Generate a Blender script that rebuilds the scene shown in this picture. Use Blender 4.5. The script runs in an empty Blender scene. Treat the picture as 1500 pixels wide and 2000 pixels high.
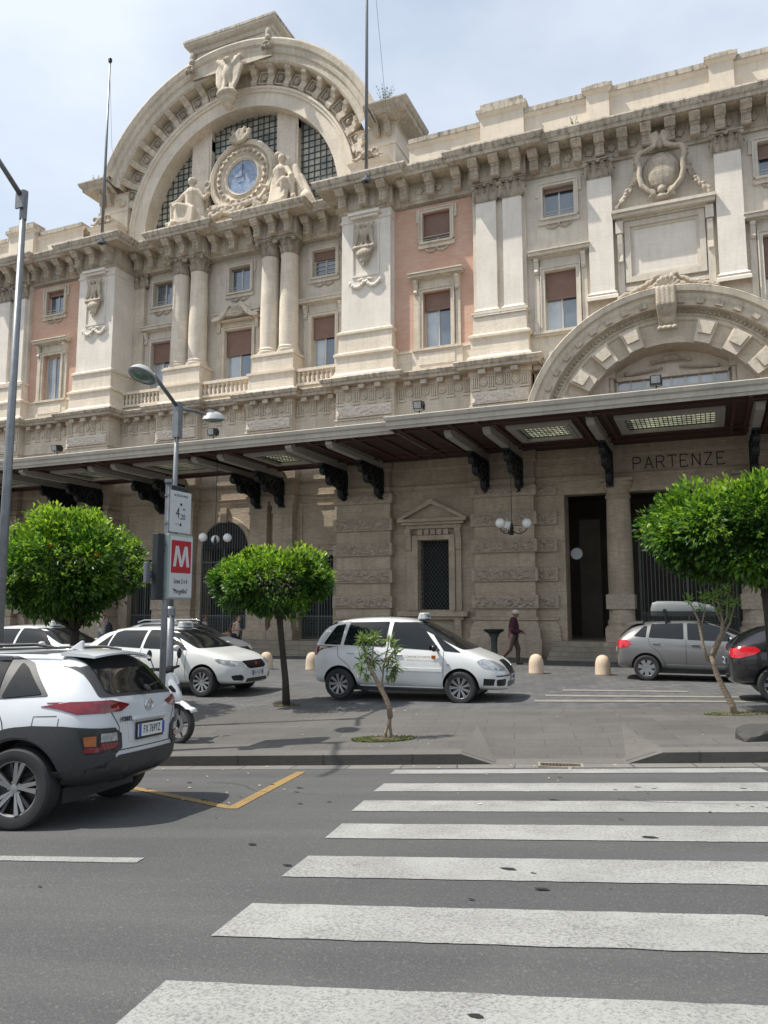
import bpy, bmesh, math, random
from mathutils import Vector, Matrix, noise
from mathutils.bvhtree import BVHTree
R = math.radians
PI = math.pi
random.seed(7)
scene = bpy.context.scene
COL = scene.collection

# ------------------------------------------------------------------ camera
cam_d = bpy.data.cameras.new('Camera')
cam = bpy.data.objects.new('Camera', cam_d)
COL.objects.link(cam)
scene.camera = cam
cam.location = (0, 0, 1.84)
cam.rotation_euler = (R(90 + 6.9), 0, R(22.94))
cam_d.sensor_fit = 'VERTICAL'
cam_d.sensor_height = 32.0
cam_d.sensor_width = 24.0
cam_d.lens = 24.0
cam_d.clip_end = 3000
cam_d.clip_start = 0.05

# ------------------------------------------------------------------ world and sun
SUN = Vector((0.533, 0.265, -1.0)).normalized()
elev = math.asin(-SUN.z)
az = math.atan2(-SUN.x, -SUN.y)            # direction towards the sun, clockwise from +Y
world = bpy.data.worlds.new('World')
scene.world = world
world.use_nodes = True
wn = world.node_tree.nodes
wl = world.node_tree.links
wn.clear()
wout = wn.new('ShaderNodeOutputWorld')
wbg = wn.new('ShaderNodeBackground')
sky = wn.new('ShaderNodeTexSky')
sky.sky_type = 'NISHITA'
sky.sun_disc = False
sky.sun_elevation = elev
sky.sun_rotation = az
sky.air_density = 1.2
sky.dust_density = 2.0
sky.ozone_density = 1.5
tc = wn.new('ShaderNodeTexCoord')
mp = wn.new('ShaderNodeMapping')
mp.inputs['Scale'].default_value = (1.0, 1.0, 2.2)
mp.inputs['Location'].default_value = (0.35, 0.1, 0.0)
wl.new(tc.outputs['Generated'], mp.inputs['Vector'])
cn = wn.new('ShaderNodeTexNoise')
cn.inputs['Scale'].default_value = 1.5
cn.inputs['Detail'].default_value = 6
cn.inputs['Roughness'].default_value = 0.5
wl.new(mp.outputs['Vector'], cn.inputs['Vector'])
cr = wn.new('ShaderNodeMapRange')
cr.inputs[1].default_value = 0.36
cr.inputs[2].default_value = 0.62
cr.inputs[3].default_value = 0.35
cr.inputs[4].default_value = 0.95
wl.new(cn.outputs['Fac'], cr.inputs[0])
cmix = wn.new('ShaderNodeMix')
cmix.data_type = 'RGBA'
wl.new(cr.outputs[0], cmix.inputs[0])
wl.new(sky.outputs['Color'], cmix.inputs[6])
cmix.inputs[7].default_value = (5.7, 6.2, 6.8, 1)
wl.new(cmix.outputs[2], wbg.inputs['Color'])
wbg.inputs['Strength'].default_value = 0.112
wl.new(wbg.outputs[0], wout.inputs[0])

sd = bpy.data.lights.new('Sun', 'SUN')
sd.energy = 4.0
sd.angle = R(0.6)
sd.color = (1.0, 0.95, 0.87)
sun = bpy.data.objects.new('Sun', sd)
COL.objects.link(sun)
sun.rotation_euler = SUN.to_track_quat('-Z', 'Y').to_euler()
sun.location = (-20, -10, 40)

scene.view_settings.view_transform = 'Standard'
scene.view_settings.look = 'None'
scene.view_settings.exposure = 0.5
scene.view_settings.gamma = 1.0
scene.render.resolution_x = 768
scene.render.resolution_y = 1024

# ------------------------------------------------------------------ materials
def _new(name):
    m = bpy.data.materials.new(name)
    m.use_nodes = True
    nt = m.node_tree
    return m, nt, nt.nodes['Principled BSDF']

def ramp(nt, fac, stops):
    r = nt.nodes.new('ShaderNodeValToRGB')
    e = r.color_ramp.elements
    while len(e) < len(stops):
        e.new(0.5)
    for i, (p, c) in enumerate(stops):
        e[i].position = p
        e[i].color = (c[0], c[1], c[2], 1)
    nt.links.new(fac, r.inputs[0])
    return r.outputs[0]

def pos(nt, scale=(1, 1, 1), rotz=0.0):
    g = nt.nodes.new('ShaderNodeNewGeometry')
    m = nt.nodes.new('ShaderNodeMapping')
    m.inputs['Scale'].default_value = scale
    m.inputs['Rotation'].default_value = (0, 0, rotz)
    nt.links.new(g.outputs['Position'], m.inputs['Vector'])
    return m.outputs[0]

def objco(nt, scale=(1, 1, 1)):
    g = nt.nodes.new('ShaderNodeTexCoord')
    m = nt.nodes.new('ShaderNodeMapping')
    m.inputs['Scale'].default_value = scale
    nt.links.new(g.outputs['Object'], m.inputs['Vector'])
    return m.outputs[0]

def noisef(nt, vec, scale, detail=4, rough=0.55):
    n = nt.nodes.new('ShaderNodeTexNoise')
    n.inputs['Scale'].default_value = scale
    n.inputs['Detail'].default_value = detail
    n.inputs['Roughness'].default_value = rough
    if vec is not None:
        nt.links.new(vec, n.inputs['Vector'])
    return n.outputs['Fac']

def mixc(nt, fac, a, b, mode='MIX'):
    m = nt.nodes.new('ShaderNodeMix')
    m.data_type = 'RGBA'
    m.blend_type = mode
    for s, v in ((0, fac), (6, a), (7, b)):
        if isinstance(v, (int, float)):
            m.inputs[s].default_value = v
        elif isinstance(v, tuple):
            m.inputs[s].default_value = (v[0], v[1], v[2], 1)
        else:
            nt.links.new(v, m.inputs[s])
    return m.outputs[2]

def bump(nt, bsdf, h, strength=0.3, dist=0.02, prev=None):
    b = nt.nodes.new('ShaderNodeBump')
    b.inputs['Strength'].default_value = strength
    b.inputs['Distance'].default_value = dist
    nt.links.new(h, b.inputs['Height'])
    if prev is not None:
        nt.links.new(prev, b.inputs['Normal'])
    nt.links.new(b.outputs[0], bsdf.inputs['Normal'])
    return b.outputs[0]

def sc(c, k):
    return tuple(min(1.0, x * k) for x in c)

def stone(name, c, var=0.18, band=0.0, dirt=0.0, dirtcol=(0.08, 0.075, 0.06), bmp=0.25, rough=0.85, fine=18, block=0.0):
    """Weathered stone: broad tone patches, horizontal travertine bands, grime streaks."""
    m, nt, b = _new(name)
    p = pos(nt)
    n1 = noisef(nt, p, 0.9, 5)
    col = ramp(nt, n1, [(0.3, sc(c, 1 - var)), (0.7, sc(c, 1 + var * .6))])
    n2 = noisef(nt, pos(nt, (1.5, 1.5, 9)), 3.0, 6, 0.65)
    if band:
        col = mixc(nt, ramp(nt, n2, [(0.42, (0, 0, 0)), (0.62, (band,) * 3)]), col, sc((c[0], c[1] * .93, c[2] * .85), 0.62))
    if dirt:
        n3 = noisef(nt, pos(nt, (5, 5, 0.7)), 1.2, 6, 0.7)
        col = mixc(nt, ramp(nt, n3, [(0.46, (0, 0, 0)), (0.70, (dirt,) * 3)]), col, dirtcol)
    if block:       # courses of slightly different stones with fine joints
        g = nt.nodes.new('ShaderNodeNewGeometry'); sx = nt.nodes.new('ShaderNodeSeparateXYZ'); cx = nt.nodes.new('ShaderNodeCombineXYZ')
        nt.links.new(g.outputs['Position'], sx.inputs[0])
        ad = nt.nodes.new('ShaderNodeMath'); nt.links.new(sx.outputs[0], ad.inputs[0]); nt.links.new(sx.outputs[1], ad.inputs[1])
        nt.links.new(ad.outputs[0], cx.inputs[0]); nt.links.new(sx.outputs[2], cx.inputs[1])
        t = nt.nodes.new('ShaderNodeTexBrick')
        t.inputs['Scale'].default_value = 1; t.inputs['Brick Width'].default_value = 1.15; t.inputs['Row Height'].default_value = .46
        t.inputs['Mortar Size'].default_value = .006; t.inputs['Bias'].default_value = 0
        t.inputs['Color1'].default_value = (1, 1, 1, 1); t.inputs['Color2'].default_value = (1 - block, 1 - block, 1 - block * 1.15, 1)
        t.inputs['Mortar'].default_value = (1 - block * 2.2,) * 3 + (1,)
        nt.links.new(cx.outputs[0], t.inputs['Vector'])
        col = mixc(nt, 1.0, col, t.outputs['Color'], 'MULTIPLY')
    nt.links.new(col, b.inputs['Base Color'])
    b.inputs['Roughness'].default_value = rough
    nf = noisef(nt, p, fine, 6, 0.65)
    q = bump(nt, b, nf, bmp, 0.012 if bmp < .8 else .035)
    if band:
        bump(nt, b, n2, bmp * 1.2, 0.03, q)
    return m

M = {}
M['stone'] = stone('warm_stone', (0.73, 0.645, 0.52), 0.16, 0.3, 0.36, (0.26, 0.22, 0.165), block=.09)
M['stone_grey'] = stone('grey_plaster', (0.70, 0.635, 0.535), 0.12, 0.15, 0.34, (0.33, 0.29, 0.235), block=.06)
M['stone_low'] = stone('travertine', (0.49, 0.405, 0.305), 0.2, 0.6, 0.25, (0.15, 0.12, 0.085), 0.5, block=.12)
M['white'] = stone('white_plaster', (0.81, 0.745, 0.655), 0.10, 0.14, 0.28, (0.50, 0.45, 0.38), 0.2, block=.03)
M['cream'] = stone('cream_stone', (0.80, 0.71, 0.585), 0.12, 0.3, 0.3, (0.40, 0.33, 0.25), 0.25, block=.07)
M['attic'] = stone('attic_plaster', (0.74, 0.65, 0.53), 0.12, 0.1, 0.32, (0.42, 0.36, 0.29), 0.2)
M['cornice'] = stone('cornice_stone', (0.58, 0.505, 0.40), 0.25, 0.3, 0.6, (0.15, 0.125, 0.095), 0.4)
M['coping'] = stone('coping_stone', (0.58, 0.51, 0.41), 0.25, 0.1, 0.95, (0.11, 0.095, 0.075), 0.35)
M['carved'] = stone('carved_stone', (0.53, 0.455, 0.355), 0.3, 0.0, 0.55, (0.15, 0.12, 0.09), 1.0, fine=16)
M['statue'] = stone('statue_stone', (0.68, 0.59, 0.465), 0.25, 0.0, 0.45, (0.26, 0.21, 0.15), 0.9, fine=14)

def rock_relief(name, c):
    m, nt, b = _new(name)
    p = pos(nt, (1, 1, 1.6))
    v = nt.nodes.new('ShaderNodeTexVoronoi')
    v.inputs['Scale'].default_value = 9
    nt.links.new(p, v.inputs['Vector'])
    n = noisef(nt, p, 7, 8, 0.75)
    col = ramp(nt, n, [(0.36, sc(c, 0.75)), (0.58, c)])  # hollows darkened with the bump height, crevice shade put into the colour
    nt.links.new(col, b.inputs['Base Color'])
    b.inputs['Roughness'].default_value = 0.9
    q = bump(nt, b, n, 0.7, 0.05)
    bump(nt, b, v.outputs['Distance'], 0.4, 0.03, q)
    return m
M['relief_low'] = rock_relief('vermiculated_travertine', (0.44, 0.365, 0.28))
M['relief_up'] = rock_relief('vermiculated_stone', (0.75, 0.67, 0.56))

def brickmat():
    m, nt, b = _new('brick')
    g = nt.nodes.new('ShaderNodeNewGeometry')
    sx = nt.nodes.new('ShaderNodeSeparateXYZ')
    cx = nt.nodes.new('ShaderNodeCombineXYZ')
    nt.links.new(g.outputs['Position'], sx.inputs[0])
    nt.links.new(sx.outputs[0], cx.inputs[0])
    nt.links.new(sx.outputs[2], cx.inputs[1])
    t = nt.nodes.new('ShaderNodeTexBrick')
    t.inputs['Scale'].default_value = 1.0
    t.inputs['Brick Width'].default_value = 0.26
    t.inputs['Row Height'].default_value = 0.075
    t.inputs['Mortar Size'].default_value = 0.006
    t.inputs['Color1'].default_value = (0.57, 0.345, 0.25, 1)
    t.inputs['Color2'].default_value = (0.63, 0.41, 0.31, 1)
    t.inputs['Mortar'].default_value = (0.56, 0.44, 0.35, 1)
    nt.links.new(cx.outputs[0], t.inputs['Vector'])
    n = noisef(nt, pos(nt), 1.3, 5, 0.6)
    col = mixc(nt, ramp(nt, n, [(0.35, (0, 0, 0)), (0.7, (0.55,) * 3)]), t.outputs['Color'], (0.52, 0.30, 0.20))
    nt.links.new(col, b.inputs['Base Color'])
    b.inputs['Roughness'].default_value = 0.9
    bump(nt, b, t.outputs['Fac'], -0.3, 0.01)
    return m
M['brick'] = brickmat()

def simple(name, c, rough=0.6, metal=0.0, var=0.0, nscale=6, coat=0.0, bmp=0.0, spec=0.5, alpha=None, trans=0.0, local=True):
    m, nt, b = _new(name)
    if var:
        n = noisef(nt, objco(nt) if local else pos(nt), nscale, 5, 0.6)
        nt.links.new(ramp(nt, n, [(0.3, sc(c, 1 - var)), (0.7, sc(c, 1 + var))]), b.inputs['Base Color'])
        if bmp:
            bump(nt, b, n, bmp, 0.01)
    else:
        b.inputs['Base Color'].default_value = (c[0], c[1], c[2], 1)
    b.inputs['Roughness'].default_value = rough
    b.inputs['Metallic'].default_value = metal
    b.inputs['Coat Weight'].default_value = coat
    b.inputs['Specular IOR Level'].default_value = spec
    if coat:
        b.inputs['Coat Roughness'].default_value = 0.04
    b.inputs['Transmission Weight'].default_value = trans
    return m

M['shutter'] = simple('brown_shutter', (0.25, 0.15, 0.112), 0.6, var=0.12, nscale=3)
M['frame'] = simple('window_frame_paint', (0.58, 0.56, 0.50), 0.5, var=0.06)
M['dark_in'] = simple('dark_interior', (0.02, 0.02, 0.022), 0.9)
M['curtain'] = simple('curtain', (0.42, 0.44, 0.45), 0.9, var=0.2, nscale=8)
def glassy(name, c, rough=0.06, spec=1.0):
    m, nt, b = _new(name)
    n = noisef(nt, pos(nt), 1.2, 3)
    nt.links.new(ramp(nt, n, [(0.3, sc(c, .7)), (0.7, sc(c, 1.2))]), b.inputs['Base Color'])
    b.inputs['Roughness'].default_value = rough
    b.inputs['Specular IOR Level'].default_value = spec
    b.inputs['Coat Weight'].default_value = 1.0
    b.inputs['Coat Roughness'].default_value = 0.03
    b.inputs['Coat IOR'].default_value = 1.7
    bump(nt, b, noisef(nt, pos(nt), 2.5, 2), 0.04, 0.02)
    return m
M['pane'] = glassy('window_pane', (0.10, 0.13, 0.16))
M['pane_light'] = glassy('curtained_pane', (0.40, 0.44, 0.46))
M['lead_glass'] = None
def tympanum():
    m, nt, b = _new('leaded_glass')
    n = noisef(nt, pos(nt, (1.6, 1.6, 1.6)), 1.0, 3)
    nt.links.new(ramp(nt, n, [(0.35, (0.20, 0.22, 0.205)), (0.5, (0.36, 0.36, 0.30)), (0.65, (0.55, 0.52, 0.41))]), b.inputs['Base Color'])
    b.inputs['Roughness'].default_value = 0.28
    return m
M['lead_glass'] = tympanum()
M['lead'] = simple('lead_bars', (0.05, 0.052, 0.055), 0.6)
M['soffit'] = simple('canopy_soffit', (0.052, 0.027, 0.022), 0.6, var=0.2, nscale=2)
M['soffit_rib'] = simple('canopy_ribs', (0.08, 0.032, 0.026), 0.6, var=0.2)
M['beam'] = simple('beam_plaster', (0.36, 0.335, 0.29), 0.8, var=0.1)
M['fascia'] = stone('canopy_fascia', (0.48, 0.44, 0.37), 0.12, 0.1, 0.3, (0.2, 0.17, 0.13), 0.2)
M['iron'] = simple('dark_iron', (0.018, 0.022, 0.024), 0.45, metal=0.3, var=0.3)
M['gate'] = simple('gate_iron', (0.09, 0.10, 0.095), 0.55, metal=0.3)
M['galv'] = simple('galvanised_steel', (0.20, 0.21, 0.22), 0.45, metal=0.6, var=0.15, nscale=9)
M['lamp_grey'] = simple('lamp_housing', (0.40, 0.41, 0.41), 0.5, var=0.08)
M['lamp_glass'] = simple('lamp_lens', (0.13, 0.19, 0.18), 0.12, spec=0.9, var=0.3, nscale=10)
M['globe'] = simple('opal_globe', (0.78, 0.77, 0.73), 0.25)
M['asphalt'] = None

def asphalt():
    m, nt, b = _new('asphalt')
    p = pos(nt)
    n1 = noisef(nt, p, 0.45, 5, 0.6)
    col = ramp(nt, n1, [(0.3, (0.056, 0.0565, 0.057)), (0.7, (0.078, 0.078, 0.0775))])
    vr = nt.nodes.new('ShaderNodeVectorRotate'); vr.rotation_type = 'Z_AXIS'; vr.inputs['Angle'].default_value = R(-13.4)
    nt.links.new(p, vr.inputs['Vector'])
    mpp = nt.nodes.new('ShaderNodeMapping'); mpp.inputs['Scale'].default_value = (.12, 1.1, 1); nt.links.new(vr.outputs[0], mpp.inputs['Vector'])
    trk = noisef(nt, mpp.outputs[0], 1.4, 4, .6)        # tyre-polished tracks along the street
    col = mixc(nt, ramp(nt, trk, [(.42, (0, 0, 0)), (.66, (.55,) * 3)]), col, (0.100, 0.099, 0.098))
    pt = noisef(nt, p, .8, 2, .4)                       # oily patches
    col = mixc(nt, ramp(nt, pt, [(.62, (0, 0, 0)), (.72, (.4,) * 3)]), col, (0.045, 0.045, 0.047))
    v = nt.nodes.new('ShaderNodeTexVoronoi')
    v.inputs['Scale'].default_value = 75
    nt.links.new(p, v.inputs['Vector'])
    n2 = noisef(nt, p, 48, 4, 0.8)
    col = mixc(nt, ramp(nt, n2, [(0.54, (0, 0, 0)), (0.70, (0.5,) * 3)]), col, (0.21, 0.205, 0.195))
    col = mixc(nt, ramp(nt, v.outputs['Distance'], [(0.1, (0.7,) * 3), (0.30, (0, 0, 0))]), col, (0.03, 0.03, 0.032))
    nt.links.new(col, b.inputs['Base Color'])
    b.inputs['Roughness'].default_value = 0.88
    q = bump(nt, b, n2, 0.6, 0.006)
    bump(nt, b, v.outputs['Distance'], 0.5, 0.006, q)
    return m
M['asphalt'] = asphalt()

def paint(name, c, wear=0.5, under=(0.11, 0.108, 0.104)):
    m, nt, b = _new(name)
    p = pos(nt)
    n1 = noisef(nt, p, 55, 6, 0.85)
    n0 = noisef(nt, p, 1.8, 4, 0.6)
    mth = nt.nodes.new('ShaderNodeMath')
    mth.operation = 'MULTIPLY_ADD'
    nt.links.new(n0, mth.inputs[0])
    mth.inputs[1].default_value = 0.22
    nt.links.new(n1, mth.inputs[2])
    f = ramp(nt, mth.outputs[0], [(0.57 + (1 - wear) * .08, (0, 0, 0)), (0.74 + (1 - wear) * .08, (.9,) * 3)])
    n3 = noisef(nt, p, 2.2, 4)
    cc = ramp(nt, n3, [(0.3, sc(c, 0.78)), (0.7, c)])
    nt.links.new(mixc(nt, f, cc, under), b.inputs['Base Color'])
    b.inputs['Roughness'].default_value = 0.75
    bump(nt, b, n1, 0.4, 0.005)
    return m
M['paint'] = paint('road_paint', (0.345, 0.345, 0.33), 0.95)
M['paint_old'] = paint('worn_paint', (0.30, 0.285, 0.25), 1.5, (0.13, 0.127, 0.12))
M['yellow'] = paint('yellow_paint', (0.33, 0.20, 0.045), 1.1)

def slabs(name, c1, c2, mortar, bw, bh, ms, rot=13.4, offs=0.5, stain=0.3):
    m, nt, b = _new(name)
    p = pos(nt, (1, 1, 1), 0)
    vr = nt.nodes.new('ShaderNodeVectorRotate')
    vr.rotation_type = 'Z_AXIS'
    vr.inputs['Angle'].default_value = R(-rot)
    nt.links.new(p, vr.inputs['Vector'])
    wob = nt.nodes.new('ShaderNodeTexNoise')
    wob.inputs['Scale'].default_value = 1.3
    nt.links.new(vr.outputs[0], wob.inputs['Vector'])
    addv = nt.nodes.new('ShaderNodeVectorMath')
    addv.operation = 'MULTIPLY_ADD'
    nt.links.new(wob.outputs['Color'], addv.inputs[0])
    addv.inputs[1].default_value = (0.07, 0.07, 0)
    nt.links.new(vr.outputs[0], addv.inputs[2])
    t = nt.nodes.new('ShaderNodeTexBrick')
    t.offset = offs
    t.inputs['Scale'].default_value = 1
    t.inputs['Brick Width'].default_value = bw
    t.inputs['Row Height'].default_value = bh
    t.inputs['Mortar Size'].default_value = ms
    t.inputs['Mortar Smooth'].default_value = 0.3
    t.inputs['Color1'].default_value = (*c1, 1)
    t.inputs['Color2'].default_value = (*c2, 1)
    t.inputs['Mortar'].default_value = (*mortar, 1)
    nt.links.new(addv.outputs[0], t.inputs['Vector'])
    n = noisef(nt, p, 0.7, 6, 0.65)
    col = mixc(nt, ramp(nt, n, [(0.38, (stain,) * 3), (0.62, (0, 0, 0))]), t.outputs['Color'], sc(mortar, 1.1))
    n2 = noisef(nt, p, 26, 5, 0.7)
    col = mixc(nt, 0.35, col, ramp(nt, n2, [(0.3, (0.25,) * 3), (0.7, (0.78,) * 3)]), 'OVERLAY')
    nt.links.new(col, b.inputs['Base Color'])
    b.inputs['Roughness'].default_value = 0.7
    q = bump(nt, b, t.outputs['Fac'], -0.4, 0.012)
    bump(nt, b, n2, 0.35, 0.008, q)
    return m
M['slab'] = slabs('lava_slabs', (0.098, 0.094, 0.088), (0.122, 0.116, 0.107), (0.058, 0.056, 0.052), 0.85, 0.42, 0.007, stain=0.45)
M['cobble'] = slabs('lava_cobbles', (0.090, 0.091, 0.091), (0.135, 0.135, 0.133), (0.045, 0.045, 0.045), 0.34, 0.17, 0.012, rot=58, stain=0.35)
M['gutter'] = slabs('gutter_stones', (0.15, 0.145, 0.135), (0.20, 0.19, 0.17), (0.06, 0.06, 0.058), 0.7, 0.36, 0.012)
M['capital'] = stone('weathered_capital', (0.46, 0.39, 0.30), 0.3, 0.0, 0.8, (0.10, 0.08, 0.06), 0.9, fine=22)
M['kerbface'] = stone('dark_kerb_stone', (0.055, 0.053, 0.049), 0.25, 0.0, 0.3, (0.03, 0.028, 0.025), 0.5)
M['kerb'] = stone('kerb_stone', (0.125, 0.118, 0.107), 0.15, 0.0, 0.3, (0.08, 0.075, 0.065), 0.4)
M['step'] = stone('step_stone', (0.33, 0.285, 0.225), 0.2, 0.3, 0.35, (0.10, 0.085, 0.06), 0.3)
M['bollard'] = stone('bollard_stone', (0.56, 0.44, 0.32), 0.15, 0.0, 0.2, (0.3, 0.24, 0.18), 0.3, fine=40)
M['tyre'] = simple('tyre_rubber', (0.022, 0.022, 0.023), 0.75, var=0.2)
M['rim'] = simple('alloy', (0.34, 0.345, 0.35), 0.35, metal=0.85)
M['rim_dark'] = simple('dark_alloy', (0.05, 0.052, 0.055), 0.35, metal=0.6)
M['plastic'] = simple('black_plastic', (0.032, 0.033, 0.035), 0.55, var=0.15, nscale=30)
M['trim'] = simple('gloss_black_trim', (0.012, 0.012, 0.013), 0.25)
M['seam'] = simple('seam', (0.03, 0.03, 0.032), 0.8)
M['carglass'] = simple('car_glass', (0.010, 0.012, 0.013), 0.04, spec=.45)
M['red_lamp'] = simple('red_lamp', (0.17, 0.006, 0.012), 0.12, coat=0.8, var=0.35, nscale=14)
M['red_lit'] = simple('bright_red_lamp', (0.48, 0.015, 0.025), 0.12, coat=0.8, var=0.25, nscale=14)
M['amber'] = simple('amber_lamp', (0.32, 0.09, 0.015), 0.15, coat=0.8)
M['clear_lamp'] = simple('clear_lamp', (0.42, 0.44, 0.45), 0.1, metal=0.5, var=0.35, nscale=18)
M['chrome'] = simple('chrome', (0.7, 0.71, 0.72), 0.12, metal=1.0)
M['platew'] = simple('plate_white', (0.62, 0.63, 0.62), 0.4)
M['blue'] = simple('plate_blue', (0.015, 0.06, 0.32), 0.4)
M['blacktext'] = simple('black_lettering', (0.015, 0.015, 0.016), 0.6)
M['redsign'] = simple('sign_red', (0.36, 0.006, 0.012), 0.4)
M['signwhite'] = simple('sign_white', (0.50, 0.52, 0.53), 0.45, var=0.05)
M['signframe'] = simple('sign_frame', (0.28, 0.34, 0.32), 0.5)
M['signback'] = simple('sign_back', (0.012, 0.016, 0.018), 0.5)
def carpaint(name, c, metal=0.0, rough=0.3):
    m, nt, b = _new(name)
    n = noisef(nt, objco(nt), 2.5, 5)
    nt.links.new(ramp(nt, n, [(0.3, sc(c, .93)), (0.7, sc(c, 1.03))]), b.inputs['Base Color'])
    b.inputs['Metallic'].default_value = metal
    b.inputs['Roughness'].default_value = rough
    b.inputs['Coat Weight'].default_value = 0.8
    b.inputs['Coat Roughness'].default_value = 0.06
    return m
M['car_white'] = carpaint('white_car_paint', (0.66, 0.67, 0.66))
M['car_pearl'] = carpaint('pearl_white_paint', (0.56, 0.585, 0.61))
M['car_grey'] = carpaint('grey_metallic_paint', (0.20, 0.20, 0.195), 0.55, 0.34)
M['car_black'] = carpaint('black_car_paint', (0.018, 0.018, 0.022), 0.2, 0.25)
M['car_silver'] = carpaint('silver_paint', (0.30, 0.33, 0.35), 0.5, 0.35)
M['bark'] = stone('bark', (0.045, 0.035, 0.026), 0.35, 0.0, 0.4, (0.015, 0.012, 0.01), 0.8, fine=25)
M['bark_light'] = stone('pale_bark', (0.33, 0.26, 0.185), 0.35, 0.3, 0.4, (0.08, 0.06, 0.04), 0.8, fine=40)
M['soil'] = simple('soil', (0.09, 0.065, 0.045), 0.95, var=0.4, nscale=20, bmp=0.8)
M['grass'] = simple('grass_blades', (0.13, 0.155, 0.05), 0.8, var=0.4, nscale=10)
def leafmat(name, cols, rough=0.4, t=0.35):
    m, nt, b = _new(name)
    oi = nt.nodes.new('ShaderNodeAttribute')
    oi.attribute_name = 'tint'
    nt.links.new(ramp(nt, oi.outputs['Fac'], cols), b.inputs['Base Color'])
    b.inputs['Roughness'].default_value = rough
    b.inputs['Specular IOR Level'].default_value = 0.4
    tr = nt.nodes.new('ShaderNodeBsdfTranslucent')
    nt.links.new(ramp(nt, oi.outputs['Fac'], [(p, (min(1, c[0] * 1.6), min(1, c[1] * 1.7), c[2] * 1.1)) for p, c in cols]), tr.inputs['Color'])
    mx = nt.nodes.new('ShaderNodeMixShader')
    mx.inputs[0].default_value = t
    nt.links.new(b.outputs[0], mx.inputs[1])
    nt.links.new(tr.outputs[0], mx.inputs[2])
    out = [n for n in nt.nodes if n.type == 'OUTPUT_MATERIAL'][0]
    nt.links.new(mx.outputs[0], out.inputs[0])
    return m
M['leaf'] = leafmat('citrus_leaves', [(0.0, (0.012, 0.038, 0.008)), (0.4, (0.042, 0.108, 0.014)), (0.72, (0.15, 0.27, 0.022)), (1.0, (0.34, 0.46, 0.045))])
M['leaf_oleander'] = leafmat('oleander_leaves', [(0.0, (0.07, 0.11, 0.04)), (0.5, (0.12, 0.18, 0.06)), (1.0, (0.24, 0.32, 0.10))])
M['leaf_young'] = leafmat('young_leaves', [(0.0, (0.08, 0.15, 0.03)), (0.5, (0.15, 0.27, 0.05)), (1.0, (0.28, 0.42, 0.09))])
M['skin'] = simple('skin', (0.42, 0.23, 0.16), 0.6)
M['skin_dark'] = simple('darker_skin', (0.20, 0.11, 0.075), 0.6)
M['hair'] = simple('hair', (0.025, 0.016, 0.012), 0.7)
M['hair_red'] = simple('reddish_hair', (0.08, 0.022, 0.02), 0.7)
def cloth(name, c):
    return simple(name, c, 0.9, var=0.12, nscale=20, bmp=0.3)
M['cl_beige'] = cloth('beige_cloth', (0.50, 0.46, 0.41))
M['cl_grey'] = cloth('grey_cloth', (0.30, 0.27, 0.27))
M['cl_blue'] = cloth('jeans_cloth', (0.15, 0.19, 0.27))
M['cl_navy'] = cloth('navy_cloth', (0.015, 0.018, 0.03))
M['cl_maroon'] = cloth('maroon_cloth', (0.045, 0.010, 0.018))
M['cl_brown'] = cloth('brown_cloth', (0.065, 0.042, 0.036))
M['cl_cream'] = cloth('cream_cloth', (0.52, 0.45, 0.37))
M['cl_tan'] = cloth('tan_bag', (0.25, 0.15, 0.08))
M['shoe'] = simple('shoe_leather', (0.05, 0.028, 0.022), 0.5)

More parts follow.
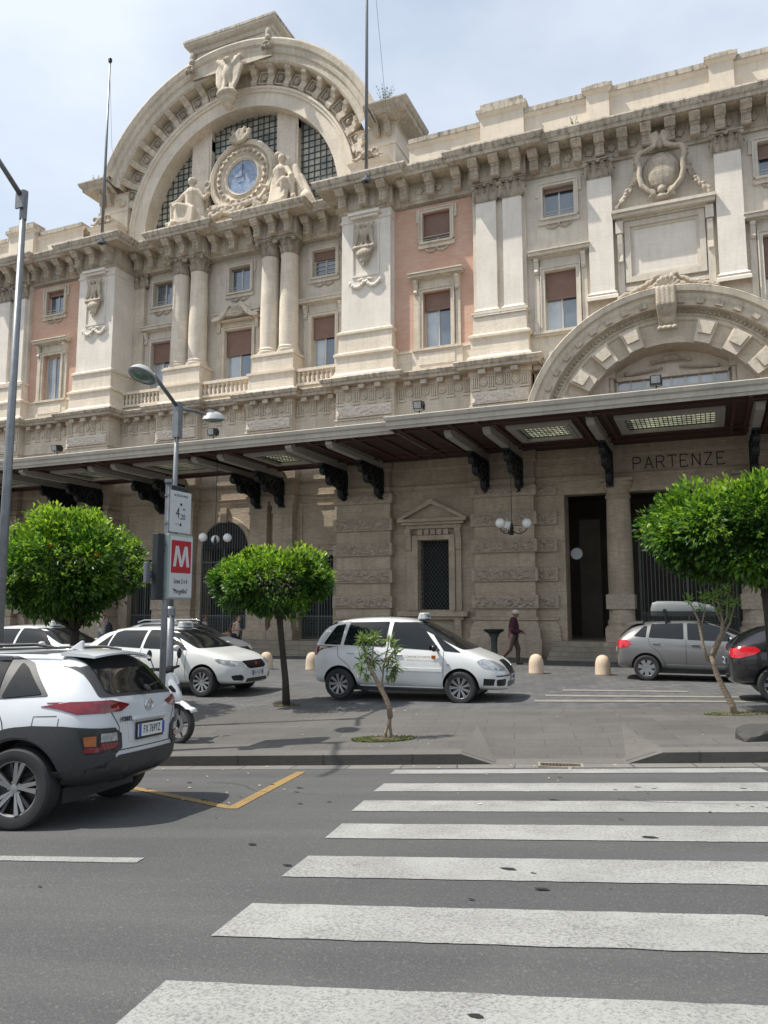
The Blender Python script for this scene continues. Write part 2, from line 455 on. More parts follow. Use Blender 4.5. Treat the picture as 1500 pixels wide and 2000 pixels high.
# ------------------------------------------------------------------ geometry helpers
class MB:
    def __init__(self):
        self.v = []
        self.f = []
        self.m = []
        self.cur = 0
    def add(self, vs, fs):
        o = len(self.v)
        self.v.extend(vs)
        for f in fs:
            self.f.append(tuple(i + o for i in f))
            self.m.append(self.cur)
        return self
    def box(self, x0, x1, y0, y1, z0, z1):
        vs = [(x0, y0, z0), (x1, y0, z0), (x1, y1, z0), (x0, y1, z0), (x0, y0, z1), (x1, y0, z1), (x1, y1, z1), (x0, y1, z1)]
        return self.add(vs, [(0, 3, 2, 1), (4, 5, 6, 7), (0, 1, 5, 4), (1, 2, 6, 5), (2, 3, 7, 6), (3, 0, 4, 7)])
    def prism(self, poly, axis, a, b):
        """poly in the plane normal to axis; for 'y' poly=(x,z), 'x' poly=(y,z), 'z' poly=(x,y)"""
        def P(u, w, t):
            return {'y': (u, t, w), 'x': (t, u, w), 'z': (u, w, t)}[axis]
        n = len(poly)
        vs = [P(u, w, a) for u, w in poly] + [P(u, w, b) for u, w in poly]
        fs = [tuple(range(n)), tuple(range(2 * n - 1, n - 1, -1))]
        fs += [(i, (i + 1) % n, n + (i + 1) % n, n + i) for i in range(n)]
        return self.add(vs, fs)
    def lathe(self, prof, c, n=16, a0=0, a1=2 * PI, axis='z'):
        vs = []
        full = abs(a1 - a0 - 2 * PI) < 1e-6
        k = n if full else n + 1
        for i in range(k):
            a = a0 + (a1 - a0) * i / n
            for r, z in prof:
                if axis == 'z':
                    vs.append((c[0] + r * math.cos(a), c[1] + r * math.sin(a), c[2] + z))
                elif axis == 'y':
                    vs.append((c[0] + r * math.cos(a), c[1] + z, c[2] + r * math.sin(a)))
                else:
                    vs.append((c[0] + z, c[1] + r * math.cos(a), c[2] + r * math.sin(a)))
        m = len(prof)
        fs = []
        for i in range(n):
            j = (i + 1) % k
            for q in range(m - 1):
                fs.append((i * m + q, j * m + q, j * m + q + 1, i * m + q + 1))
        return self.add(vs, fs)
    def tube(self, pts, rad, n=8, cap=True):
        pts = [Vector(p) for p in pts]
        if not hasattr(rad, '__len__'):
            rad = [rad] * len(pts)
        vs = []
        up = Vector((0, 0, 1))
        prev = None
        for i, p in enumerate(pts):
            t = (pts[min(i + 1, len(pts) - 1)] - pts[max(i - 1, 0)])
            if t.length < 1e-9:
                t = Vector((0, 0, 1))
            t.normalize()
            if prev is None:
                u = t.cross(up)
                if u.length < 0.05:
                    u = t.cross(Vector((1, 0, 0)))
            else:
                u = prev - t * prev.dot(t)
            u.normalize()
            prev = u
            w = t.cross(u)
            for k in range(n):
                a = 2 * PI * k / n
                q = p + (u * math.cos(a) + w * math.sin(a)) * rad[i]
                vs.append(tuple(q))
        fs = []
        for i in range(len(pts) - 1):
            for k in range(n):
                fs.append((i * n + k, i * n + (k + 1) % n, (i + 1) * n + (k + 1) % n, (i + 1) * n + k))
        if cap:
            fs.append(tuple(range(n - 1, -1, -1)))
            fs.append(tuple(range((len(pts) - 1) * n, len(pts) * n)))
        return self.add(vs, fs)
    def sphere(self, c, r, n=12, m=8, s=(1, 1, 1)):
        prof = [(r * math.sin(PI * i / m), -r * math.cos(PI * i / m)) for i in range(m + 1)]
        o = len(self.v)
        self.lathe(prof, (0, 0, 0), n)
        for i in range(o, len(self.v)):
            v = self.v[i]
            self.v[i] = (c[0] + v[0] * s[0], c[1] + v[1] * s[1], c[2] + v[2] * s[2])
        return self
    def quad(self, a, b, c, d):
        return self.add([a, b, c, d], [(0, 1, 2, 3)])
    def build(self, name, mat, parent=None, smooth=False, loc=None, origin=(0, 0, 0), weld=False, autos=None):
        me = bpy.data.meshes.new(name)
        ox, oy, oz = origin
        if parent is not None and loc is None and origin == (0, 0, 0):
            ox, oy, oz = WO.get(parent.name, (0, 0, 0))
        me.from_pydata([(x - ox, y - oy, z - oz) for x, y, z in self.v], [], self.f)
        for mm in (mat if isinstance(mat, (list, tuple)) else [mat]):
            me.materials.append(mm)
        if any(self.m):
            me.polygons.foreach_set('material_index', self.m)
        if weld:
            bm = bmesh.new()
            bm.from_mesh(me)
            bmesh.ops.remove_doubles(bm, verts=bm.verts, dist=1e-4)
            bmesh.ops.recalc_face_normals(bm, faces=bm.faces)
            bm.to_mesh(me)
            bm.free()
        if smooth:
            me.polygons.foreach_set('use_smooth', [True] * len(me.polygons))
            if autos:
                me.set_sharp_from_angle(angle=R(autos))
        me.update()
        o = bpy.data.objects.new(name, me)
        COL.objects.link(o)
        if parent is not None:
            o.parent = parent
        if loc is not None:
            o.location = loc
        return o

WO = {}      # world origin of each unrotated root, so parts can be written in world metres
def root(name, loc, label, cat, group=None, rotz=0, rot=None):
    o = bpy.data.objects.new(name, None)
    COL.objects.link(o)
    o.location = loc
    o.rotation_euler = rot if rot else (0, 0, rotz)
    o.empty_display_size = 0.2
    o['label'] = label
    o['category'] = cat
    if group:
        o['group'] = group
    WO[o.name] = tuple(loc) if not rotz and not rot else (0, 0, 0)
    return o
def tag(o, label=None, cat=None, group=None, kind=None):
    if label: o['label'] = label
    if cat: o['category'] = cat
    if group: o['group'] = group
    if kind: o['kind'] = kind
    return o
def inst(o, loc, parent=None, scale=None, rotz=None):
    c = o.copy()
    COL.objects.link(c)
    c.location = loc
    if parent is not None: c.parent = parent
    if scale: c.scale = scale
    if rotz is not None: c.rotation_euler = (0, 0, rotz)
    return c
def kids(o):
    return [c for c in bpy.data.objects if c.parent == o]
def copy_tree(o, loc=None, parent=None, rotz=None):
    c = o.copy()
    COL.objects.link(c)
    if loc is not None: c.location = loc
    if rotz is not None: c.rotation_euler = (0, 0, rotz)
    if parent is not None: c.parent = parent
    for ch in kids(o):
        copy_tree(ch, parent=c)
    return c

def ellip(c, r, rot=None):
    return ('e', c, r, rot)
def caps(p, q, r0, r1):
    return ('c', p, q, r0, r1)
def shapes_mb(shapes, n=12):
    mb = MB()
    for s in shapes:
        if s[0] == 'e':
            o = len(mb.v)
            mb.sphere((0, 0, 0), 1, n, 8)
            rm = Matrix.Identity(3) if s[3] is None else __import__('mathutils').Euler(s[3]).to_matrix()
            for i in range(o, len(mb.v)):
                v = Vector(mb.v[i])
                v = rm @ Vector((v.x * s[2][0], v.y * s[2][1], v.z * s[2][2])) + Vector(s[1])
                mb.v[i] = tuple(v)
        else:
            p, q = Vector(s[1]), Vector(s[2])
            r0, r1 = s[3], s[4]
            d = (q - p)
            L = d.length or 1e-6
            d = d / L
            pts, rr = [], []
            for a in (0.02, .35, .7, 1.0):
                pts.append(p - d * r0 * math.cos(a * PI / 2)); rr.append(max(0.001, r0 * math.sin(a * PI / 2)))
            for a in (1.0, .7, .35, 0.02):
                pts.append(q + d * r1 * math.cos(a * PI / 2)); rr.append(max(0.001, r1 * math.sin(a * PI / 2)))
            mb.tube(pts, rr, n)
    return mb
def blob(name, shapes, voxel, mat, parent=None, loc=None, smooth_it=2, origin=(0, 0, 0)):
    """Union of rounded volumes fused into one continuous skin."""
    mb = shapes_mb(shapes)
    t = mb.build('tmp_blob', mat, None, origin=(0, 0, 0))
    md = t.modifiers.new('r', 'REMESH')
    md.mode = 'VOXEL'
    md.voxel_size = voxel
    if smooth_it:
        ms = t.modifiers.new('s', 'SMOOTH')
        ms.iterations = smooth_it
        ms.factor = 0.5
    dg = bpy.context.evaluated_depsgraph_get()
    me = bpy.data.meshes.new_from_object(t.evaluated_get(dg))
    me.name = name
    bpy.data.objects.remove(t)
    me.polygons.foreach_set('use_smooth', [True] * len(me.polygons))
    if not me.materials:
        me.materials.append(mat)
    ox, oy, oz = origin
    if parent is not None and loc is None and origin == (0, 0, 0):
        ox, oy, oz = WO.get(parent.name, (0, 0, 0))
    if (ox, oy, oz) != (0, 0, 0):
        me.transform(Matrix.Translation((-ox, -oy, -oz)))
    o = bpy.data.objects.new(name, me)
    COL.objects.link(o)
    if parent is not None: o.parent = parent
    if loc is not None: o.location = loc
    return o

def text_mesh(s, size, depth=0.004, spacing=1.0, sx=1.0):
    cu = bpy.data.curves.new('txt', 'FONT')
    cu.body = s
    cu.size = size
    cu.extrude = depth
    cu.space_character = spacing
    cu.align_x = 'CENTER'
    cu.align_y = 'CENTER'
    cu.resolution_u = 3
    t = bpy.data.objects.new('txt', cu)
    COL.objects.link(t)
    dg = bpy.context.evaluated_depsgraph_get()
    me = bpy.data.meshes.new_from_object(t.evaluated_get(dg))
    bpy.data.objects.remove(t)
    me.transform(Matrix.Diagonal((sx, 1, 1, 1)))
    return me
def text(name, s, size, mat, parent, mtx, depth=0.004, spacing=1.0, sx=1.0, bold=0.0):
    me = text_mesh(s, size, depth, spacing, sx)
    me.transform(mtx)
    me.materials.clear()
    me.materials.append(mat)
    me.name = name
    o = bpy.data.objects.new(name, me)
    COL.objects.link(o)
    if parent is not None: o.parent = parent
    return o

def grid_surface(ps, qs, fn):
    mb = MB()
    vs = [fn(p, q) for q in qs for p in ps]
    n = len(ps)
    fs = [(j * n + i, j * n + i + 1, (j + 1) * n + i + 1, (j + 1) * n + i) for j in range(len(qs) - 1) for i in range(n - 1)]
    mb.add(vs, fs)
    return mb

# ------------------------------------------------------------------ ground: p runs along the kerb, q away from the camera
SA = R(13.4)
SX, SY = math.cos(SA), math.sin(SA)
def XY(p, q):
    return (p * SX - q * SY, p * SY + q * SX)
def PQ(x, y):
    return (x * SX + y * SY, -x * SY + y * SX)
QK = 10.05
def road_z(p, q):
    z = .54 + .0387 * p - .0675 * q
    return z
def plaza_z(p, q):
    zk = .54 + .0387 * p - .0675 * QK + .15
    zb = -.02 + .012 * p * (1 if p < 0 else .3)
    t = min(max((q - QK) / 9., 0), 1)
    t = t * t * (3 - 2 * t)
    z = zk * (1 - t) + zb * t
    # dropped kerb at the crossing, with flared sides
    s = min(max((p + .70) / .44, 0), 1) * min(max((1.75 - p) / .46, 0), 1)
    dq = min(max(1 - (q - QK) / 2.2, 0), 1)
    return z - .142 * s * dq
def G(x, y):
    p, q = PQ(x, y)
    return plaza_z(p, q) if q > QK else road_z(p, q)

def frange(a, b, s):
    n = max(1, int(round((b - a) / s)))
    return [a + (b - a) * i / n for i in range(n + 1)]
mb = MB()
mb.quad((-900, -900, -4), (900, -900, -4), (900, 900, -4), (-900, 900, -4))
tag(mb.build('ground', M['asphalt']), kind='structure')
qs = frange(-14, 9.70, 1.2)
ps = frange(-45, 16, 2)
tag(grid_surface(ps, qs, lambda p, q: (*XY(p, q), road_z(p, q))).build('road', M['asphalt'], smooth=True), kind='structure')
tag(grid_surface(frange(-45, 16, 1), [9.70, QK + .02], lambda p, q: (*XY(p, q), road_z(p, q) + .003)).build('gutter', M['gutter']), kind='structure')
ppl = frange(-45, -8, 1.0)[:-1] + frange(-8, -.7, .25)[:-1] + frange(-.7, -.26, .11)[:-1] + frange(-.26, 1.29, .31)[:-1] + frange(1.29, 1.75, .115)[:-1] + frange(1.75, 5, .25)[:-1] + frange(5, 16, 1.0)
tag(grid_surface(ppl, frange(QK + .22, 14.3, .2), lambda p, q: (*XY(p, q), plaza_z(p, q))).build('pavement', M['slab'], smooth=True), kind='structure')
tag(grid_surface(ppl, frange(14.3, 26, .4)[:-1] + frange(26, 46, 2), lambda p, q: (*XY(p, q), plaza_z(p, q) - .004)).build('cobbled_lane', M['cobble'], smooth=True), kind='structure')
# kerb stones
mb = MB(); mbf = MB()
for a, b in zip(ppl[:-1], ppl[1:]):
    for (pa, pb) in ((a, b),):
        za, zb_ = plaza_z(pa, QK), plaza_z(pb, QK)
        ra, rb = road_z(pa, QK) - .05, road_z(pb, QK) - .05
        A0, A1 = XY(pa, QK), XY(pb, QK)
        A2, A3 = XY(pa, QK + .03), XY(pb, QK + .03)
        B0, B1 = XY(pa, QK + .22), XY(pb, QK + .22)
        zq, zr = plaza_z(pa, QK + .22), plaza_z(pb, QK + .22)
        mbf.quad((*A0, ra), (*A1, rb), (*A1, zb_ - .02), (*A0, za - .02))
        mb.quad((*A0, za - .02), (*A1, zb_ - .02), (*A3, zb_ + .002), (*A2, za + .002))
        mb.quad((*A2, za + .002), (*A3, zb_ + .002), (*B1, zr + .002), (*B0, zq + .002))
tag(mbf.build('kerb', M['kerbface']), kind='structure')  # kerb face in a much darker colour than the kerb top
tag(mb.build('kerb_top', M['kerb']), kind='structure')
M['flare'] = stone('ramp_stone', (0.118, 0.112, 0.101), 0.2, 0.0, 0.4, (0.07, 0.067, 0.06), 0.4)
# worn pale flares beside the dropped kerb
for tri in (((-.70, QK + .05), (-.27, QK + .05), (-.60, QK + 2.2)), ((1.32, QK + .05), (1.78, QK + .05), (1.55, QK + 2.2))):
    mb = MB(); n_ = 10; rows = []
    for i in range(n_ + 1):
        t = i / n_; row = []
        for j in range(5):
            u = j / 4
            p = (tri[0][0] * (1 - u) + tri[1][0] * u) * (1 - t) + tri[2][0] * t; q = tri[0][1] * (1 - t) + tri[2][1] * t
            row.append((*XY(p, q), plaza_z(p, q) + .005))
        rows += row
    mb.add(rows, [(i * 5 + j, i * 5 + j + 1, (i + 1) * 5 + j + 1, (i + 1) * 5 + j) for i in range(n_) for j in range(4)])
    tag(mb.build('ramp_flare', M['flare']), kind='structure')
# joints between kerb stones
mb = MB()
for i, p in enumerate(frange(-20, 8, 1.15)):
    if -.7 < p < 1.75: continue
    z1 = plaza_z(p, QK)
    x, y = XY(p, QK - .003); x2, y2 = XY(p + .012, QK - .003)
    mb.quad((x, y, z1 - .16), (x2, y2, z1 - .16), (x2, y2, z1 - .012), (x, y, z1 - .012))
tag(mb.build('kerb_joints', M['seam']), kind='structure')

# ------------------------------------------------------------------ road markings, each stripe one thing
def marking(name, pts, mat, label, cat, group=None, zf=road_z, dz=.005, n=70):
    (p0, q0), (p1, q1), (p2, q2), (p3, q3) = pts     # near-left, near-right, far-right, far-left
    mb = MB()
    vs = []
    for i in range(n + 1):
        t = i / n
        for (a, b) in (((p0, q0), (p1, q1)), ((p3, q3), (p2, q2))):
            p = a[0] + (b[0] - a[0]) * t; q = a[1] + (b[1] - a[1]) * t
            q += .010 * noise.noise(Vector((p * 5, q * 3, 1))) + .008 * noise.noise(Vector((p * 23, q * 9, 5)))
            if i in (0, n): p += .03 * noise.noise(Vector((q * 9, 2, 7)))
            vs.append((*XY(p, q), zf(p, q) + dz))
    mb.add(vs, [(2 * i, 2 * i + 2, 2 * i + 3, 2 * i + 1) for i in range(n)])
    o = mb.build(name, mat)
    return tag(o, label, cat, group)
words = ['first white crossing stripe at the kerb, above all others', 'second white crossing stripe from the kerb', 'third white crossing stripe from the kerb', 'fourth white crossing stripe from the kerb', 'fifth white crossing stripe from the kerb', 'sixth white crossing stripe from the kerb, with dark scuffs', 'seventh white crossing stripe from the kerb, cut by the bottom edge']
qtop = [9.58, 8.53, 7.49, 6.43, 5.37, 4.31, 3.25]
rr = random.Random(3)
for i, qt in enumerate(qtop):
    th = .52 if i else .34
    l = -1.46 + rr.uniform(-.04, .04)
    r_ = 2.72
    marking('crossing_stripe', [(l, qt - th), (r_, qt - th), (r_, qt), (l + .02, qt)], M['paint'], words[i], 'road marking', 'white stripes of the zebra crossing')
marking('crossing_stripe', [(-1.46, 1.67), (2.7, 1.67), (2.7, 2.19), (-1.46, 2.19)], M['paint'], 'eighth white crossing stripe, just below the photo', 'road marking', 'white stripes of the zebra crossing')
marking('lane_line', [(-8.2, 5.12), (-2.57, 5.12), (-2.57, 5.25), (-8.2, 5.25)], M['paint'], 'white lane line on the asphalt left of the crossing', 'road marking')
marking('bay_line', [(-2.68, 7.06), (-2.56, 7.06), (-2.56, 9.45), (-2.68, 9.45)], M['yellow'], 'yellow line running from the bay corner to the kerb', 'road marking', 'yellow parking bay lines')
marking('bay_line', [(-5.0, 8.76), (-2.683, 7.07), (-2.683, 7.20), (-5.0, 8.90)], M['yellow'], 'yellow line running under the white crossover', 'road marking', 'yellow parking bay lines')
marking('crossing_stripe', [(.35, 15.3), (4.6, 15.3), (4.6, 15.65), (.35, 15.65)], M['paint_old'], 'worn stripe on the cobbles nearest the slab pavement', 'road marking', 'worn stripes on the cobbled lane', plaza_z)
marking('crossing_stripe', [(.6, 16.25), (5, 16.25), (5, 16.6), (.6, 16.6)], M['paint_old'], 'worn stripe on the cobbles in the middle of three', 'road marking', 'worn stripes on the cobbled lane', plaza_z)
marking('crossing_stripe', [(1.0, 17.4), (3.6, 17.4), (3.6, 17.7), (1.0, 17.7)], M['paint_old'], 'faintest worn stripe on the cobbles, by the bollards', 'road marking', 'worn stripes on the cobbled lane', plaza_z)
# drain grate
rt = root('drain_grate', (*XY(.52, 9.86), road_z(.52, 9.86) + .006), 'rusty iron drain grate at the foot of the dropped kerb', 'drain grate', rotz=SA)
mb = MB()
for x0, x1, y0, y1 in ((-.27, .27, -.12, -.09), (-.27, .27, .09, .12), (-.27, -.24, -.09, .09), (.24, .27, -.09, .09)):
    mb.box(x0, x1, y0, y1, 0, .012)
mb.build('frame', simple('concrete_rim', (0.25, 0.22, 0.17), .9, var=.2), rt)
mb = MB()
for i in range(12):
    x = -.225 + i * .041
    mb.box(x - .006, x + .006, -.09, .09, 0.001, .010)
mb.box(-.24, .24, -.006, .006, .0015, .0105)
mb.build('bars', simple('rusty_iron', (0.09, 0.06, 0.045), .8, var=.4, nscale=30), rt)
mb = MB(); mb.box(-.24, .24, -.09, .09, -.02, .0)
mb.build('pit', M['dark_in'], rt)

# ------------------------------------------------------------------ the station building
FY = 27.6
AX = -19.7
B = root('station_building', (-10, FY, 0), 'pale neoclassical railway station with big clock arch, brick bays and dark canopy', 'station')
def Yd(d): return FY - d

def sweep(mb, path, prof, z0=0):
    """path: (x, d) plan outline left to right; prof: (outward offset, z)."""
    n = len(path)
    nm = []
    for i in range(n - 1):
        dx, dd = path[i + 1][0] - path[i][0], path[i + 1][1] - path[i][1]
        l = math.hypot(dx, dd)
        nm.append((-dd / l, dx / l))
    vs = []
    for i, (x, d) in enumerate(path):
        if i == 0: k = nm[0]
        elif i == n - 1: k = nm[-1]
        else:
            a, b = nm[i - 1], nm[i]
            dt = 1 + a[0] * b[0] + a[1] * b[1]
            k = ((a[0] + b[0]) / max(dt, .3), (a[1] + b[1]) / max(dt, .3))
        for off, z in prof:
            vs.append((x + k[0] * off, Yd(d + k[1] * off), z + z0))
    m = len(prof)
    fs = [(i * m + j, (i + 1) * m + j, (i + 1) * m + j + 1, i * m + j + 1) for i in range(n - 1) for j in range(m - 1)]
    mb.add(vs, fs)
    return mb
def bxd(mb, x0, x1, dback, dfront, z0, z1):
    return mb.box(x0, x1, Yd(dfront), Yd(dback), z0, z1)

def relief_face(mb, x0, x1, z0, z1, d, amp, cell=.035):
    nx, nz = max(2, int((x1 - x0) / cell)), max(2, int((z1 - z0) / cell))
    vs = []
    for j in range(nz + 1):
        for i in range(nx + 1):
            x = x0 + (x1 - x0) * i / nx; z = z0 + (z1 - z0) * j / nz
            e = min(i, nx - i, j, nz - j)
            n_ = noise.noise(Vector((x * 3.6, z * 6.5, z0 * 3))) + .6 * noise.noise(Vector((x * 10, z * 13, 3)))
            r_ = amp * (1 - abs(n_) * 2.1) * min(1, e / 1.5)
            vs.append((x, Yd(d + max(0, r_)), z))
    mb.add(vs, [(j * (nx + 1) + i, j * (nx + 1) + i + 1, (j + 1) * (nx + 1) + i + 1, (j + 1) * (nx + 1) + i) for j in range(nz) for i in range(nx)])
def wall_holes(mb, x0, x1, z0, z1, d, depth, holes, arches=()):
    xs = sorted({x0, x1} | {h[0] for h in holes} | {h[1] for h in holes})
    zs = sorted({z0, z1} | {h[2] for h in holes} | {h[3] for h in holes})
    y, yb = Yd(d), Yd(d - depth)
    def inh(x, z):
        return any(h[0] < x < h[1] and h[2] < z < h[3] for h in holes)
    for i in range(len(xs) - 1):
        for j in range(len(zs) - 1):
            a, b, c, e = xs[i], xs[i + 1], zs[j], zs[j + 1]
            if b < x0 + 1e-6 or a > x1 - 1e-6: continue
            if inh((a + b) / 2, (c + e) / 2): continue
            mb.quad((a, y, c), (b, y, c), (b, y, e), (a, y, e))
    for a, b, c, e in holes:
        mb.quad((a, y, c), (a, yb, c), (a, yb, e), (a, y, e))
        mb.quad((b, y, c), (b, y, e), (b, yb, e), (b, yb, c))
        mb.quad((a, y, e), (a, yb, e), (b, yb, e), (b, y, e))
        mb.quad((a, y, c), (b, y, c), (b, yb, c), (a, yb, c))
    return mb
def arc_sweep(mb, cx, cz, prof, a0, a1, n=64):
    """prof (r, d) rotated about the arch centre; angles in degrees from +x."""
    vs = []
    for i in range(n + 1):
        a = R(a0 + (a1 - a0) * i / n)
        for r, d in prof:
            vs.append((cx + r * math.cos(a), Yd(d), cz + r * math.sin(a)))
    m = len(prof)
    mb.add(vs, [(i * m + j, (i + 1) * m + j, (i + 1) * m + j + 1, i * m + j + 1) for i in range(n) for j in range(m - 1)])
    return mb
def mirX(x, ax=AX): return 2 * ax - x

# ---- window prototypes (origin: middle of the opening's bottom edge on the wall face; -y is out)
def sash(mb, w, h, y, midz=None):
    t = .055
    mb.box(-w / 2, -w / 2 + t, y, y + .05, 0, h)
    mb.box(w / 2 - t, w / 2, y, y + .05, 0, h)
    mb.box(-w / 2 + t, w / 2 - t, y, y + .05, 0, t)
    mb.box(-w / 2 + t, w / 2 - t, y, y + .05, h - t, h)
    mb.box(-.035, .035, y - .01, y + .06, t, h - t)
def swag(name, parent, w, z, scale=1.0, mat=None):
    sh = []
    for s in (-1, 1):
        for i in range(7):
            a = i / 6
            x = s * (a * w / 2); zz = z - .11 * scale * math.sin(PI * a) - .02
            x2 = s * ((i + 1) / 6 * w / 2); z2 = z - .11 * scale * math.sin(PI * min(1, (i + 1) / 6)) - .02
            if i < 6:
                sh.append(caps((x, -.03, zz), (x2, -.03, z2), .028 + .022 * math.sin(PI * a), .028 + .022 * math.sin(PI * min(1, (i + 1) / 6))))
        sh.append(ellip((s * w * .52, -.03, z), (.05, .04, .045)))
        sh.append(caps((s * w * .5, -.03, z), (s * w * .5, -.03, z - .14), .03, .012))
    sh.append(ellip((0, -.05, z + .01), (.07, .05, .06)))
    return blob(name, sh, .016, mat or M['carved'], parent, loc=(0, 0, 0), smooth_it=1)
_wc = {}
def window(kind, x, z, d, w, h, shut=0.4, name='window', mat=None, extra=None):
    key = (kind, round(w, 2), round(h, 2), round(shut, 2), mat.name if mat else '')
    loc = (x + 10, -d, z)
    if key in _wc:
        return copy_tree(_wc[key], loc)
    mb = MB()
    fw = .17
    if kind == 'upper':
        o_ = fw
        mb.box(-w / 2 - o_, -w / 2, -.09, .0, -.02, h + .02); mb.box(w / 2, w / 2 + o_, -.09, 0, -.02, h + .02)
        mb.box(-w / 2 - o_, w / 2 + o_, -.09, 0, h + .02, h + o_)
        mb.box(-w / 2 - .12, w / 2 + .12, -.16, 0, -.1, -.021)
        mb.box(-w / 2 - o_ - .02, w / 2 + o_ + .02, -.08, 0, -.26, -.101)
        mb.box(-w / 2 - o_ - .11, -w / 2 - o_, -.06, 0, h - .35, h + o_ + .03); mb.box(w / 2 + o_, w / 2 + o_ + .11, -.06, 0, h - .35, h + o_ + .03)
        # outer raised fillet
        t = .05
        mb.box(-w / 2 - o_ + .02, w / 2 + o_ - .02, -.13, -.09, h + o_ - t, h + o_ - .005)
        mb.box(-w / 2 - o_ + .005, -w / 2 - o_ + t, -.13, -.09, 0, h + o_ - t); mb.box(w / 2 + o_ - t, w / 2 + o_ - .005, -.13, -.09, 0, h + o_ - t)
    else:
        mb.box(-w / 2 - fw, -w / 2, -.10, 0, 0, h + .01); mb.box(w / 2, w / 2 + fw, -.10, 0, 0, h + .01)
        mb.box(-w / 2 - fw, w / 2 + fw, -.10, 0, h + .01, h + fw)
        t = .05
        mb.box(-w / 2 - fw + .005, -w / 2 - fw + t, -.14, -.10, 0, h + fw - t); mb.box(w / 2 + fw - t, w / 2 + fw - .005, -.14, -.10, 0, h + fw - t)
        mb.box(-w / 2 - fw + .005, w / 2 + fw - .005, -.14, -.10, h + fw - t, h + fw - .004)
        # frieze, outer strips and hood
        mb.box(-w / 2 - .40, -w / 2 - fw - .03, -.07, 0, -.02, h + .50); mb.box(w / 2 + fw + .03, w / 2 + .40, -.07, 0, -.02, h + .50)
        mb.box(-w / 2 - fw, w / 2 + fw, -.05, 0, h + fw + .003, h + .50)
        for (q, z0, z1) in ((.10, .50, .55), (.20, .55, .60), (.34, .60, .72), (.40, .72, .77)):
            mb.box(-w / 2 - .36 - q * .5, w / 2 + .36 + q * .5, -q, 0, h + z0 + .0005, h + z1)
        for s in (-1, 1):     # consoles
            xc = s * (w / 2 + .285)
            mb.prism([(-.26, h + .5), (-.26, h + .40), (-.20, h + .33), (-.14, h + .12), (-.19, h + .02), (-.14, h - .06), (-.07, h - .08), (-.07, h + .5)], 'x', xc - .08, xc + .08)
        mb.box(-w / 2 - .45, w / 2 + .45, -.17, 0, -.12, -.021)
        mb.box(-w / 2 - .40, w / 2 + .40, -.10, 0, -.20, -.1205)
    W = mb.build(name, mat or M['stone'], B, loc=loc)
    mb = MB(); sash(mb, w, h, .20)
    mb.build('window_frame', M['frame'], W, loc=(0, 0, 0))
    if shut > 0:
        mb = MB()
        zt = h - .02; zb = h - h * shut
        n = int((zt - zb) / .05)
        prof = []
        for i in range(n):
            za = zb + (zt - zb) * i / n; zc = zb + (zt - zb) * (i + 1) / n
            prof += [(.125, za), (.115, za + .006), (.115, zc - .006), (.125, zc)]
        vs = []
        for px_ in (-w / 2 + .02, w / 2 - .02):
            vs += [(px_, a, b) for a, b in prof]
        k = len(prof)
        mb.add(vs, [(i, k + i, k + i + 1, i + 1) for i in range(k - 1)])
        mb.box(-w / 2 + .02, w / 2 - .02, .10, .14, zb - .04, zb)
        mb.build('shutter', M['shutter'], W, loc=(0, 0, 0))
    if kind == 'lower':
        for s in (-1, 1):
            mb = MB(); mb.box(min(s * .035, s * (w / 2 - .055)), max(s * .035, s * (w / 2 - .055)), .225, .235, .05, h - .05)
            mb.build('pane', M['pane_light'] if (len(_wc) % 2 == 0 or s < 0) else M['pane'], W, loc=(0, 0, 0))
    else:
        for s in (-1, 1):
            mb = MB(); mb.box(min(s * .035, s * (w / 2 - .055)), max(s * .035, s * (w / 2 - .055)), .225, .235, .05, h - .05)
            mb.build('pane', M['pane'], W, loc=(0, 0, 0))
        mb = MB()
        for zz in ((.12, .24) if extra is None else (.12, .3, .5, .7)):
            mb.tube([(-w / 2, -.0, zz), (w / 2, -.0, zz)], .014, 6)
        mb.build('railing', M['frame'], W, loc=(0, 0, 0))
        swag('swag', W, w * .75, -.30)
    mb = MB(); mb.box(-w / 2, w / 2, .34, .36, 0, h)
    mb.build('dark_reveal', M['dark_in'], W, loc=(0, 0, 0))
    _wc[key] = W
    return W

UW, UH, UZ = 1.16, 1.23, 16.43
LW, LH, LZ = 1.16, 2.30, 12.0
DW = 1.6                                                   # set-back of the central wall
RX = -0.93                                                 # axis of the right-hand portal
# ---- upper walls
def wall(x0, x1, z0, z1, d, holes, mat, name='wall'):
    mb = MB(); wall_holes(mb, x0, x1, z0, z1, d, .36, holes)
    return mb.build(name, mat, B)
def hole(x, z, w, h): return (x - w / 2, x + w / 2, z, z + h)
for s in (1, -1):
    f = (lambda x: x) if s == 1 else mirX
    bx = f(-9.52)
    a, b = sorted((f(-11.35), f(-7.7)))
    wall(a, b, 12.0, 18.0, -.35, [hole(bx, UZ, UW, UH), hole(bx, LZ, LW, LH)], M['brick'], 'brick_wall')
    wall(a, b, 9.0, 12.0, -.35, [], M['cream'])
    window('upper', bx, UZ, -.35, UW, UH, .78 if s == 1 else 0.15, mat=M['stone'])
    window('lower', bx, LZ, -.35, LW, LH, .30 if s == 1 else 0.0, mat=M['stone'])
    mb = MB()
    bxd(mb, bx - 1.05, bx + 1.05, -.35, -.27, 11.15, 11.88)
    bxd(mb, bx - .75, bx + .75, -.27, -.24, 11.3, 11.75)
    bxd(mb, a, b, -.349, -.30, 11.88, 11.99)
    mb.build('apron_panel', M['cream'], B)
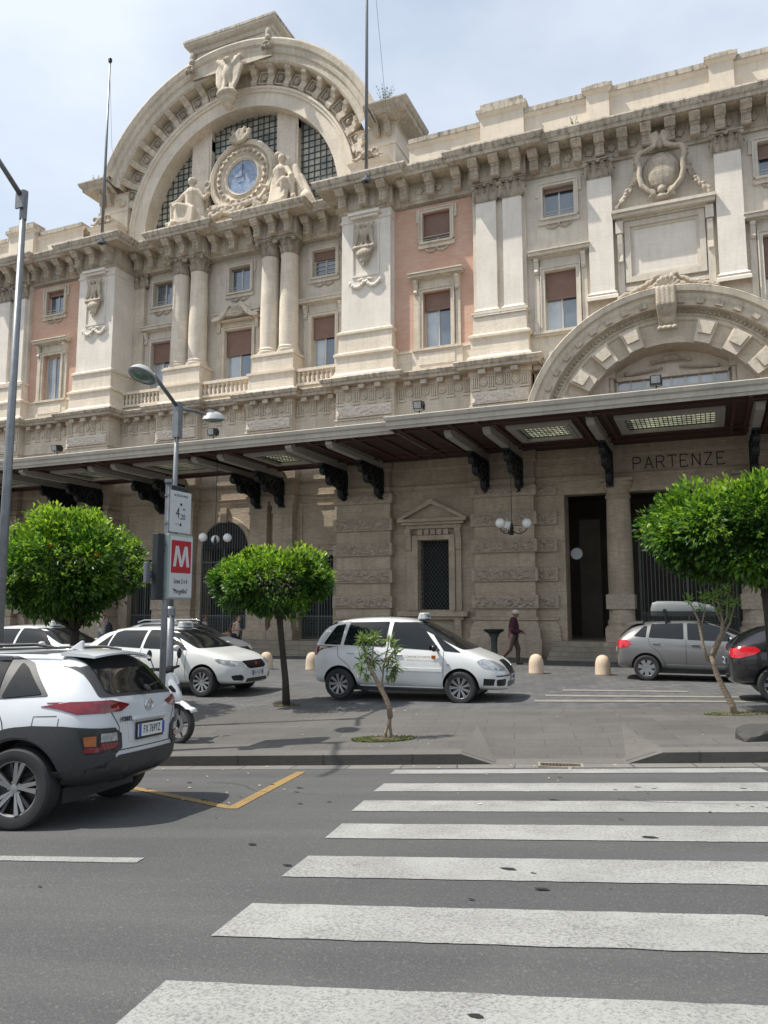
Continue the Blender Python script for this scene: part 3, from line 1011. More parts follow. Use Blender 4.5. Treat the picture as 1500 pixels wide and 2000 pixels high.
# central wall
cw = []
for q in (-4.45, 0, 4.45):
    ww = 1.5 if q == 0 else LW
    cw += [hole(AX + q, UZ, UW, UH), hole(AX + q, 12.2, ww, 2.4)]
wall(AX - 6.1, AX + 6.1, 9.0, 18.2, -DW, cw, M['stone_grey'])
for q in (-4.45, 4.45):
    window('upper', AX + q, UZ, -DW, UW, UH, .02 if q < 0 else .3, mat=M['stone_grey'], extra=(None if q < 0 else 1))
    window('lower', AX + q, 12.2, -DW, LW, 2.4, .40, mat=M['stone_grey'])
window('upper', AX, UZ, -DW, UW, UH, .02, mat=M['stone_grey'])
CW_ = window('lower', AX, 12.2, -DW, 1.5, 2.4, .48, mat=M['stone'])
# broken pediment and shell over the central window
mb = MB()
for s in (-1, 1):
    pts = [(s * 1.25, 15.0), (s * 1.25, 15.12), (s * .95, 15.2), (s * .7, 15.42), (s * .42, 15.72), (s * .30, 15.66), (s * .42, 15.45), (s * .62, 15.18), (s * .85, 15.02)]
    mb.prism([(AX + x, z) for x, z in pts], 'y', Yd(-DW + .45), Yd(-DW))
bxd(mb, AX - .85, AX + .85, -DW, -DW + .36, 14.975, 15.0)
mb.build('broken_pediment', M['stone'], B)
def shell(name, cx, cz, d, r, parent, mat, lobes=9, a0=10, a1=170, up=True):
    sh = []
    for i in range(lobes):
        a = R(a0 + (a1 - a0) * i / (lobes - 1))
        sh.append(caps((cx, Yd(d), cz), (cx + r * math.cos(a), Yd(d + .08), cz + r * math.sin(a)), r * .08, r * .17))
    return sh
sh = shell('shell', AX, 15.15, -DW + .3, .42, B, None)
for s in (-1, 1):
    sh += [caps((AX + s * .5, Yd(-DW + .3), 15.5), (AX + s * .95, Yd(-DW + .3), 15.25), .1, .06), ellip((AX + s * .45, Yd(-DW + .3), 15.35), (.12, .1, .12))]
blob('shell_ornament', sh, .035, M['carved'], B)
# right wing walls
for x0, x1, hs in ((-6.05, RX - 2.1, [-4.63]), (RX + 2.1, 8.0, [2.77, ])):
    wall(x0, x1, 9.0, 18.2, -.3, [h for q in hs for h in (hole(q, UZ, UW, UH), hole(q, LZ, LW, LH))], M['stone_grey'])
wall(RX - 2.1, RX + 2.1, 12.0, 18.2, -.3, [], M['stone_grey'])
for q in (-4.63, 2.77):
    window('upper', q, UZ, -.3, UW, UH, .12 if q < 0 else .4, mat=M['stone_grey'])
    window('lower', q, LZ, -.3, LW, LH, .45 if q < 0 else .6, mat=M['stone_grey'])
# left wing beyond the double pilasters
wall(-48, mirX(-6.0), 9.0, 18.2, -.3, [hole(-34.8, UZ, UW, UH), hole(-34.8, LZ, LW, LH)], M['stone_grey'])
window('upper', -34.8, UZ, -.3, UW, UH, .12, mat=M['stone_grey'])
window('lower', -34.8, LZ, -.3, LW, LH, .45, mat=M['stone_grey'])

# ---- piers and pilasters
PED = [(.30, 10.99), (.30, 11.12), (.18, 11.24), (.16, 11.90), (.25, 11.94), (.25, 12.03), (.10, 12.12), (.08, 12.84), (.15, 12.88), (.15, 12.97), (0.02, 13.06)]
def upath(x0, x1, d, back):
    return [(x0, back), (x0, d), (x1, d), (x1, back)]
for s in (1, -1):
    a, b = sorted((AX + s * 6.1, AX + s * 8.3))
    back = -DW if True else 0
    mb = MB(); sweep(mb, upath(a, b, 0, -DW), PED); mb.build('pedestal', M['cream'], B)
    mb = MB(); sweep(mb, upath(a, b, 0, -DW), [(0, 13.06), (0, 17.7), (.05, 17.74), (.05, 17.82), (.015, 17.86), (.015, 18.15)])
    mb.build('tower_pier', M['white'], B)
    c = (a + b) / 2
    mb = MB()   # moulded panel frame
    for x0, x1, z0, z1 in ((c - .62, c - .54, 15.3, 17.55), (c + .54, c + .62, 15.3, 17.55), (c - .54, c + .54, 15.3, 15.38)):
        bxd(mb, x0, x1, .001, .05, z0, z1)
    bxd(mb, c - .7, c + .7, .001, .30, 17.9, 18.02); bxd(mb, c - .6, c + .6, .001, .22, 17.78, 17.9)
    mb.build('panel_moulding', M['white'], B)
    # eagle on a bracket
    e = []
    y = Yd(.18)
    e += [ellip((c, y, 17.0), (.17, .17, .32)), ellip((c, y - .03, 17.42), (.10, .11, .12)), caps((c, y - .08, 17.45), (c - .10, y - .14, 17.42), .05, .02)]
    for t in (-1, 1):
        for k in range(6):
            x1 = c + t * (.26 + .045 * k)
            e.append(caps((c + t * (.20 + .02 * k), y, 17.48 - .06 * k), (x1 * .5 + (c + t * .34) * .5, y - .03, 16.72 - .02 * k), .075, .04))
        e.append(caps((c + t * .16, y, 17.2), (c + t * .42, y, 17.5), .09, .07))
        e.append(caps((c + t * .08, y, 16.75), (c + t * .12, y - .05, 16.5), .07, .06))
        e.append(caps((c + t * .42, y, 16.6), (c + t * .12, y, 15.85), .09, .05))
    e += [caps((c - .42, y - .02, 16.47), (c + .42, y - .02, 16.47), .10, .10), ellip((c, y - .03, 16.2), (.34, .17, .20)), ellip((c, y, 15.95), (.20, .12, .16)), ellip((c, y, 15.76), (.08, .08, .12)), caps((c - .3, y, 16.34), (c + .3, y, 16.34), .07, .07)]
    blob('eagle_relief', e, .03, M['carved'], B, smooth_it=1)
    e = []
    for t in (-1, 1):
        for k in range(7):
            a0 = k / 6; xx = c + t * (.06 + .6 * a0)
            e.append(ellip((xx, Yd(.07), 15.05 - .2 * math.sin(PI * a0)), (.085, .06, .085)))
        e.append(caps((c + t * .68, Yd(.07), 15.1), (c + t * .74, Yd(.07), 14.9), .05, .02))
        e.append(caps((c + t * .12, Yd(.06), 15.18), (c + t * .3, Yd(.06), 15.14), .05, .05))
    blob('festoon', e, .025, M['white'], B, smooth_it=1)

# Corinthian capital, flat (for pilasters) and round (for columns)
def leafset(mb, pos_dir, z0, h, w, out):
    for (x, y, nx, ny) in pos_dir:
        tx, ty = -ny, nx
        prof = [(0.0, 0.0, 1.0), (.25, .05, 1.05), (.6, .10, .95), (.85, .22, .75), (.98, .42, .45), (.88, .5, .3)]
        vs = []
        for zz, oo, ww in prof:
            for s in (-1, -.35, .35, 1):
                o = out * oo + (.03 if abs(s) < .5 else 0)
                vs.append((x + nx * o + tx * s * w / 2 * ww, y + ny * o + ty * s * w / 2 * ww, z0 + h * zz))
        fs = [(i * 4 + j, i * 4 + j + 1, (i + 1) * 4 + j + 1, (i + 1) * 4 + j) for i in range(len(prof) - 1) for j in range(3)]
        mb.add(vs, fs)
def capital_mesh(w, dep, h, rnd=False):
    mb = MB()
    if rnd:
        mb.lathe([(0, 0), (w / 2, 0), (w / 2 + .02, .03), (w / 2 - .02, .06), (w / 2, .45 * h), (w / 2 + .09, .86 * h)], (0, 0, 0), 20)
        ring = [(math.cos(a) * w * .48, math.sin(a) * w * .48, math.cos(a), math.sin(a)) for a in [2 * PI * i / 8 for i in range(8)]]
        ring2 = [(math.cos(a) * w * .47, math.sin(a) * w * .47, math.cos(a), math.sin(a)) for a in [2 * PI * (i + .5) / 8 for i in range(8)]]
    else:
        mb.box(-w / 2, w / 2, -dep, 0, 0, .86 * h)
        mb.box(-w / 2 - .02, w / 2 + .02, -dep - .02, 0, 0.0, .045)
        ring = [(x * w / 2, -dep, 0, -1) for x in (-.72, 0, .72)] + [(-w / 2, -dep / 2, -1, 0), (w / 2, -dep / 2, 1, 0)]
        ring2 = [(x * w / 2, -dep, 0, -1) for x in (-.95, -.36, .36, .95)]
    leafset(mb, ring, .04, h * .45, w * .34, .28)
    leafset(mb, ring2, .06, h * .72, w * .30, .32)
    r = w / 2
    dd = r if rnd else dep
    for s in (-1, 1):          # volutes
        mb.lathe([(0, -.05), (.09, -.05), (.10, 0), (.09, .05), (0, .05)], (s * (r + .05), -dd - .07, .80 * h), 10, axis='y')
    mb.box(-r - .09, r + .09, -dd - .10, (dd + .10) if rnd else 0, .86 * h, .93 * h)
    mb.box(-r - .13, r + .13, -dd - .14, (dd + .14) if rnd else 0, .9301 * h, h)
    mb.lathe([(0, -.04), (.07, -.04), (.08, 0), (.05, .06), (0, .07)], (0, -dd - .12, .88 * h), 8, axis='y')
    return mb
capP = capital_mesh(.84, .16, .72).build('capital', M['capital'], B, loc=(0, 0, -50))
capR = capital_mesh(.80, .4, .72, True).build('capital', M['capital'], B, loc=(0, 0, -50))
firstP, firstR = [True], [True]
def put_cap(proto, flag, x, d, z):
    loc = (x + 10, -d, z)
    if flag[0]:
        proto.location = loc; flag[0] = False
        return proto
    return inst(proto, loc)
def pilaster(x0, x1, d, wall_d, z0=12.94, z1=17.45):
    mb = MB()
    sweep(mb, upath(x0, x1, d, wall_d), [(.12, z0 - .14), (.12, z0 - .02), (.05, z0 + .05), (.10, z0 + .09), (.02, z0 + .16), (0, z0 + .2), (0, z1)])
    mb.build('pilaster', M['white'], B)
    put_cap(capP, firstP, (x0 + x1) / 2, wall_d + .02 + max(0, d - wall_d - .18), z1)
for f in ((lambda x: x), mirX):
    for (a, b) in ((-7.78, -6.98), (-6.72, -5.98)):
        x0, x1 = sorted((f(a), f(b)))
        pilaster(x0, x1, 0.0, -.16)
    x0, x1 = sorted((f(-7.95), f(-5.86)))
    mb = MB(); sweep(mb, upath(x0, x1, -.15, -.36), [(0, 12.9), (0, 18.2)])
    mb.build('pier_backing', M['stone_grey'], B)
    mb = MB(); sweep(mb, upath(x0 + .1, x1 - .1, -.02, -.36), PED[:-1] + [(-.05, 12.99), (-.2, 13.0)]); mb.build('pedestal', M['cream'], B)
for (a, b) in ((-3.52, -2.66), (RX * 2 + 2.66, RX * 2 + 3.52), (4.12, 4.92), (5.18, 5.98)):
    pilaster(a, b, 0.0, -.3, 12.9 if a < 3 else 12.94)

# ---- central columns
for s in (-1, 1):
    for q in (1.96, 2.95):
        cx = AX + s * q
        mb = MB()
        prof = [(.50, 12.88), (.52, 12.92), (.52, 13.0), (.46, 13.04), (.45, 13.08), (.48, 13.12), (.46, 13.17), (.43, 13.2), (.435, 14.5), (.42, 15.6), (.385, 17.3), (.40, 17.36), (.41, 17.42), (.38, 17.45)]
        mb.lathe([(r, z) for r, z in prof], (cx, Yd(-1.1), 0), 28)
        mb.build('column', M['cream'], B, smooth=True, autos=40)
        put_cap(capR, firstR, cx, -1.1, 17.45)
    a, b = sorted((AX + s * 1.42, AX + s * 3.48))
    mb = MB(); bxd(mb, a, b, -DW, -.58, 11.95, 12.88); bxd(mb, a - .06, b + .06, -DW, -.52, 12.72, 12.80)
    sweep(mb, upath(a - .05, b + .05, -.53, -DW), [(.12, 10.99), (.12, 11.15), (.05, 11.22), (.05, 11.84), (.13, 11.88), (.13, 11.98), (-.1, 11.99)])
    mb.build('column_pedestal', M['cream'], B)
# pilaster at the side of each tower, inside the recess
for s in (-1, 1):
    x0, x1 = sorted((AX + s * 5.45, AX + s * 6.09))
    mb = MB(); bxd(mb, x0, x1, -DW, -DW + .22, 12.9, 17.45); mb.build('pilaster', M['stone'], B)
    put_cap(capP, firstP, (x0 + x1) / 2, -DW + .06, 17.45)
# balustrades
bal = MB(); bal.lathe([(0, 0), (.075, 0), (.075, .05), (.04, .08), (.075, .2), (.07, .27), (.035, .38), (.055, .44), (.07, .48), (.07, .52), (0, .52)], (0, 0, 0), 10)
balp = None
nb = 0
mbR = MB()
for (a, b) in ((AX - 6.05, AX - 3.6), (AX - 1.3, AX + 1.3), (AX + 3.6, AX + 6.05)):
    R_ = MB()
    bxd(R_, a, b, -.85, -.62, 11.22, 11.32); bxd(R_, a, b, -.86, -.61, 11.84, 11.97)
    bo = R_.build('balustrade', M['cream'], B)
    n = 11
    for i in range(n):
        x = a + (b - a) * (i + .5) / n
        loc = (x + 10, .735, 11.32)
        if balp is None:
            balp = bal.build('baluster', M['cream'], bo, smooth=True, loc=loc)
        else:
            inst(balp, loc, bo)
mb = MB(); bxd(mb, AX - 6.1, AX + 6.1, -DW, -.75, 10.95, 11.21); mb.build('balcony_floor', M['cream'], B)

# ---- main cornice with ressauts
def cornice_path():
    P = [(-48, -.25)]
    def add(x, d):
        P.append((x, P[-1][1])); P.append((x, d))
    # left to right
    seq = [(mirX(-5.86), .0), (mirX(-7.95), -.28), (AX - 8.35, .04), (AX - 6.05, -1.3), (AX - 3.45, -.68), (AX - 1.45, -1.2), (AX + 1.45, -.68), (AX + 3.45, -1.3), (AX + 6.05, .04), (AX + 8.35, -.28), (-7.95, .0), (-5.86, -.25)]
    for x, d in seq: add(x, d)
    P.append((9, -.25))
    return P
CP = cornice_path()
mb = MB()
sweep(mb, CP, [(-.3, 18.12), (.04, 18.12), (.05, 18.22), (.09, 18.24), (.09, 18.98), (.78, 18.98), (.80, 19.10)])
mb.build('main_cornice', M['cornice'], B)
mb = MB()
sweep(mb, CP, [(.80, 19.10), (.86, 19.14), (.92, 19.26), (.94, 19.30), (.93, 19.37), (-.9, 19.46)])
mb.build('cornice_weathering', M['coping'], B)
# modillions
mod = MB()
mod.prism([(-.10, 18.97), (-.72, 18.97), (-.72, 18.86), (-.64, 18.80), (-.55, 18.70), (-.10, 18.70)], 'x', -.185, .185)
mod.prism([(-.09, 18.70), (-.46, 18.70), (-.46, 18.64), (-.38, 18.60), (-.37, 18.38), (-.42, 18.30), (-.36, 18.25), (-.09, 18.25)], 'x', -.155, .155)
for k in (-.085, 0, .085):
    mod.box(k - .022, k + .022, -.40, -.36, 18.40, 18.60)
    mod.box(k - .022, k + .022, -.75, -.71, 18.87, 18.95)
modp = None
for i in range(len(CP) - 1):
    (xa, da), (xb, db) = CP[i], CP[i + 1]
    if abs(da - db) > .01: continue
    a, b = max(xa, -38), min(xb, 8)
    if b - a < .3: continue
    res = (i + 1 < len(CP) - 1 and CP[i + 2][1] < da) and (i > 0 and CP[i - 1][1] < da)
    L = b - a
    n = max(1, int(round((L - (0.3 if res else .6)) / .80)) + (1 if res else 0))
    for k in range(n):
        if res: x = a + .22 + (L - .44) * (k / (n - 1) if n > 1 else .5)
        else: x = a + L * (k + .5) / n
        loc = (x + 10, -da, 0)
        if modp is None:
            modp = mod.build('modillion', M['cornice'], B, loc=loc)
        else:
            inst(modp, loc)
# carved rosettes between modillions
ros = blob('rosette', [ellip((0, -.12, 18.6), (.08, .06, .08))] + [ellip((.11 * math.cos(a), -.12, 18.6 + .11 * math.sin(a)), (.07, .05, .07)) for a in [PI / 2.5 * i for i in range(5)]], .03, M['carved'], B, loc=(0, 0, -60), smooth_it=0)
firstro = [True]
for x, d in [(-5.0 + .79 * k, -.25) for k in range(15)] + [(-11.0 + .83 * k, -.28) for k in range(4)] + [(AX - 10.9 + .83 * k, -.28) for k in range(4)]:
    loc = (x + 10, -d, 0)
    if firstro[0]: ros.location = loc; firstro[0] = False
    else: inst(ros, loc)

# ---- lower cornice over the ground floor
def path2():
    P = [(-48, -.22)]
    def add(x, d):
        P.append((x, P[-1][1])); P.append((x, d))
    for x, d in [(mirX(-5.75), .16), (mirX(-8.05), -.2), (AX - 8.5, .16), (AX - 5.95, -.72), (AX - 3.6, -.36), (AX - 1.3, -.72), (AX + 1.3, -.36), (AX + 3.6, -.72), (AX + 5.95, .16), (AX + 8.5, -.2), (-8.05, .16), (-5.75, -.22)]:
        add(x, d)
    P.append((-5.3, -.22))
    return P
P2 = path2()
mb = MB(); sweep(mb, P2, [(0, 8.0), (0, 9.22), (.05, 9.24), (.05, 9.30), (0, 9.32), (0, 10.42), (.06, 10.45), (.06, 10.62)])
mb.build('frieze', M['stone'], B)
mb = MB(); sweep(mb, P2, [(.06, 10.62), (.40, 10.64), (.42, 10.74)])
mb.build('lower_cornice', M['cornice'], B)
mb = MB(); sweep(mb, P2, [(.42, 10.74), (.48, 10.78), (.54, 10.90), (.52, 10.94), (-.5, 11.0)])
mb.build('lower_cornice_weathering', M['coping'], B)
tri = MB()
for k in (-.12, -.04, .04, .12):
    tri.box(k - .022, k + .022, -.055, 0, 9.98, 10.38)
tri.box(-.18, .18, -.07, 0, 10.38, 10.42); tri.box(-.17, .17, -.06, 0, 9.86, 9.93)
rs = MB(); rs.lathe([(0, -.07), (.05, -.07), (.06, -.04), (.10, -.035), (.11, -.06), (.145, -.06), (.15, 0)], (0, 0, 10.18), 14, axis='y')
dn = MB(); dn.box(-.13, .13, -.34, -.06, 10.44, 10.615)
trip = rsp = dnp = None
mbp = MB()
nr = 0
for i in range(len(P2) - 1):
    (xa, da), (xb, db) = P2[i], P2[i + 1]
    if abs(da - db) > .01: continue
    a, b = max(xa, -37), xb
    L = b - a
    if L < .3: continue
    n = max(1, int(L / .66))
    for k in range(n + 1):
        x = a + .22 + (L - .44) * k / n
        loc = (x + 10, -da, 0)
        if trip is None: trip = tri.build('triglyph', M['stone'], B, loc=loc)
        else: inst(trip, loc)
        if k < n:
            xr = a + .22 + (L - .44) * (k + .5) / n
            loc = (xr + 10, -da, 0)
            if rsp is None: rsp = rs.build('paterae', M['stone'], B, smooth=True, loc=loc)
            else: inst(rsp, loc)
            loc2 = (xr + 10, -da, 0)
            if dnp is None: dnp = dn.build('dentil', M['cornice'], B, loc=loc2)
            else: inst(dnp, loc2)
    if da > -.5:
        if da > 0 or da == -.36:
            mbp = MB(); bxd(mbp, a + .06, b - .06, da + .001, da + .09, 9.34, 9.80)
            relief_face(mbp, a + .09, b - .09, 9.37, 9.77, da + .092, .035)
            mbp.build('rusticated_panel', M['relief_up'], B)

# ---- attic parapet
def parapet(x0, x1, d, z1=21.25):
    mb = MB()
    sweep(mb, [(x0, d - .01), (x0 + .001, d), (x1 - .001, d), (x1, d - .01)], [(0, 19.3), (0, z1 - .38), (.06, z1 - .34), (.10, z1 - .2)])
    mb.build('attic_wall', M['attic'], B)
parapet(-7.6, 9, -.55)
parapet(AX + 8.9, -7.6, -.65, 21.2)
parapet(mirX(-7.6), AX - 8.9, -.65, 21.2)
parapet(-48, mirX(-7.6), -.55)
for x0, x1, d, z1 in ((-7.6, 9, -.55, 21.25), (AX + 8.9, -7.6, -.65, 21.2), (mirX(-7.6), AX - 8.9, -.65, 21.2), (-48, mirX(-7.6), -.55, 21.25)):
    mb = MB(); bxd(mb, x0, x1, d - 1.0, d + .14, z1 - .2, z1)
    mb.build('attic_coping', M['coping'], B)
for x0, x1, hi in ((-7.65, -5.9, .45), (-3.5, -2.66, .12), (.8, 1.62, .12), (4.0, 5.8, .45), (mirX(-5.9), mirX(-7.65), .45)):
    mb = MB(); sweep(mb, upath(x0, x1, -.38, -.9), [(0, 19.3), (0, 21.0 + hi * .5), (.06, 21.04 + hi * .5), (.12, 21.15 + hi * .5)])
    mb.build('attic_pier', M['attic'], B)
    mb = MB(); bxd(mb, x0 - .14, x1 + .14, -1.2, -.24, 21.15 + hi * .5, 21.27 + hi * .6); bxd(mb, x0 + .02, x1 - .02, -1.15, -.32, 21.27 + hi * .6, 21.32 + hi)
    mb.build('attic_pier_coping', M['coping'], B)

# ---- great arch
ACZ = 20.0
mb = MB()
arc_sweep(mb, AX, ACZ, [(5.35, -1.95), (5.35, -1.10), (5.98, -1.10), (6.0, -1.02), (6.10, -1.02), (6.14, -.95), (6.24, -.95), (6.26, -1.15)], -7, 187, 90)
mb.build('arch_ring', M['cream'], B)
mb = MB()
arc_sweep(mb, AX, ACZ, [(6.25, -1.15), (7.10, -1.12)], 8, 172, 80)
mb.build('arch_frieze', M['carved'], B)
mb = MB()
arc_sweep(mb, AX, ACZ, [(7.10, -1.15), (7.12, -.60), (7.20, -.52), (7.45, -.50), (7.50, -.42), (7.62, -.38), (7.72, -.38), (7.80, -.28), (8.02, -.22), (8.10, -.24)], 21, 159, 80)
mb.build('archivolt', M['stone'], B)
mb = MB()
arc_sweep(mb, AX, ACZ, [(8.10, -.24), (8.06, -.9), (8.04, -4.2)], 21, 159, 80)
mb.build('arch_extrados', M['coping'], B)
am = MB()
am.prism([(-.0, 6.30), (-.12, 6.30), (-.20, 6.45), (-.14, 6.62), (-.16, 6.72), (-.30, 6.78), (-.36, 6.9), (-.50, 6.95), (-.52, 7.10), (0, 7.10)], 'x', -.15, .15)
for k in (-.08, 0, .08):
    am.box(k - .02, k + .02, -.56, -.50, 6.96, 7.09)
amp = None
def put_rot(proto, name, mat, ang, rr_=0, first=[None]):
    pass
arb = MB(); arb.lathe([(0, -.16), (.04, -.16), (.06, -.10), (.10, -.12), (.14, -.08), (.15, 0)], (0, 0, 0), 10, axis='y')
arf = MB()
for x0, x1, z0, z1 in ((-.27, .27, -.30, -.25), (-.27, .27, .25, .30), (-.27, -.22, -.25, .25), (.22, .27, -.25, .25)):
    arf.box(x0, x1, -.07, 0, z0, z1)
arp = arfp = None
NM = 19
for i in range(NM):
    ang = 16 + (164 - 16) * i / (NM - 1)
    if abs(ang - 90) < 5: continue
    eul = (0, -R(ang - 90), 0)
    loc = (AX + 10, 1.13, ACZ)
    if amp is None:
        amp = am.build('arch_modillion', M['stone'], B, loc=loc); amp.rotation_euler = eul
    else:
        o = inst(amp, loc); o.rotation_euler = eul
for i in range(NM - 1):
    ang = 16 + (164 - 16) * (i + .5) / (NM - 1)
    if abs(ang - 90) < 6: continue
    eul = (0, -R(ang - 90), 0)
    loc = (AX + 10 + 6.68 * math.cos(R(ang)), 1.13, ACZ + 6.68 * math.sin(R(ang)))
    if arp is None:
        arp = arb.build('arch_rosette', M['carved'], B, loc=loc, smooth=True)
        arfp = arf.build('coffer_frame', M['stone'], B, loc=loc); arfp.rotation_euler = eul
    else:
        inst(arp, loc)
        o = inst(arfp, loc); o.rotation_euler = eul
# side blocks (cornice at the springing) and tower attics
for s in (-1, 1):
    a, b = sorted((AX + s * 6.35, AX + s * 8.15))
    mb = MB(); sweep(mb, upath(a, b, -.95, -3.0), [(0, 19.3), (0, 21.5), (.05, 21.52), (.05, 21.7), (0, 21.72), (0, 22.4), (.1, 22.42)])
    mb.build('tower_attic', M['attic'], B)
    a2, b2 = sorted((AX + s * (7.0), AX + s * 8.15))
    if s > 0: pth = [(AX + 6.95, -.95), (AX + 8.15, -.95), (AX + 8.15, -3.0)]
    else: pth = [(AX - 8.15, -3.0), (AX - 8.15, -.95), (AX - 6.95, -.95)]
    mb = MB(); sweep(mb, pth, [(0, 22.4), (.08, 22.42), (.62, 22.66), (.64, 22.8), (.72, 22.86), (.8, 23.02), (.80, 23.08), (-1.2, 23.12)])
    mb.build('springing_cornice', M['cornice'], B)
    for k in (.35, .85):
        mb = MB(); xk = AX + s * (7.0 + k)
        mb.prism([(Yd(-.95), 22.4), (Yd(-.40), 22.62), (Yd(-.40), 22.5), (Yd(-.62), 22.35), (Yd(-.70), 21.95), (Yd(-.95), 21.9)], 'x', xk - .12, xk + .12)
        mb.build('springing_bracket', M['carved'], B)
    c = AX + s * 7.2
    # low pedestal with scroll that carries the flagpole foot
    mb = MB(); sweep(mb, upath(c - .85, c + .85, -.25, -.95), [(.0, 19.35), (0, 20.35), (.08, 20.4), (.12, 20.52), (-.7, 20.58)])
    bxd(mb, c - .3, c + .3, -.95, -.2, 20.57, 21.0)
    mb.build('flagpole_pedestal', M['attic'], B)
    e = []
    for t in (-1, 1):
        for k in range(10):
            a_ = k * .55; rr_ = .05 + .022 * k
            e.append(ellip((c + t * .42 + t * rr_ * math.cos(a_), Yd(-.1), 20.80 + rr_ * math.sin(a_)), (.055, .09, .055)))
        e.append(caps((c + t * .1, Yd(-.12), 20.66), (c + t * .7, Yd(-.12), 20.62), .06, .04))
    e.append(ellip((c, Yd(-.08), 20.78), (.2, .14, .16)))
    blob('scroll_ornament', e, .03, M['carved'], B, smooth_it=1)
# tympanum
mb = MB()
n = 48
pts = [(AX + 5.5 * math.cos(R(-8 + 196 * i / n)), ACZ + 5.5 * math.sin(R(-8 + 196 * i / n))) for i in range(n + 1)]
mb.prism(pts, 'y', Yd(-1.92), Yd(-1.98))
mb.build('leaded_window', M['lead_glass'], B)
mb = MB()
for k in range(-17, 18):
    x = k * .31
    if abs(x) > 5.3: continue
    h = math.sqrt(max(.05, 5.36 ** 2 - x * x))
    bxd(mb, AX + x - .018, AX + x + .018, -1.92, -1.88, 19.3, ACZ + h)
for k in range(0, 19):
    z = 19.6 + k * .31
    if z > 25.3: break
    w = math.sqrt(max(.05, 5.36 ** 2 - (z - ACZ) ** 2))
    bxd(mb, AX - w, AX + w, -1.919, -1.885, z - .018, z + .018)
mb.build('lead_bars', M['lead'], B)
for s in (-1, 1):
    mb = MB()
    x0, x1 = sorted((AX + s * 1.85, AX + s * 3.0))
    h = math.sqrt(5.35 ** 2 - 1.9 ** 2) + .05
    bxd(mb, x0, x1, -1.98, -1.62, 19.3, ACZ + math.sqrt(5.45 ** 2 - 3 ** 2))
    poly = [(x0, ACZ + 4), (x1, ACZ + 4), (x1, ACZ + math.sqrt(5.4 ** 2 - (x1 - AX) ** 2)), (x0, ACZ + math.sqrt(5.4 ** 2 - (x0 - AX) ** 2))]
    mb.prism(poly, 'y', Yd(-1.625), Yd(-1.9))
    bxd(mb, x0 + .12, x1 - .12, -1.62, -1.58, 19.5, ACZ + 4.2)
    mb.build('tympanum_pier', M['cream'], B)
# attic on the crown of the arch
mb = MB()
sweep(mb, upath(AX - 2.2, AX + 2.2, -.42, -2.6), [(0, 27.0), (0, 28.25), (.06, 28.28), (.12, 28.45), (.2, 28.5), (.32, 28.62), (.34, 28.74)])
mb.build('crown_block', M['stone'], B)
mb = MB(); bxd(mb, AX - 2.56, AX + 2.56, -2.9, -.06, 28.74, 28.86); bxd(mb, AX - 2.0, AX + 2.0, -2.5, -.5, 28.86, 28.93)
mb.build('crown_coping', M['coping'], B)
for s in (-1, 1):
    e = [ellip((AX + s * 2.12, Yd(-.28), 28.05), (.17, .14, .30)), ellip((AX + s * 2.12, Yd(-.2), 27.75), (.15, .12, .15)), ellip((AX + s * 2.12, Yd(-.15), 27.4), (.22, .2, .12))]
    for k in (-.18, 0, .18): e.append(ellip((AX + s * 2.12 + k, Yd(-.1), 27.22), (.08, .14, .12)))
    blob('crown_console', e, .035, M['carved'], B, smooth_it=1)
# eagle group at the crown
y = Yd(-.25); c = AX
e = [ellip((c, y, 26.6), (.28, .28, .5)), ellip((c, y - .1, 27.2), (.17, .18, .2)), caps((c, y - .2, 27.25), (c - .12, y - .3, 27.15), .08, .04)]
for t in (-1, 1):
    for k in range(7):
        e.append(caps((c + t * (.34 + .05 * k), y + .05, 27.35 - .08 * k), (c + t * (.36 + .03 * k), y - .1, 25.75 + .05 * k), .12, .08))
    e += [caps((c + t * .2, y, 26.95), (c + t * .6, y, 27.35), .17, .12), caps((c + t * .15, y, 26.3), (c + t * .2, y - .1, 25.7), .12, .1)]
e += [ellip((c, y - .1, 25.5), (.55, .4, .22)), ellip((c, y - .02, 25.25), (.4, .35, .25)), ellip((c, y + .05, 25.0), (.2, .25, .2))]
blob('crown_eagle', e, .045, M['statue'], B, smooth_it=1)
# clock
cz = 22.05; cy = -1.42
mb = MB(); mb.lathe([(0.84, .35), (.84, -.02), (.92, -.10), (1.0, -.04), (1.04, .0), (1.10, .0), (1.14, -.05), (1.28, -.12), (1.42, -.08), (1.46, .0), (1.52, 0), (1.56, -.14), (1.72, -.18), (1.84, -.08), (1.86, .35)], (AX + .12, Yd(cy), cz), 56, axis='y')
bxd(mb, AX - 1.7, AX + 1.95, -1.9, -1.3, 19.3, 20.9)
mb.build('clock_surround', M['statue'], B, smooth=True, autos=35)
e = []
for i in range(26):
    a = 2 * PI * i / 26
    e.append(ellip((AX + .12 + 1.28 * math.cos(a), Yd(cy + .14), cz + 1.28 * math.sin(a)), (.12, .08, .10)))
for i in range(40):
    a = 2 * PI * i / 40 + .1; r_ = random.Random(i).uniform(.05, .42)
    e.append(ellip((AX + .12 + r_ * 1.3 * math.cos(a), Yd(cy + .28), 23.98 + r_ * math.sin(a)), (.13, .1, .13)))
for t in (-1, 1):
    for k in range(9):
        a = k * .6; r_ = .04 + .03 * k
        e.append(ellip((AX + .12 + t * (1.95) + t * r_ * math.cos(a), Yd(cy + .1), 22.0 + r_ * math.sin(a)), (.09, .12, .09)))
    e.append(caps((AX + .12 + t * 1.95, Yd(cy + .05), 21.8), (AX + .12 + t * 2.1, Yd(cy + .05), 20.7), .16, .2))
rg = random.Random(5)
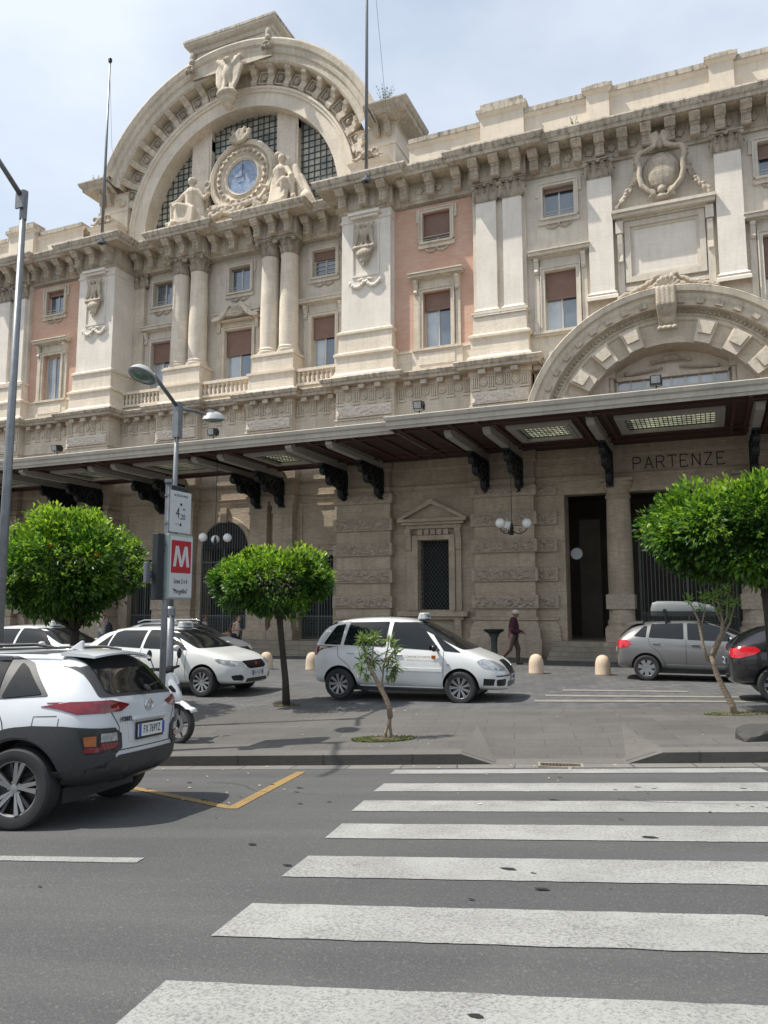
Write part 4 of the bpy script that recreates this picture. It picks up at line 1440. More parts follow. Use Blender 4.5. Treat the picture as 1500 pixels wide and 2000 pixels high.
for i in range(60):
    e.append(ellip((AX + .12 + rg.uniform(-1.9, 1.7), Yd(cy + .25), 20.15 + rg.uniform(0, .45)), (rg.uniform(.1, .2), .16, rg.uniform(.08, .18))))
blob('clock_wreath', e, .045, M['carved'], B, smooth_it=1)
def clockface():
    m, nt, b = _new('clock_enamel')
    n_ = noisef(nt, objco(nt), 6, 4)
    nt.links.new(ramp(nt, n_, [(.35, (.16, .24, .40)), (.65, (.34, .40, .50))]), b.inputs['Base Color'])
    b.inputs['Roughness'].default_value = .3
    return m
CF = MB(); CF.lathe([(0, 0), (.86, 0), (.86, .05)], (AX + .12, Yd(cy) + .02, cz), 40, axis='y')
CFo = CF.build('clock_face', clockface(), B)
mb = MB()
mb.lathe([(.40, -.012), (.0, -.012)], (AX + .12, Yd(cy) + .02, cz), 30, axis='y')
for i in range(12):
    a = 2 * PI * i / 12
    X_, Z_ = math.cos(a), math.sin(a)
    mb.lathe([(0, -.014), (.085, -.014), (.085, 0)], (AX + .12 + .67 * X_, Yd(cy) + .02, cz + .67 * Z_), 12, axis='y')
mb.build('dial_ornament', simple('dial_cream', (.52, .44, .38), .5, var=.2), CFo, loc=(10, -FY, 0)).location = (0, 0, 0)

# clock hands
mb = MB()
mb.prism([(AX + .12 - .035, cz), (AX + .12 + .035, cz), (AX + .12 + .015, cz + .66), (AX + .12 - .015, cz + .66)], 'y', Yd(cy) - .04, Yd(cy) - .02)
mb.build('minute_hand', M['blacktext'], CFo, loc=(0, 0, 0), origin=(-10, FY, 0))
mb = MB()
mb.prism([(AX + .12 - .04, cz + .03), (AX + .12 - .04, cz - .03), (AX + .12 - .40, cz - .015), (AX + .12 - .40, cz + .02)], 'y', Yd(cy) - .055, Yd(cy) - .042)
mb.build('hour_hand', M['blacktext'], CFo, loc=(0, 0, 0), origin=(-10, FY, 0))

# ---- seated allegorical statues beside the clock (each one continuous body)
def seated(cx, base, s, arm):
    """s=+1 figure whose legs go towards -x, leaning to the clock on +x side."""
    y = Yd(-1.0)
    def P(a, b, c): return (cx + s * a, y + b, base + c)
    e = [ellip(P(0.15, .05, .95), (.36, .34, .30)),                         # hips
         caps(P(.15, .05, 1.0), P(.22, .0, 1.75), .31, .36),                # torso
         ellip(P(.22, -.08, 1.75), (.38, .28, .26)),
         caps(P(.22, 0, 2.0), P(.20, -.03, 2.2), .13, .11),                 # neck
         ellip(P(.17, -.06, 2.38), (.16, .19, .22)), ellip(P(.20, .03, 2.46), (.2, .2, .17)), caps(P(.17, -.24, 2.36), P(.17, -.27, 2.33), .035, .03),
         caps(P(.12, -.1, .95), P(-.55, -.42, 1.05), .26, .19), caps(P(-.55, -.42, 1.05), P(-.62, -.4, .35), .18, .11), caps(P(-.62, -.4, .22), P(-.8, -.58, .15), .11, .09),
         caps(P(.2, -.15, .92), P(-.25, -.55, .98), .26, .19), caps(P(-.25, -.55, .98), P(-.15, -.5, .3), .17, .11), caps(P(-.15, -.5, .15), P(-.3, -.7, .1), .1, .08),
         caps(P(-.12, -.08, 1.82), P(-.40, -.25, 1.42), .14, .11), caps(P(-.40, -.25, 1.42), P(-.58, -.5, 1.18), .10, .08), ellip(P(-.62, -.54, 1.15), (.1, .1, .07)),
         caps(P(.52, 0, 1.85), P(.85, .05, arm), .14, .11), caps(P(.85, .05, arm), P(1.15, -.05, arm + .1), .1, .07), ellip(P(1.2, -.05, arm + .12), (.1, .09, .08))]
    for k in range(9):      # drapery folds
        e.append(caps(P(.42 - .1 * k, -.25 - .02 * k, .92), P(.46 - .09 * k, -.38 - .02 * k, .1), .13, .15))
    e.append(caps(P(.5, .1, 1.6), P(.62, .15, .3), .22, .34))
    e.append(ellip(P(.35, .15, .3), (.75, .4, .38)))
    return e
e = seated(-22.35, 19.75, 1, 1.45)
e += [caps((-22.9, Yd(-.55), 20.0), (-23.05, Yd(-.4), 19.5), .16, .12)]
blob('statue', e, .028, M['statue'], B, smooth_it=1)
e = seated(-17.0, 19.75, -1, 1.2)
e += [caps((-16.4, Yd(-.9), 21.5), (-15.9, Yd(-.9), 19.7), .16, .28), caps((-16.1, Yd(-.9), 21.0), (-15.5, Yd(-.9), 19.5), .12, .22), ellip((-15.8, Yd(-.8), 19.8), (.3, .3, .4)),
      ellip((-17.35, Yd(-1.0), 22.35), (.22, .22, .16))]
blob('statue', e, .028, M['statue'], B, smooth_it=1)

# ---- right-hand portal arch
PZ = 7.6
mb = MB()
arc_sweep(mb, RX, PZ, [(3.22, -.9), (3.22, .18), (3.95, .18), (4.0, .24), (4.10, .24), (4.14, .30), (4.26, .32), (4.34, .34), (4.36, .62), (4.50, .66), (4.60, .72), (4.74, .76), (4.80, .86), (4.97, .90), (4.98, -.35)], 3, 177, 80)
mb.build('portal_arch', M['stone'], B, smooth=False)
mb = MB(); arc_sweep(mb, RX, PZ, [(4.98, .90), (5.02, .86), (5.0, -.36)], 3, 177, 80)
mb.build('portal_arch_weathering', M['coping'], B)
# wall around it
mb = MB()
n = 40
for i in range(n):
    a0, a1 = R(180 - 180 * i / n), R(180 - 180 * (i + 1) / n)
    p0 = (RX + 4.9 * math.cos(a0), PZ + 4.9 * math.sin(a0)); p1 = (RX + 4.9 * math.cos(a1), PZ + 4.9 * math.sin(a1))
    if p0[1] > 9.2 or p1[1] > 9.2: continue
bxd(mb, -5.8, -5.2, -.6, -.22, 8.0, 10.62)
mb.build('spandrel', M['stone'], B)
vs_ = MB()
vs_.prism([(3.26 - .1, -.15), (3.30, -.15), (3.30, .15), (3.26 - .1, .15)], 'y', 0, .01)
# voussoir blocks
vp = None
vb = MB(); vb.prism([(-.25, 3.17), (.25, 3.17), (.33, 3.95), (-.33, 3.95)], 'y', -.36, 0)
vb.prism([(-.20, 3.46), (.20, 3.46), (.245, 3.88), (-.245, 3.88)], 'y', -.46, -.36)
for i, ang in enumerate([20, 37, 54, 71, 109, 126, 143, 160]):
    loc = (RX + 10, -.17, PZ); eul = (0, -R(ang - 90), 0)
    if vp is None:
        vp = vb.build('voussoir', M['stone'], B, loc=loc); vp.rotation_euler = eul
    else:
        o = inst(vp, loc); o.rotation_euler = eul
# egg and dart + little dentils under the arch cornice
ed = MB()
for i in range(86):
    ang = 6 + 168 * i / 85
    a = R(ang); r_ = 4.24
    ed.sphere((RX + r_ * math.cos(a), Yd(.36), PZ + r_ * math.sin(a)), .062, 8, 5)
ed.build('egg_moulding', M['carved'], B, smooth=True)['kind'] = 'stuff'
ad = MB()
for i in range(44):
    ang = 6 + 168 * i / 43
    if i % 2: continue
    a0, a1 = R(ang - 1.5), R(ang + 1.5)
    for (r0, r1, d0, d1) in ((4.42, 4.62, .5, .74),):
        pts = [(RX + r0 * math.cos(a0), PZ + r0 * math.sin(a0)), (RX + r0 * math.cos(a1), PZ + r0 * math.sin(a1)), (RX + r1 * math.cos(a1), PZ + r1 * math.sin(a1)), (RX + r1 * math.cos(a0), PZ + r1 * math.sin(a0))]
        ad.prism(pts, 'y', Yd(d1), Yd(d0))
ad.build('arch_dentils', M['cornice'], B)['kind'] = 'stuff'
# keystone console
e = []
for k in (-.24, -.08, .08, .24):
    e += [caps((RX + k, Yd(.95), PZ + 4.92), (RX + k, Yd(.95), PZ + 4.35), .09, .10), caps((RX + k, Yd(.95), PZ + 4.35), (RX + k * .8, Yd(.55), PZ + 3.7), .10, .08), ellip((RX + k, Yd(.8), PZ + 3.55), (.09, .12, .1))]
e += [ellip((RX, Yd(.8), PZ + 4.25), (.25, .2, .28)), ellip((RX, Yd(.6), PZ + 3.9), (.28, .2, .2))]
blob('keystone', e, .035, M['carved'], B, smooth_it=1)
# tympanum of the portal arch
mb = MB()
pts = [(RX + 3.3 * math.cos(R(180 * i / 40)), PZ + 3.3 * math.sin(R(180 * i / 40))) for i in range(41)]
mb.prism(pts, 'y', Yd(-.85), Yd(-.9))
mb.build('portal_tympanum', M['white'], B)
mb = MB()
bxd(mb, RX - 1.85, RX + 1.85, -.85, -.62, 9.87, 10.0)
for s in (-1, 1):
    bxd(mb, *sorted((RX + s * 2.55, RX + s * 1.95)), -.85, -.45, 8.6, 9.95)
    bxd(mb, *sorted((RX + s * 2.62, RX + s * 1.88)), -.85, -.38, 9.951, 10.2)
    for k in range(5): bxd(mb, RX + s * (2.05 + .1 * k) - .02, RX + s * (2.05 + .1 * k) + .02, -.45, -.42, 8.6, 9.9)
mb.build('tympanum_moulding', M['stone'], B)
mb = MB(); bxd(mb, RX - 1.85, RX + 1.85, -.849, -.8, 8.4, 9.86); mb.build('clerestory_glass', M['pane_light'], B)
mb = MB()
for k in range(9): bxd(mb, RX - 1.85 + .4625 * k - .03, RX - 1.85 + .4625 * k + .03, -.8, -.74, 8.4, 9.86)
bxd(mb, RX - 1.85, RX + 1.85, -.8, -.75, 9.5, 9.56)
mb.build('clerestory_frame', M['frame'], B)
e = []
for t in (-1, 1):
    e += [caps((RX + t * .15, Yd(-.65), 10.5), (RX + t * .55, Yd(-.65), 10.45), .07, .05), ellip((RX + t * .62, Yd(-.65), 10.43), (.09, .07, .08))]
    e += [caps((RX + t * .3, Yd(-.7), 10.22), (RX + t * 1.4, Yd(-.7), 10.08), .05, .05), ellip((RX + t * 1.5, Yd(-.68), 10.12), (.1, .08, .1))]
e.append(ellip((RX, Yd(-.65), 10.56), (.3, .1, .12)))
blob('tympanum_scrolls', e, .03, M['carved'], B, smooth_it=1)
# tablet above the portal
mb = MB()
for x0, x1, z0, z1 in ((RX - 1.35, RX - 1.15, 13.35, 15.65), (RX + 1.15, RX + 1.35, 13.35, 15.65), (RX - 1.15, RX + 1.15, 15.45, 15.65), (RX - 1.15, RX + 1.15, 13.35, 13.55)):
    bxd(mb, x0, x1, -.3, -.16, z0, z1)
for x0, x1, z0, z1 in ((RX - 1.15, RX - 1.05, 13.55, 15.45), (RX + 1.05, RX + 1.15, 13.55, 15.45), (RX - 1.05, RX + 1.05, 15.35, 15.45), (RX - 1.05, RX + 1.05, 13.55, 13.65)):
    bxd(mb, x0, x1, -.3, -.24, z0, z1)
for s in (-1, 1):
    x0, x1 = sorted((RX + s * 1.39, RX + s * 1.62))
    bxd(mb, x0, x1, -.3, -.18, 12.9, 15.3)
    bxd(mb, x0 - .02, x1 + .02, -.3, -.02, 15.2, 15.66)
    mb.prism([(Yd(-.18), 15.2), (Yd(-.02), 15.15), (Yd(-.05), 14.8), (Yd(-.12), 14.4), (Yd(-.08), 14.15), (Yd(-.18), 14.1)], 'x', x0 + .03, x1 - .03)
bxd(mb, RX - 1.62, RX + 1.62, -.3, -.2, 13.05, 13.2)
bxd(mb, RX - 1.62, RX + 1.62, -.3, -.1, 15.665, 15.75)
bxd(mb, RX - 1.70, RX + 1.70, -.3, .12, 15.751, 15.88)
bxd(mb, RX - 1.76, RX + 1.76, -.3, .2, 15.881, 15.99)
mb.build('tablet_frame', M['stone_grey'], B)
mb = MB(); bxd(mb, RX - 1.05, RX + 1.05, -.299, -.285, 13.65, 15.35); mb.build('tablet', M['white'], B)
# coat of arms
y = Yd(.0)
e = [ellip((RX, y + .12, 17.2), (.70, .18, .82)), ellip((RX, y - .02, 17.15), (.50, .17, .62)), ellip((RX, y - .02, 17.3), (.25, .12, .16)), ellip((RX + .12, y - .02, 17.0), (.12, .1, .16))]
for t in (-1, 1):
    pts = [(.22, 18.35), (.30, 18.55), (.12, 18.62), (.10, 18.40), (.22, 18.15), (.50, 18.02), (.72, 17.98), (.80, 17.7), (.72, 17.4), (.74, 17.1), (.66, 16.75), (.45, 16.5), (.28, 16.32)]
    for (a, b), (c_, d_) in zip(pts[:-1], pts[1:]):
        e.append(caps((RX + t * a, y - .12, b), (RX + t * c_, y - .12, d_), .095, .095))
    for k in range(9):
        a = k * .62; r_ = .03 + .018 * k
        e.append(ellip((RX + t * .36 + t * r_ * math.cos(a), y - .1, 16.42 + r_ * math.sin(a)), (.06, .09, .06)))
        e.append(ellip((RX + t * .86 + t * r_ * math.cos(a), y - .02, 17.86 + r_ * math.sin(a)), (.05, .08, .05)))
    rg = random.Random(11)
    for k in range(22):
        u = k / 21
        x = RX + t * (.82 + .72 * u ** 1.4); z = 17.6 - 1.42 * u ** .8
        for _ in range(3):
            e.append(ellip((x + rg.uniform(-.07, .07), y + .08 - rg.uniform(0, .1), z + rg.uniform(-.06, .06)), (.075, .07, .07)))
e += [ellip((RX, y - .05, 16.5), (.16, .14, .16)), ellip((RX, y - .05, 16.25), (.3, .12, .1)), ellip((RX, y, 18.3), (.16, .14, .2))]
blob('coat_of_arms', e, .028, M['carved'], B, smooth_it=1)
# shell and garlands on the arch crown
e = shell('s', RX + .03, 12.72, .25, .42, B, None, 9, 8, 172)
for t in (-1, 1):
    rg = random.Random(21)
    for k in range(20):
        u = k / 19
        e.append(ellip((RX + t * (.45 + 1.15 * u) + rg.uniform(-.04, .04), Yd(.1), 13.12 - .42 * math.sin(u * 1.6) * u ** .4 + rg.uniform(-.05, .05)), (.10, .1, .085)))
    e.append(ellip((RX + t * .28, Yd(.25), 13.22), (.16, .1, .1)))
blob('portal_shell', e, .03, M['carved'], B, smooth_it=1)

# ------------------------------------------------------------------ ground floor
LOW = M['stone_low']
def lowwall(x0, x1, d, holes, z0=.0, z1=7.5, depth=.5, name='ground_floor_wall'):
    mb = MB(); wall_holes(mb, x0, x1, z0 - .6, z1, d, depth, holes)
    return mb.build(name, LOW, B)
# walls (holes: x0,x1,z0,z1)
for f in ((lambda x: x), mirX):
    x0, x1 = sorted((f(-11.5), f(-8.0)))
    c = f(-9.70)
    lowwall(x0, x1, -.3, [(c - .62, c + .62, 1.66, 4.31)])
    # aedicule window
    mb = MB()
    for s in (-1, 1):
        a, b = sorted((c + s * .63, c + s * .86)); bxd(mb, a, b, -.3, -.12, 1.62, 4.5)
        a, b = sorted((c + s * .88, c + s * 1.10)); bxd(mb, a, b, -.3, -.18, 1.62, 4.75)
        a, b = sorted((c + s * .90, c + s * 1.12)); mb.prism([(Yd(-.18), 4.75), (Yd(.02), 4.75), (Yd(.02), 4.6), (Yd(-.08), 4.4), (Yd(-.12), 3.95), (Yd(-.18), 3.9)], 'x', a, b)
    bxd(mb, c - .86, c + .86, -.3, -.13, 4.32, 4.5)
    bxd(mb, c - 1.12, c + 1.12, -.3, -.12, 4.753, 4.9); bxd(mb, c - 1.25, c + 1.25, -.3, .02, 4.903, 5.0); bxd(mb, c - 1.38, c + 1.38, -.3, .14, 5.003, 5.12)
    mb.prism([(c - 1.38, 5.124), (c + 1.38, 5.124), (c, 5.86)], 'y', Yd(-.1), Yd(-.3))
    for s in (-1, 1):
        mb.prism([(c + s * 1.42, 5.124), (c + s * 1.18, 5.124), (c, 5.68), (c, 5.86)], 'y', Yd(.14), Yd(-.1))
    bxd(mb, c - 1.38, c + 1.38, -.3, .1, 1.42, 1.60); bxd(mb, c - 1.2, c + 1.2, -.3, -.05, 1.30, 1.418)
    for s in (-1, 1):
        a, b = sorted((c + s * .85, c + s * 1.1)); mb.prism([(Yd(-.3), 1.298), (Yd(-.04), 1.298), (Yd(-.08), 1.0), (Yd(-.2), .6), (Yd(-.3), .45)], 'x', a, b)
    for k in range(5):
        x = c - .52 + .26 * k
        bxd(mb, x - .1, x + .1, -.13, -.08, 4.52, 4.72)
    Wd = mb.build('aedicule_window', LOW, B)
    mb = MB()
    y = Yd(-.5)
    nd = 14
    for k in range(-nd, nd * 2):
        for s in (-1, 1):
            xa = c + s * (-.62 + k * .145); pts = []
            za, zb = 1.66, 4.31
            # diagonal bar clipped to the opening
            xs0 = xa; xs1 = xa + s * (zb - za) * .78
            lo, hi = c - .62, c + .62
            t0, t1 = 0.0, 1.0
            dx = xs1 - xs0
            for bnd, sg in ((lo, 1), (hi, -1)):
                v0 = (xs0 - bnd) * sg; v1 = (xs1 - bnd) * sg
                if v0 < 0 and v1 < 0: t1 = -1
                elif v0 < 0: t0 = max(t0, v0 / (v0 - v1))
                elif v1 < 0: t1 = min(t1, v0 / (v0 - v1))
            if t1 - t0 > .02:
                mb.tube([(xs0 + dx * t0, y + .01 * s, za + (zb - za) * t0), (xs0 + dx * t1, y + .01 * s, za + (zb - za) * t1)], .014, 4, False)
    mb.build('lattice_grille', M['gate'], Wd, loc=(0, 0, 0), origin=(-10, FY, 0))
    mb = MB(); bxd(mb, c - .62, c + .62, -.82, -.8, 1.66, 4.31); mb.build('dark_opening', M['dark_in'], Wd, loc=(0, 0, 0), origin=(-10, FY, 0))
# rusticated piers
def base_flare(top=1.28):
    return [(.22, -.5), (.22, .62), (.16, .66), (.15, .95), (.10, 1.1), (.02, top), (.09, top + .02), (.09, top + .12), (0, top + .14), (0, 6.32)]
for f in ((lambda x: x), mirX):
    for (a, b, d, name) in ((-13.75, -11.42, 0, 'rusticated_pier'), (-8.02, -5.78, 0, 'rusticated_pier'), (-5.78, -5.12, -.35, 'corner_pier')):
        if f is mirX and name == 'corner_pier': continue
        x0, x1 = sorted((f(a), f(b)))
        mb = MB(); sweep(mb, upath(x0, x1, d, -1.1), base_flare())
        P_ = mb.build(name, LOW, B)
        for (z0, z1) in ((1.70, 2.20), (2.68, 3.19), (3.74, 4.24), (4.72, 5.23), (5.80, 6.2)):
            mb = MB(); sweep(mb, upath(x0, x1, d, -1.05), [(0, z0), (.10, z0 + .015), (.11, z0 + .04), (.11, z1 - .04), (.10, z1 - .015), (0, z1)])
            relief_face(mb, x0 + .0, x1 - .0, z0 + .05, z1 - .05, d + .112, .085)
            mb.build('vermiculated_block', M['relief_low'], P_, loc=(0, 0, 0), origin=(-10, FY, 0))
# portal: entablature, columns, interior
PX = -.75
for c in (-2.87, 1.37, 4.9):
    if c > 3:
        mb = MB(); sweep(mb, upath(3.6, 4.3, -.35, -1.1), base_flare()); mb.build('corner_pier', LOW, B)
        mb = MB(); sweep(mb, upath(4.3, 6.5, 0, -1.1), base_flare()); mb.build('rusticated_pier', LOW, B)
        continue
    mb = MB()
    mb.lathe([(.43, 2.2), (.435, 3.0), (.43, 3.9), (.40, 5.55), (.44, 5.6), (.44, 5.66), (.40, 5.7), (.42, 5.85), (.50, 5.95), (.54, 6.0), (.54, 6.14)], (c, Yd(-.42), 0), 28)
    mb.lathe([(.55, .55), (.55, 1.1), (.47, 1.15), (.50, 1.25), (.44, 1.35), (.43, 1.7)], (c, Yd(-.42), 0), 28)
    C_ = mb.build('portal_column', LOW, B, smooth=True, autos=35)
    mb = MB(); mb.box(c - .47, c + .47, Yd(-.42) - .47, Yd(-.42) + .47, 1.7, 2.2)
    mb.build('vermiculated_block', M['relief_low'], C_, loc=(0, 0, 0), origin=(-10, FY, 0))
    mb = MB(); mb.box(c - .56, c + .56, Yd(-.42) - .56, Yd(-.42) + .56, 6.14, 6.24)
    mb.build('abacus', LOW, C_, loc=(0, 0, 0), origin=(-10, FY, 0))
    mb = MB(); mb.box(c - .6, c + .6, Yd(-.42) - .6, Yd(-.42) + .6, .0, .56); mb.box(c - .52, c + .52, Yd(-.42) - .52, Yd(-.42) + .52, .56, 1.05)
    mb.build('column_base', LOW, C_, loc=(0, 0, 0), origin=(-10, FY, 0))
def ent(path, mat=LOW, name='lower_entablature'):
    mb = MB(); sweep(mb, path, [(-.6, 6.24 if name != 'portal_entablature' else 5.80), (0, 6.24 if name != 'portal_entablature' else 5.80), (0, 6.28), (.04, 6.30), (.04, 6.44), (.08, 6.46), (0.0, 6.48), (0, 7.02), (.06, 7.04), (.10, 7.12), (.10, 7.6)])
    return mb.build(name, mat, B)
ent([(-5.16, -.32), (5.5, -.32)], name='portal_entablature')
ent([(-11.5, -.28), (-8.05, -.28), (-8.05, .02), (-5.75, .02), (-5.75, -.31), (-5.1, -.31)])
ent([(mirX(-5.75), .02), (mirX(-8.05), .02), (mirX(-8.05), -.28), (mirX(-11.45), -.28), (mirX(-11.45), .02), (mirX(-13.8), .02), (mirX(-13.8), -.88), (AX - 3.7, -.88), (AX - 3.7, -.45), (AX - 1.4, -.45), (AX - 1.4, -.88), (AX + 1.4, -.88), (AX + 1.4, -.45), (AX + 3.7, -.45), (AX + 3.7, -.88), (-13.8, -.88), (-13.8, .02), (-11.45, .02), (-11.45, -.28)])
lowwall(-48, mirX(-5.75), -.35, [])
# interior box behind the portal
mb = MB()
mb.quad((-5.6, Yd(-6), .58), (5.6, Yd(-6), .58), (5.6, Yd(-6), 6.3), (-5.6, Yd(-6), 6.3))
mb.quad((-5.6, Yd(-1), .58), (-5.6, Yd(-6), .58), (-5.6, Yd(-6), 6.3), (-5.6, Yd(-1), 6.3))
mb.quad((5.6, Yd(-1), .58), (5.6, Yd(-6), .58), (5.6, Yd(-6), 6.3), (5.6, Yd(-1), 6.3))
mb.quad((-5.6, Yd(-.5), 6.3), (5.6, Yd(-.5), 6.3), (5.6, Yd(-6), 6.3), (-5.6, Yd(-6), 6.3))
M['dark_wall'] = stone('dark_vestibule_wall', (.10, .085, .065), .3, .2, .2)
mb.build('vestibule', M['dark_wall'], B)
mb = MB(); bxd(mb, -5.6, 5.6, -6, -.2, .4, .58); mb.build('vestibule_floor', M['step'], B)
mb = MB(); bxd(mb, -5.12, -4.75, -1.3, -.36, .58, 6.3); mb.build('vestibule_jamb', LOW, B)
mb = MB(); bxd(mb, -4.7, -3.9, -3.6, -3.4, .58, 5.2); mb.build('vestibule_partition', M['dark_wall'], B)
def gate(x0, x1, z0, z1, d, name='iron_gate', step=.13, arch=None):
    mb = MB(); y = Yd(d)
    n = int((x1 - x0) / step)
    for i in range(n + 1):
        x = x0 + (x1 - x0) * i / n
        zt = z1
        if arch:
            zt = arch[1] + math.sqrt(max(.001, arch[2] ** 2 - (x - arch[0]) ** 2))
        mb.box(x - .014, x + .014, y - .014, y + .014, z0, zt)
    for z in (z0 + .06, z0 + .95, min(z1, z0 + 3.3)):
        mb.box(x0, x1, y - .02, y + .02, z - .03, z + .03)
    for i in range(n):
        x = x0 + (x1 - x0) * (i + .5) / n
        for k in range(6):
            mb.lathe([(.035, -.006), (.05, -.006), (.05, .006), (.035, .006)], (x, y, z0 + .15 + .14 * k), 6, axis='y')
    for x in (x0 + .03, (x0 + x1) / 2, x1 - .03):
        mb.box(x - .035, x + .035, y - .03, y + .03, z0, z1 if not arch else arch[1])
    return mb.build(name, M['gate'], B)
gate(-2.3, .85, .6, 4.3, -1.1)
gate(1.9, 3.5, .6, 4.3, -1.1)
# central bays
D1 = -.9
lowwall(AX - 6.1, AX + 6.1, D1, [(AX - 1.2, AX + 1.2, .42, 4.3), (AX + 3.75, AX + 5.35, .42, 3.9), (AX - 5.35, AX - 3.75, .42, 3.9)], depth=.7)
# arch over the middle door
mb = MB()
arc_sweep(mb, AX, 4.3, [(1.2, D1 - .69), (1.2, D1 + .02), (1.24, D1 + .08), (1.42, D1 + .08), (1.46, D1 + .02), (1.46, D1)], 0, 180, 32)
bxd(mb, AX - .16, AX + .16, D1, D1 + .2, 5.45, 6.1)
for s in (-1, 1):
    a, b = sorted((AX + s * 1.2, AX + s * 1.46)); bxd(mb, a, b, D1, D1 + .08, .42, 4.3)
mb.build('door_archivolt', LOW, B)
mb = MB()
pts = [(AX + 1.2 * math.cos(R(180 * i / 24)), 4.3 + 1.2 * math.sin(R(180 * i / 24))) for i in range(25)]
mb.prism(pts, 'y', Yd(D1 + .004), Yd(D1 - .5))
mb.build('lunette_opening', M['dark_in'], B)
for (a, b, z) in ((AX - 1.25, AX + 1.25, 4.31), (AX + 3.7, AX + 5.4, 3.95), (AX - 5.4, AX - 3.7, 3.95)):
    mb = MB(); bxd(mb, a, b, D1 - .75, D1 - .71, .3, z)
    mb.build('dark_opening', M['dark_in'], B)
gate(AX - 1.2, AX + 1.2, .42, 4.3, D1 + .02, 'iron_gate', arch=(AX, 4.3, 1.2))
gate(AX + 3.75, AX + 5.35, .42, 3.9, D1 - .3)
gate(AX - 5.35, AX - 3.75, .42, 3.9, D1 - .3)
for s in (-1, 1):
    for (a, b) in ((1.5, 2.35), (2.65, 3.6)):
        x0, x1 = sorted((AX + s * a, AX + s * b))
        mb = MB(); sweep(mb, upath(x0, x1, -.52, D1 - .05), [(.16, -.3), (.16, .75), (.10, .8), (.02, .95), (0, 1.6), (.05, 1.62), (.05, 2.1), (0, 2.12), (0, 5.7), (.05, 5.72), (.05, 5.8), (.02, 5.82), (.02, 6.0), (.09, 6.1), (.09, 6.24)])
        mb.build('door_pilaster', LOW, B)
    x0, x1 = sorted((AX + s * 3.75, AX + s * 5.6))
    mb = MB(); 
    for q0, q1, w0, w1 in ((x0 + .05, x1 - .05, 6.0, 6.1), (x0 + .05, x1 - .05, 4.35, 4.45), (x0 + .05, x0 + .15, 4.45, 6.0), (x1 - .15, x1 - .05, 4.45, 6.0)):
        bxd(mb, q0, q1, D1, D1 + .06, w0, w1)
    bxd(mb, x0 - .05, x1, D1, D1 + .12, 4.1, 4.22)
    mb.build('panel_moulding', LOW, B)
# steps
def steps(x0, x1, lst, name='steps', label=None):
    mb = MB()
    for i, (df, z) in enumerate(lst):
        bxd(mb, x0 - .02 * i, x1 + .02 * i, -1.2 - .001 * i, df, -.7, z)
    return mb.build(name, M['step'], B)
steps(-5.15, 3.4, [(.15, .575), (.50, .40), (.85, .25), (1.15, .10)])
steps(AX - 5.9, AX + 5.9, [(.15, .40), (.50, .24), (.85, .08), (1.2, -.08)])

# ------------------------------------------------------------------ canopy
ZC = 7.45
C_X0, C_X1 = -46.0, 10.0
sky_ = []     # skylights: x0, x1
for (a, b) in ((-2.45, .65), (-5.75, -3.65), (-10.85, -8.45), (-15.85, -13.95), (AX - 1.35, AX + 1.35), (mirX(-13.95), mirX(-15.85)), (mirX(-8.45), mirX(-10.85)), (2.0, 4.1), (-39.0, -36.5)):
    sky_.append((min(a, b), max(a, b)))
def slab(x0, x1, yf, z0, z1, holes):
    mb = MB()
    xs = sorted({x0, x1} | {h[0] for h in holes} | {h[1] for h in holes})
    ys = sorted({yf, 27.8} | {h[2] for h in holes} | {h[3] for h in holes})
    for z in (z0, z1):
        for i in range(len(xs) - 1):
            for j in range(len(ys) - 1):
                cx, cy_ = (xs[i] + xs[i + 1]) / 2, (ys[j] + ys[j + 1]) / 2
                if any(h[0] < cx < h[1] and h[2] < cy_ < h[3] for h in holes): continue
                mb.quad((xs[i], ys[j], z), (xs[i + 1], ys[j], z), (xs[i + 1], ys[j + 1], z), (xs[i], ys[j + 1], z))
    for a, b, c, d in holes:
        for (p, q) in (((a, c), (b, c)), ((b, c), (b, d)), ((b, d), (a, d)), ((a, d), (a, c))):
            mb.quad((*p, z0), (*q, z0), (*q, z1), (*p, z1))
    return mb
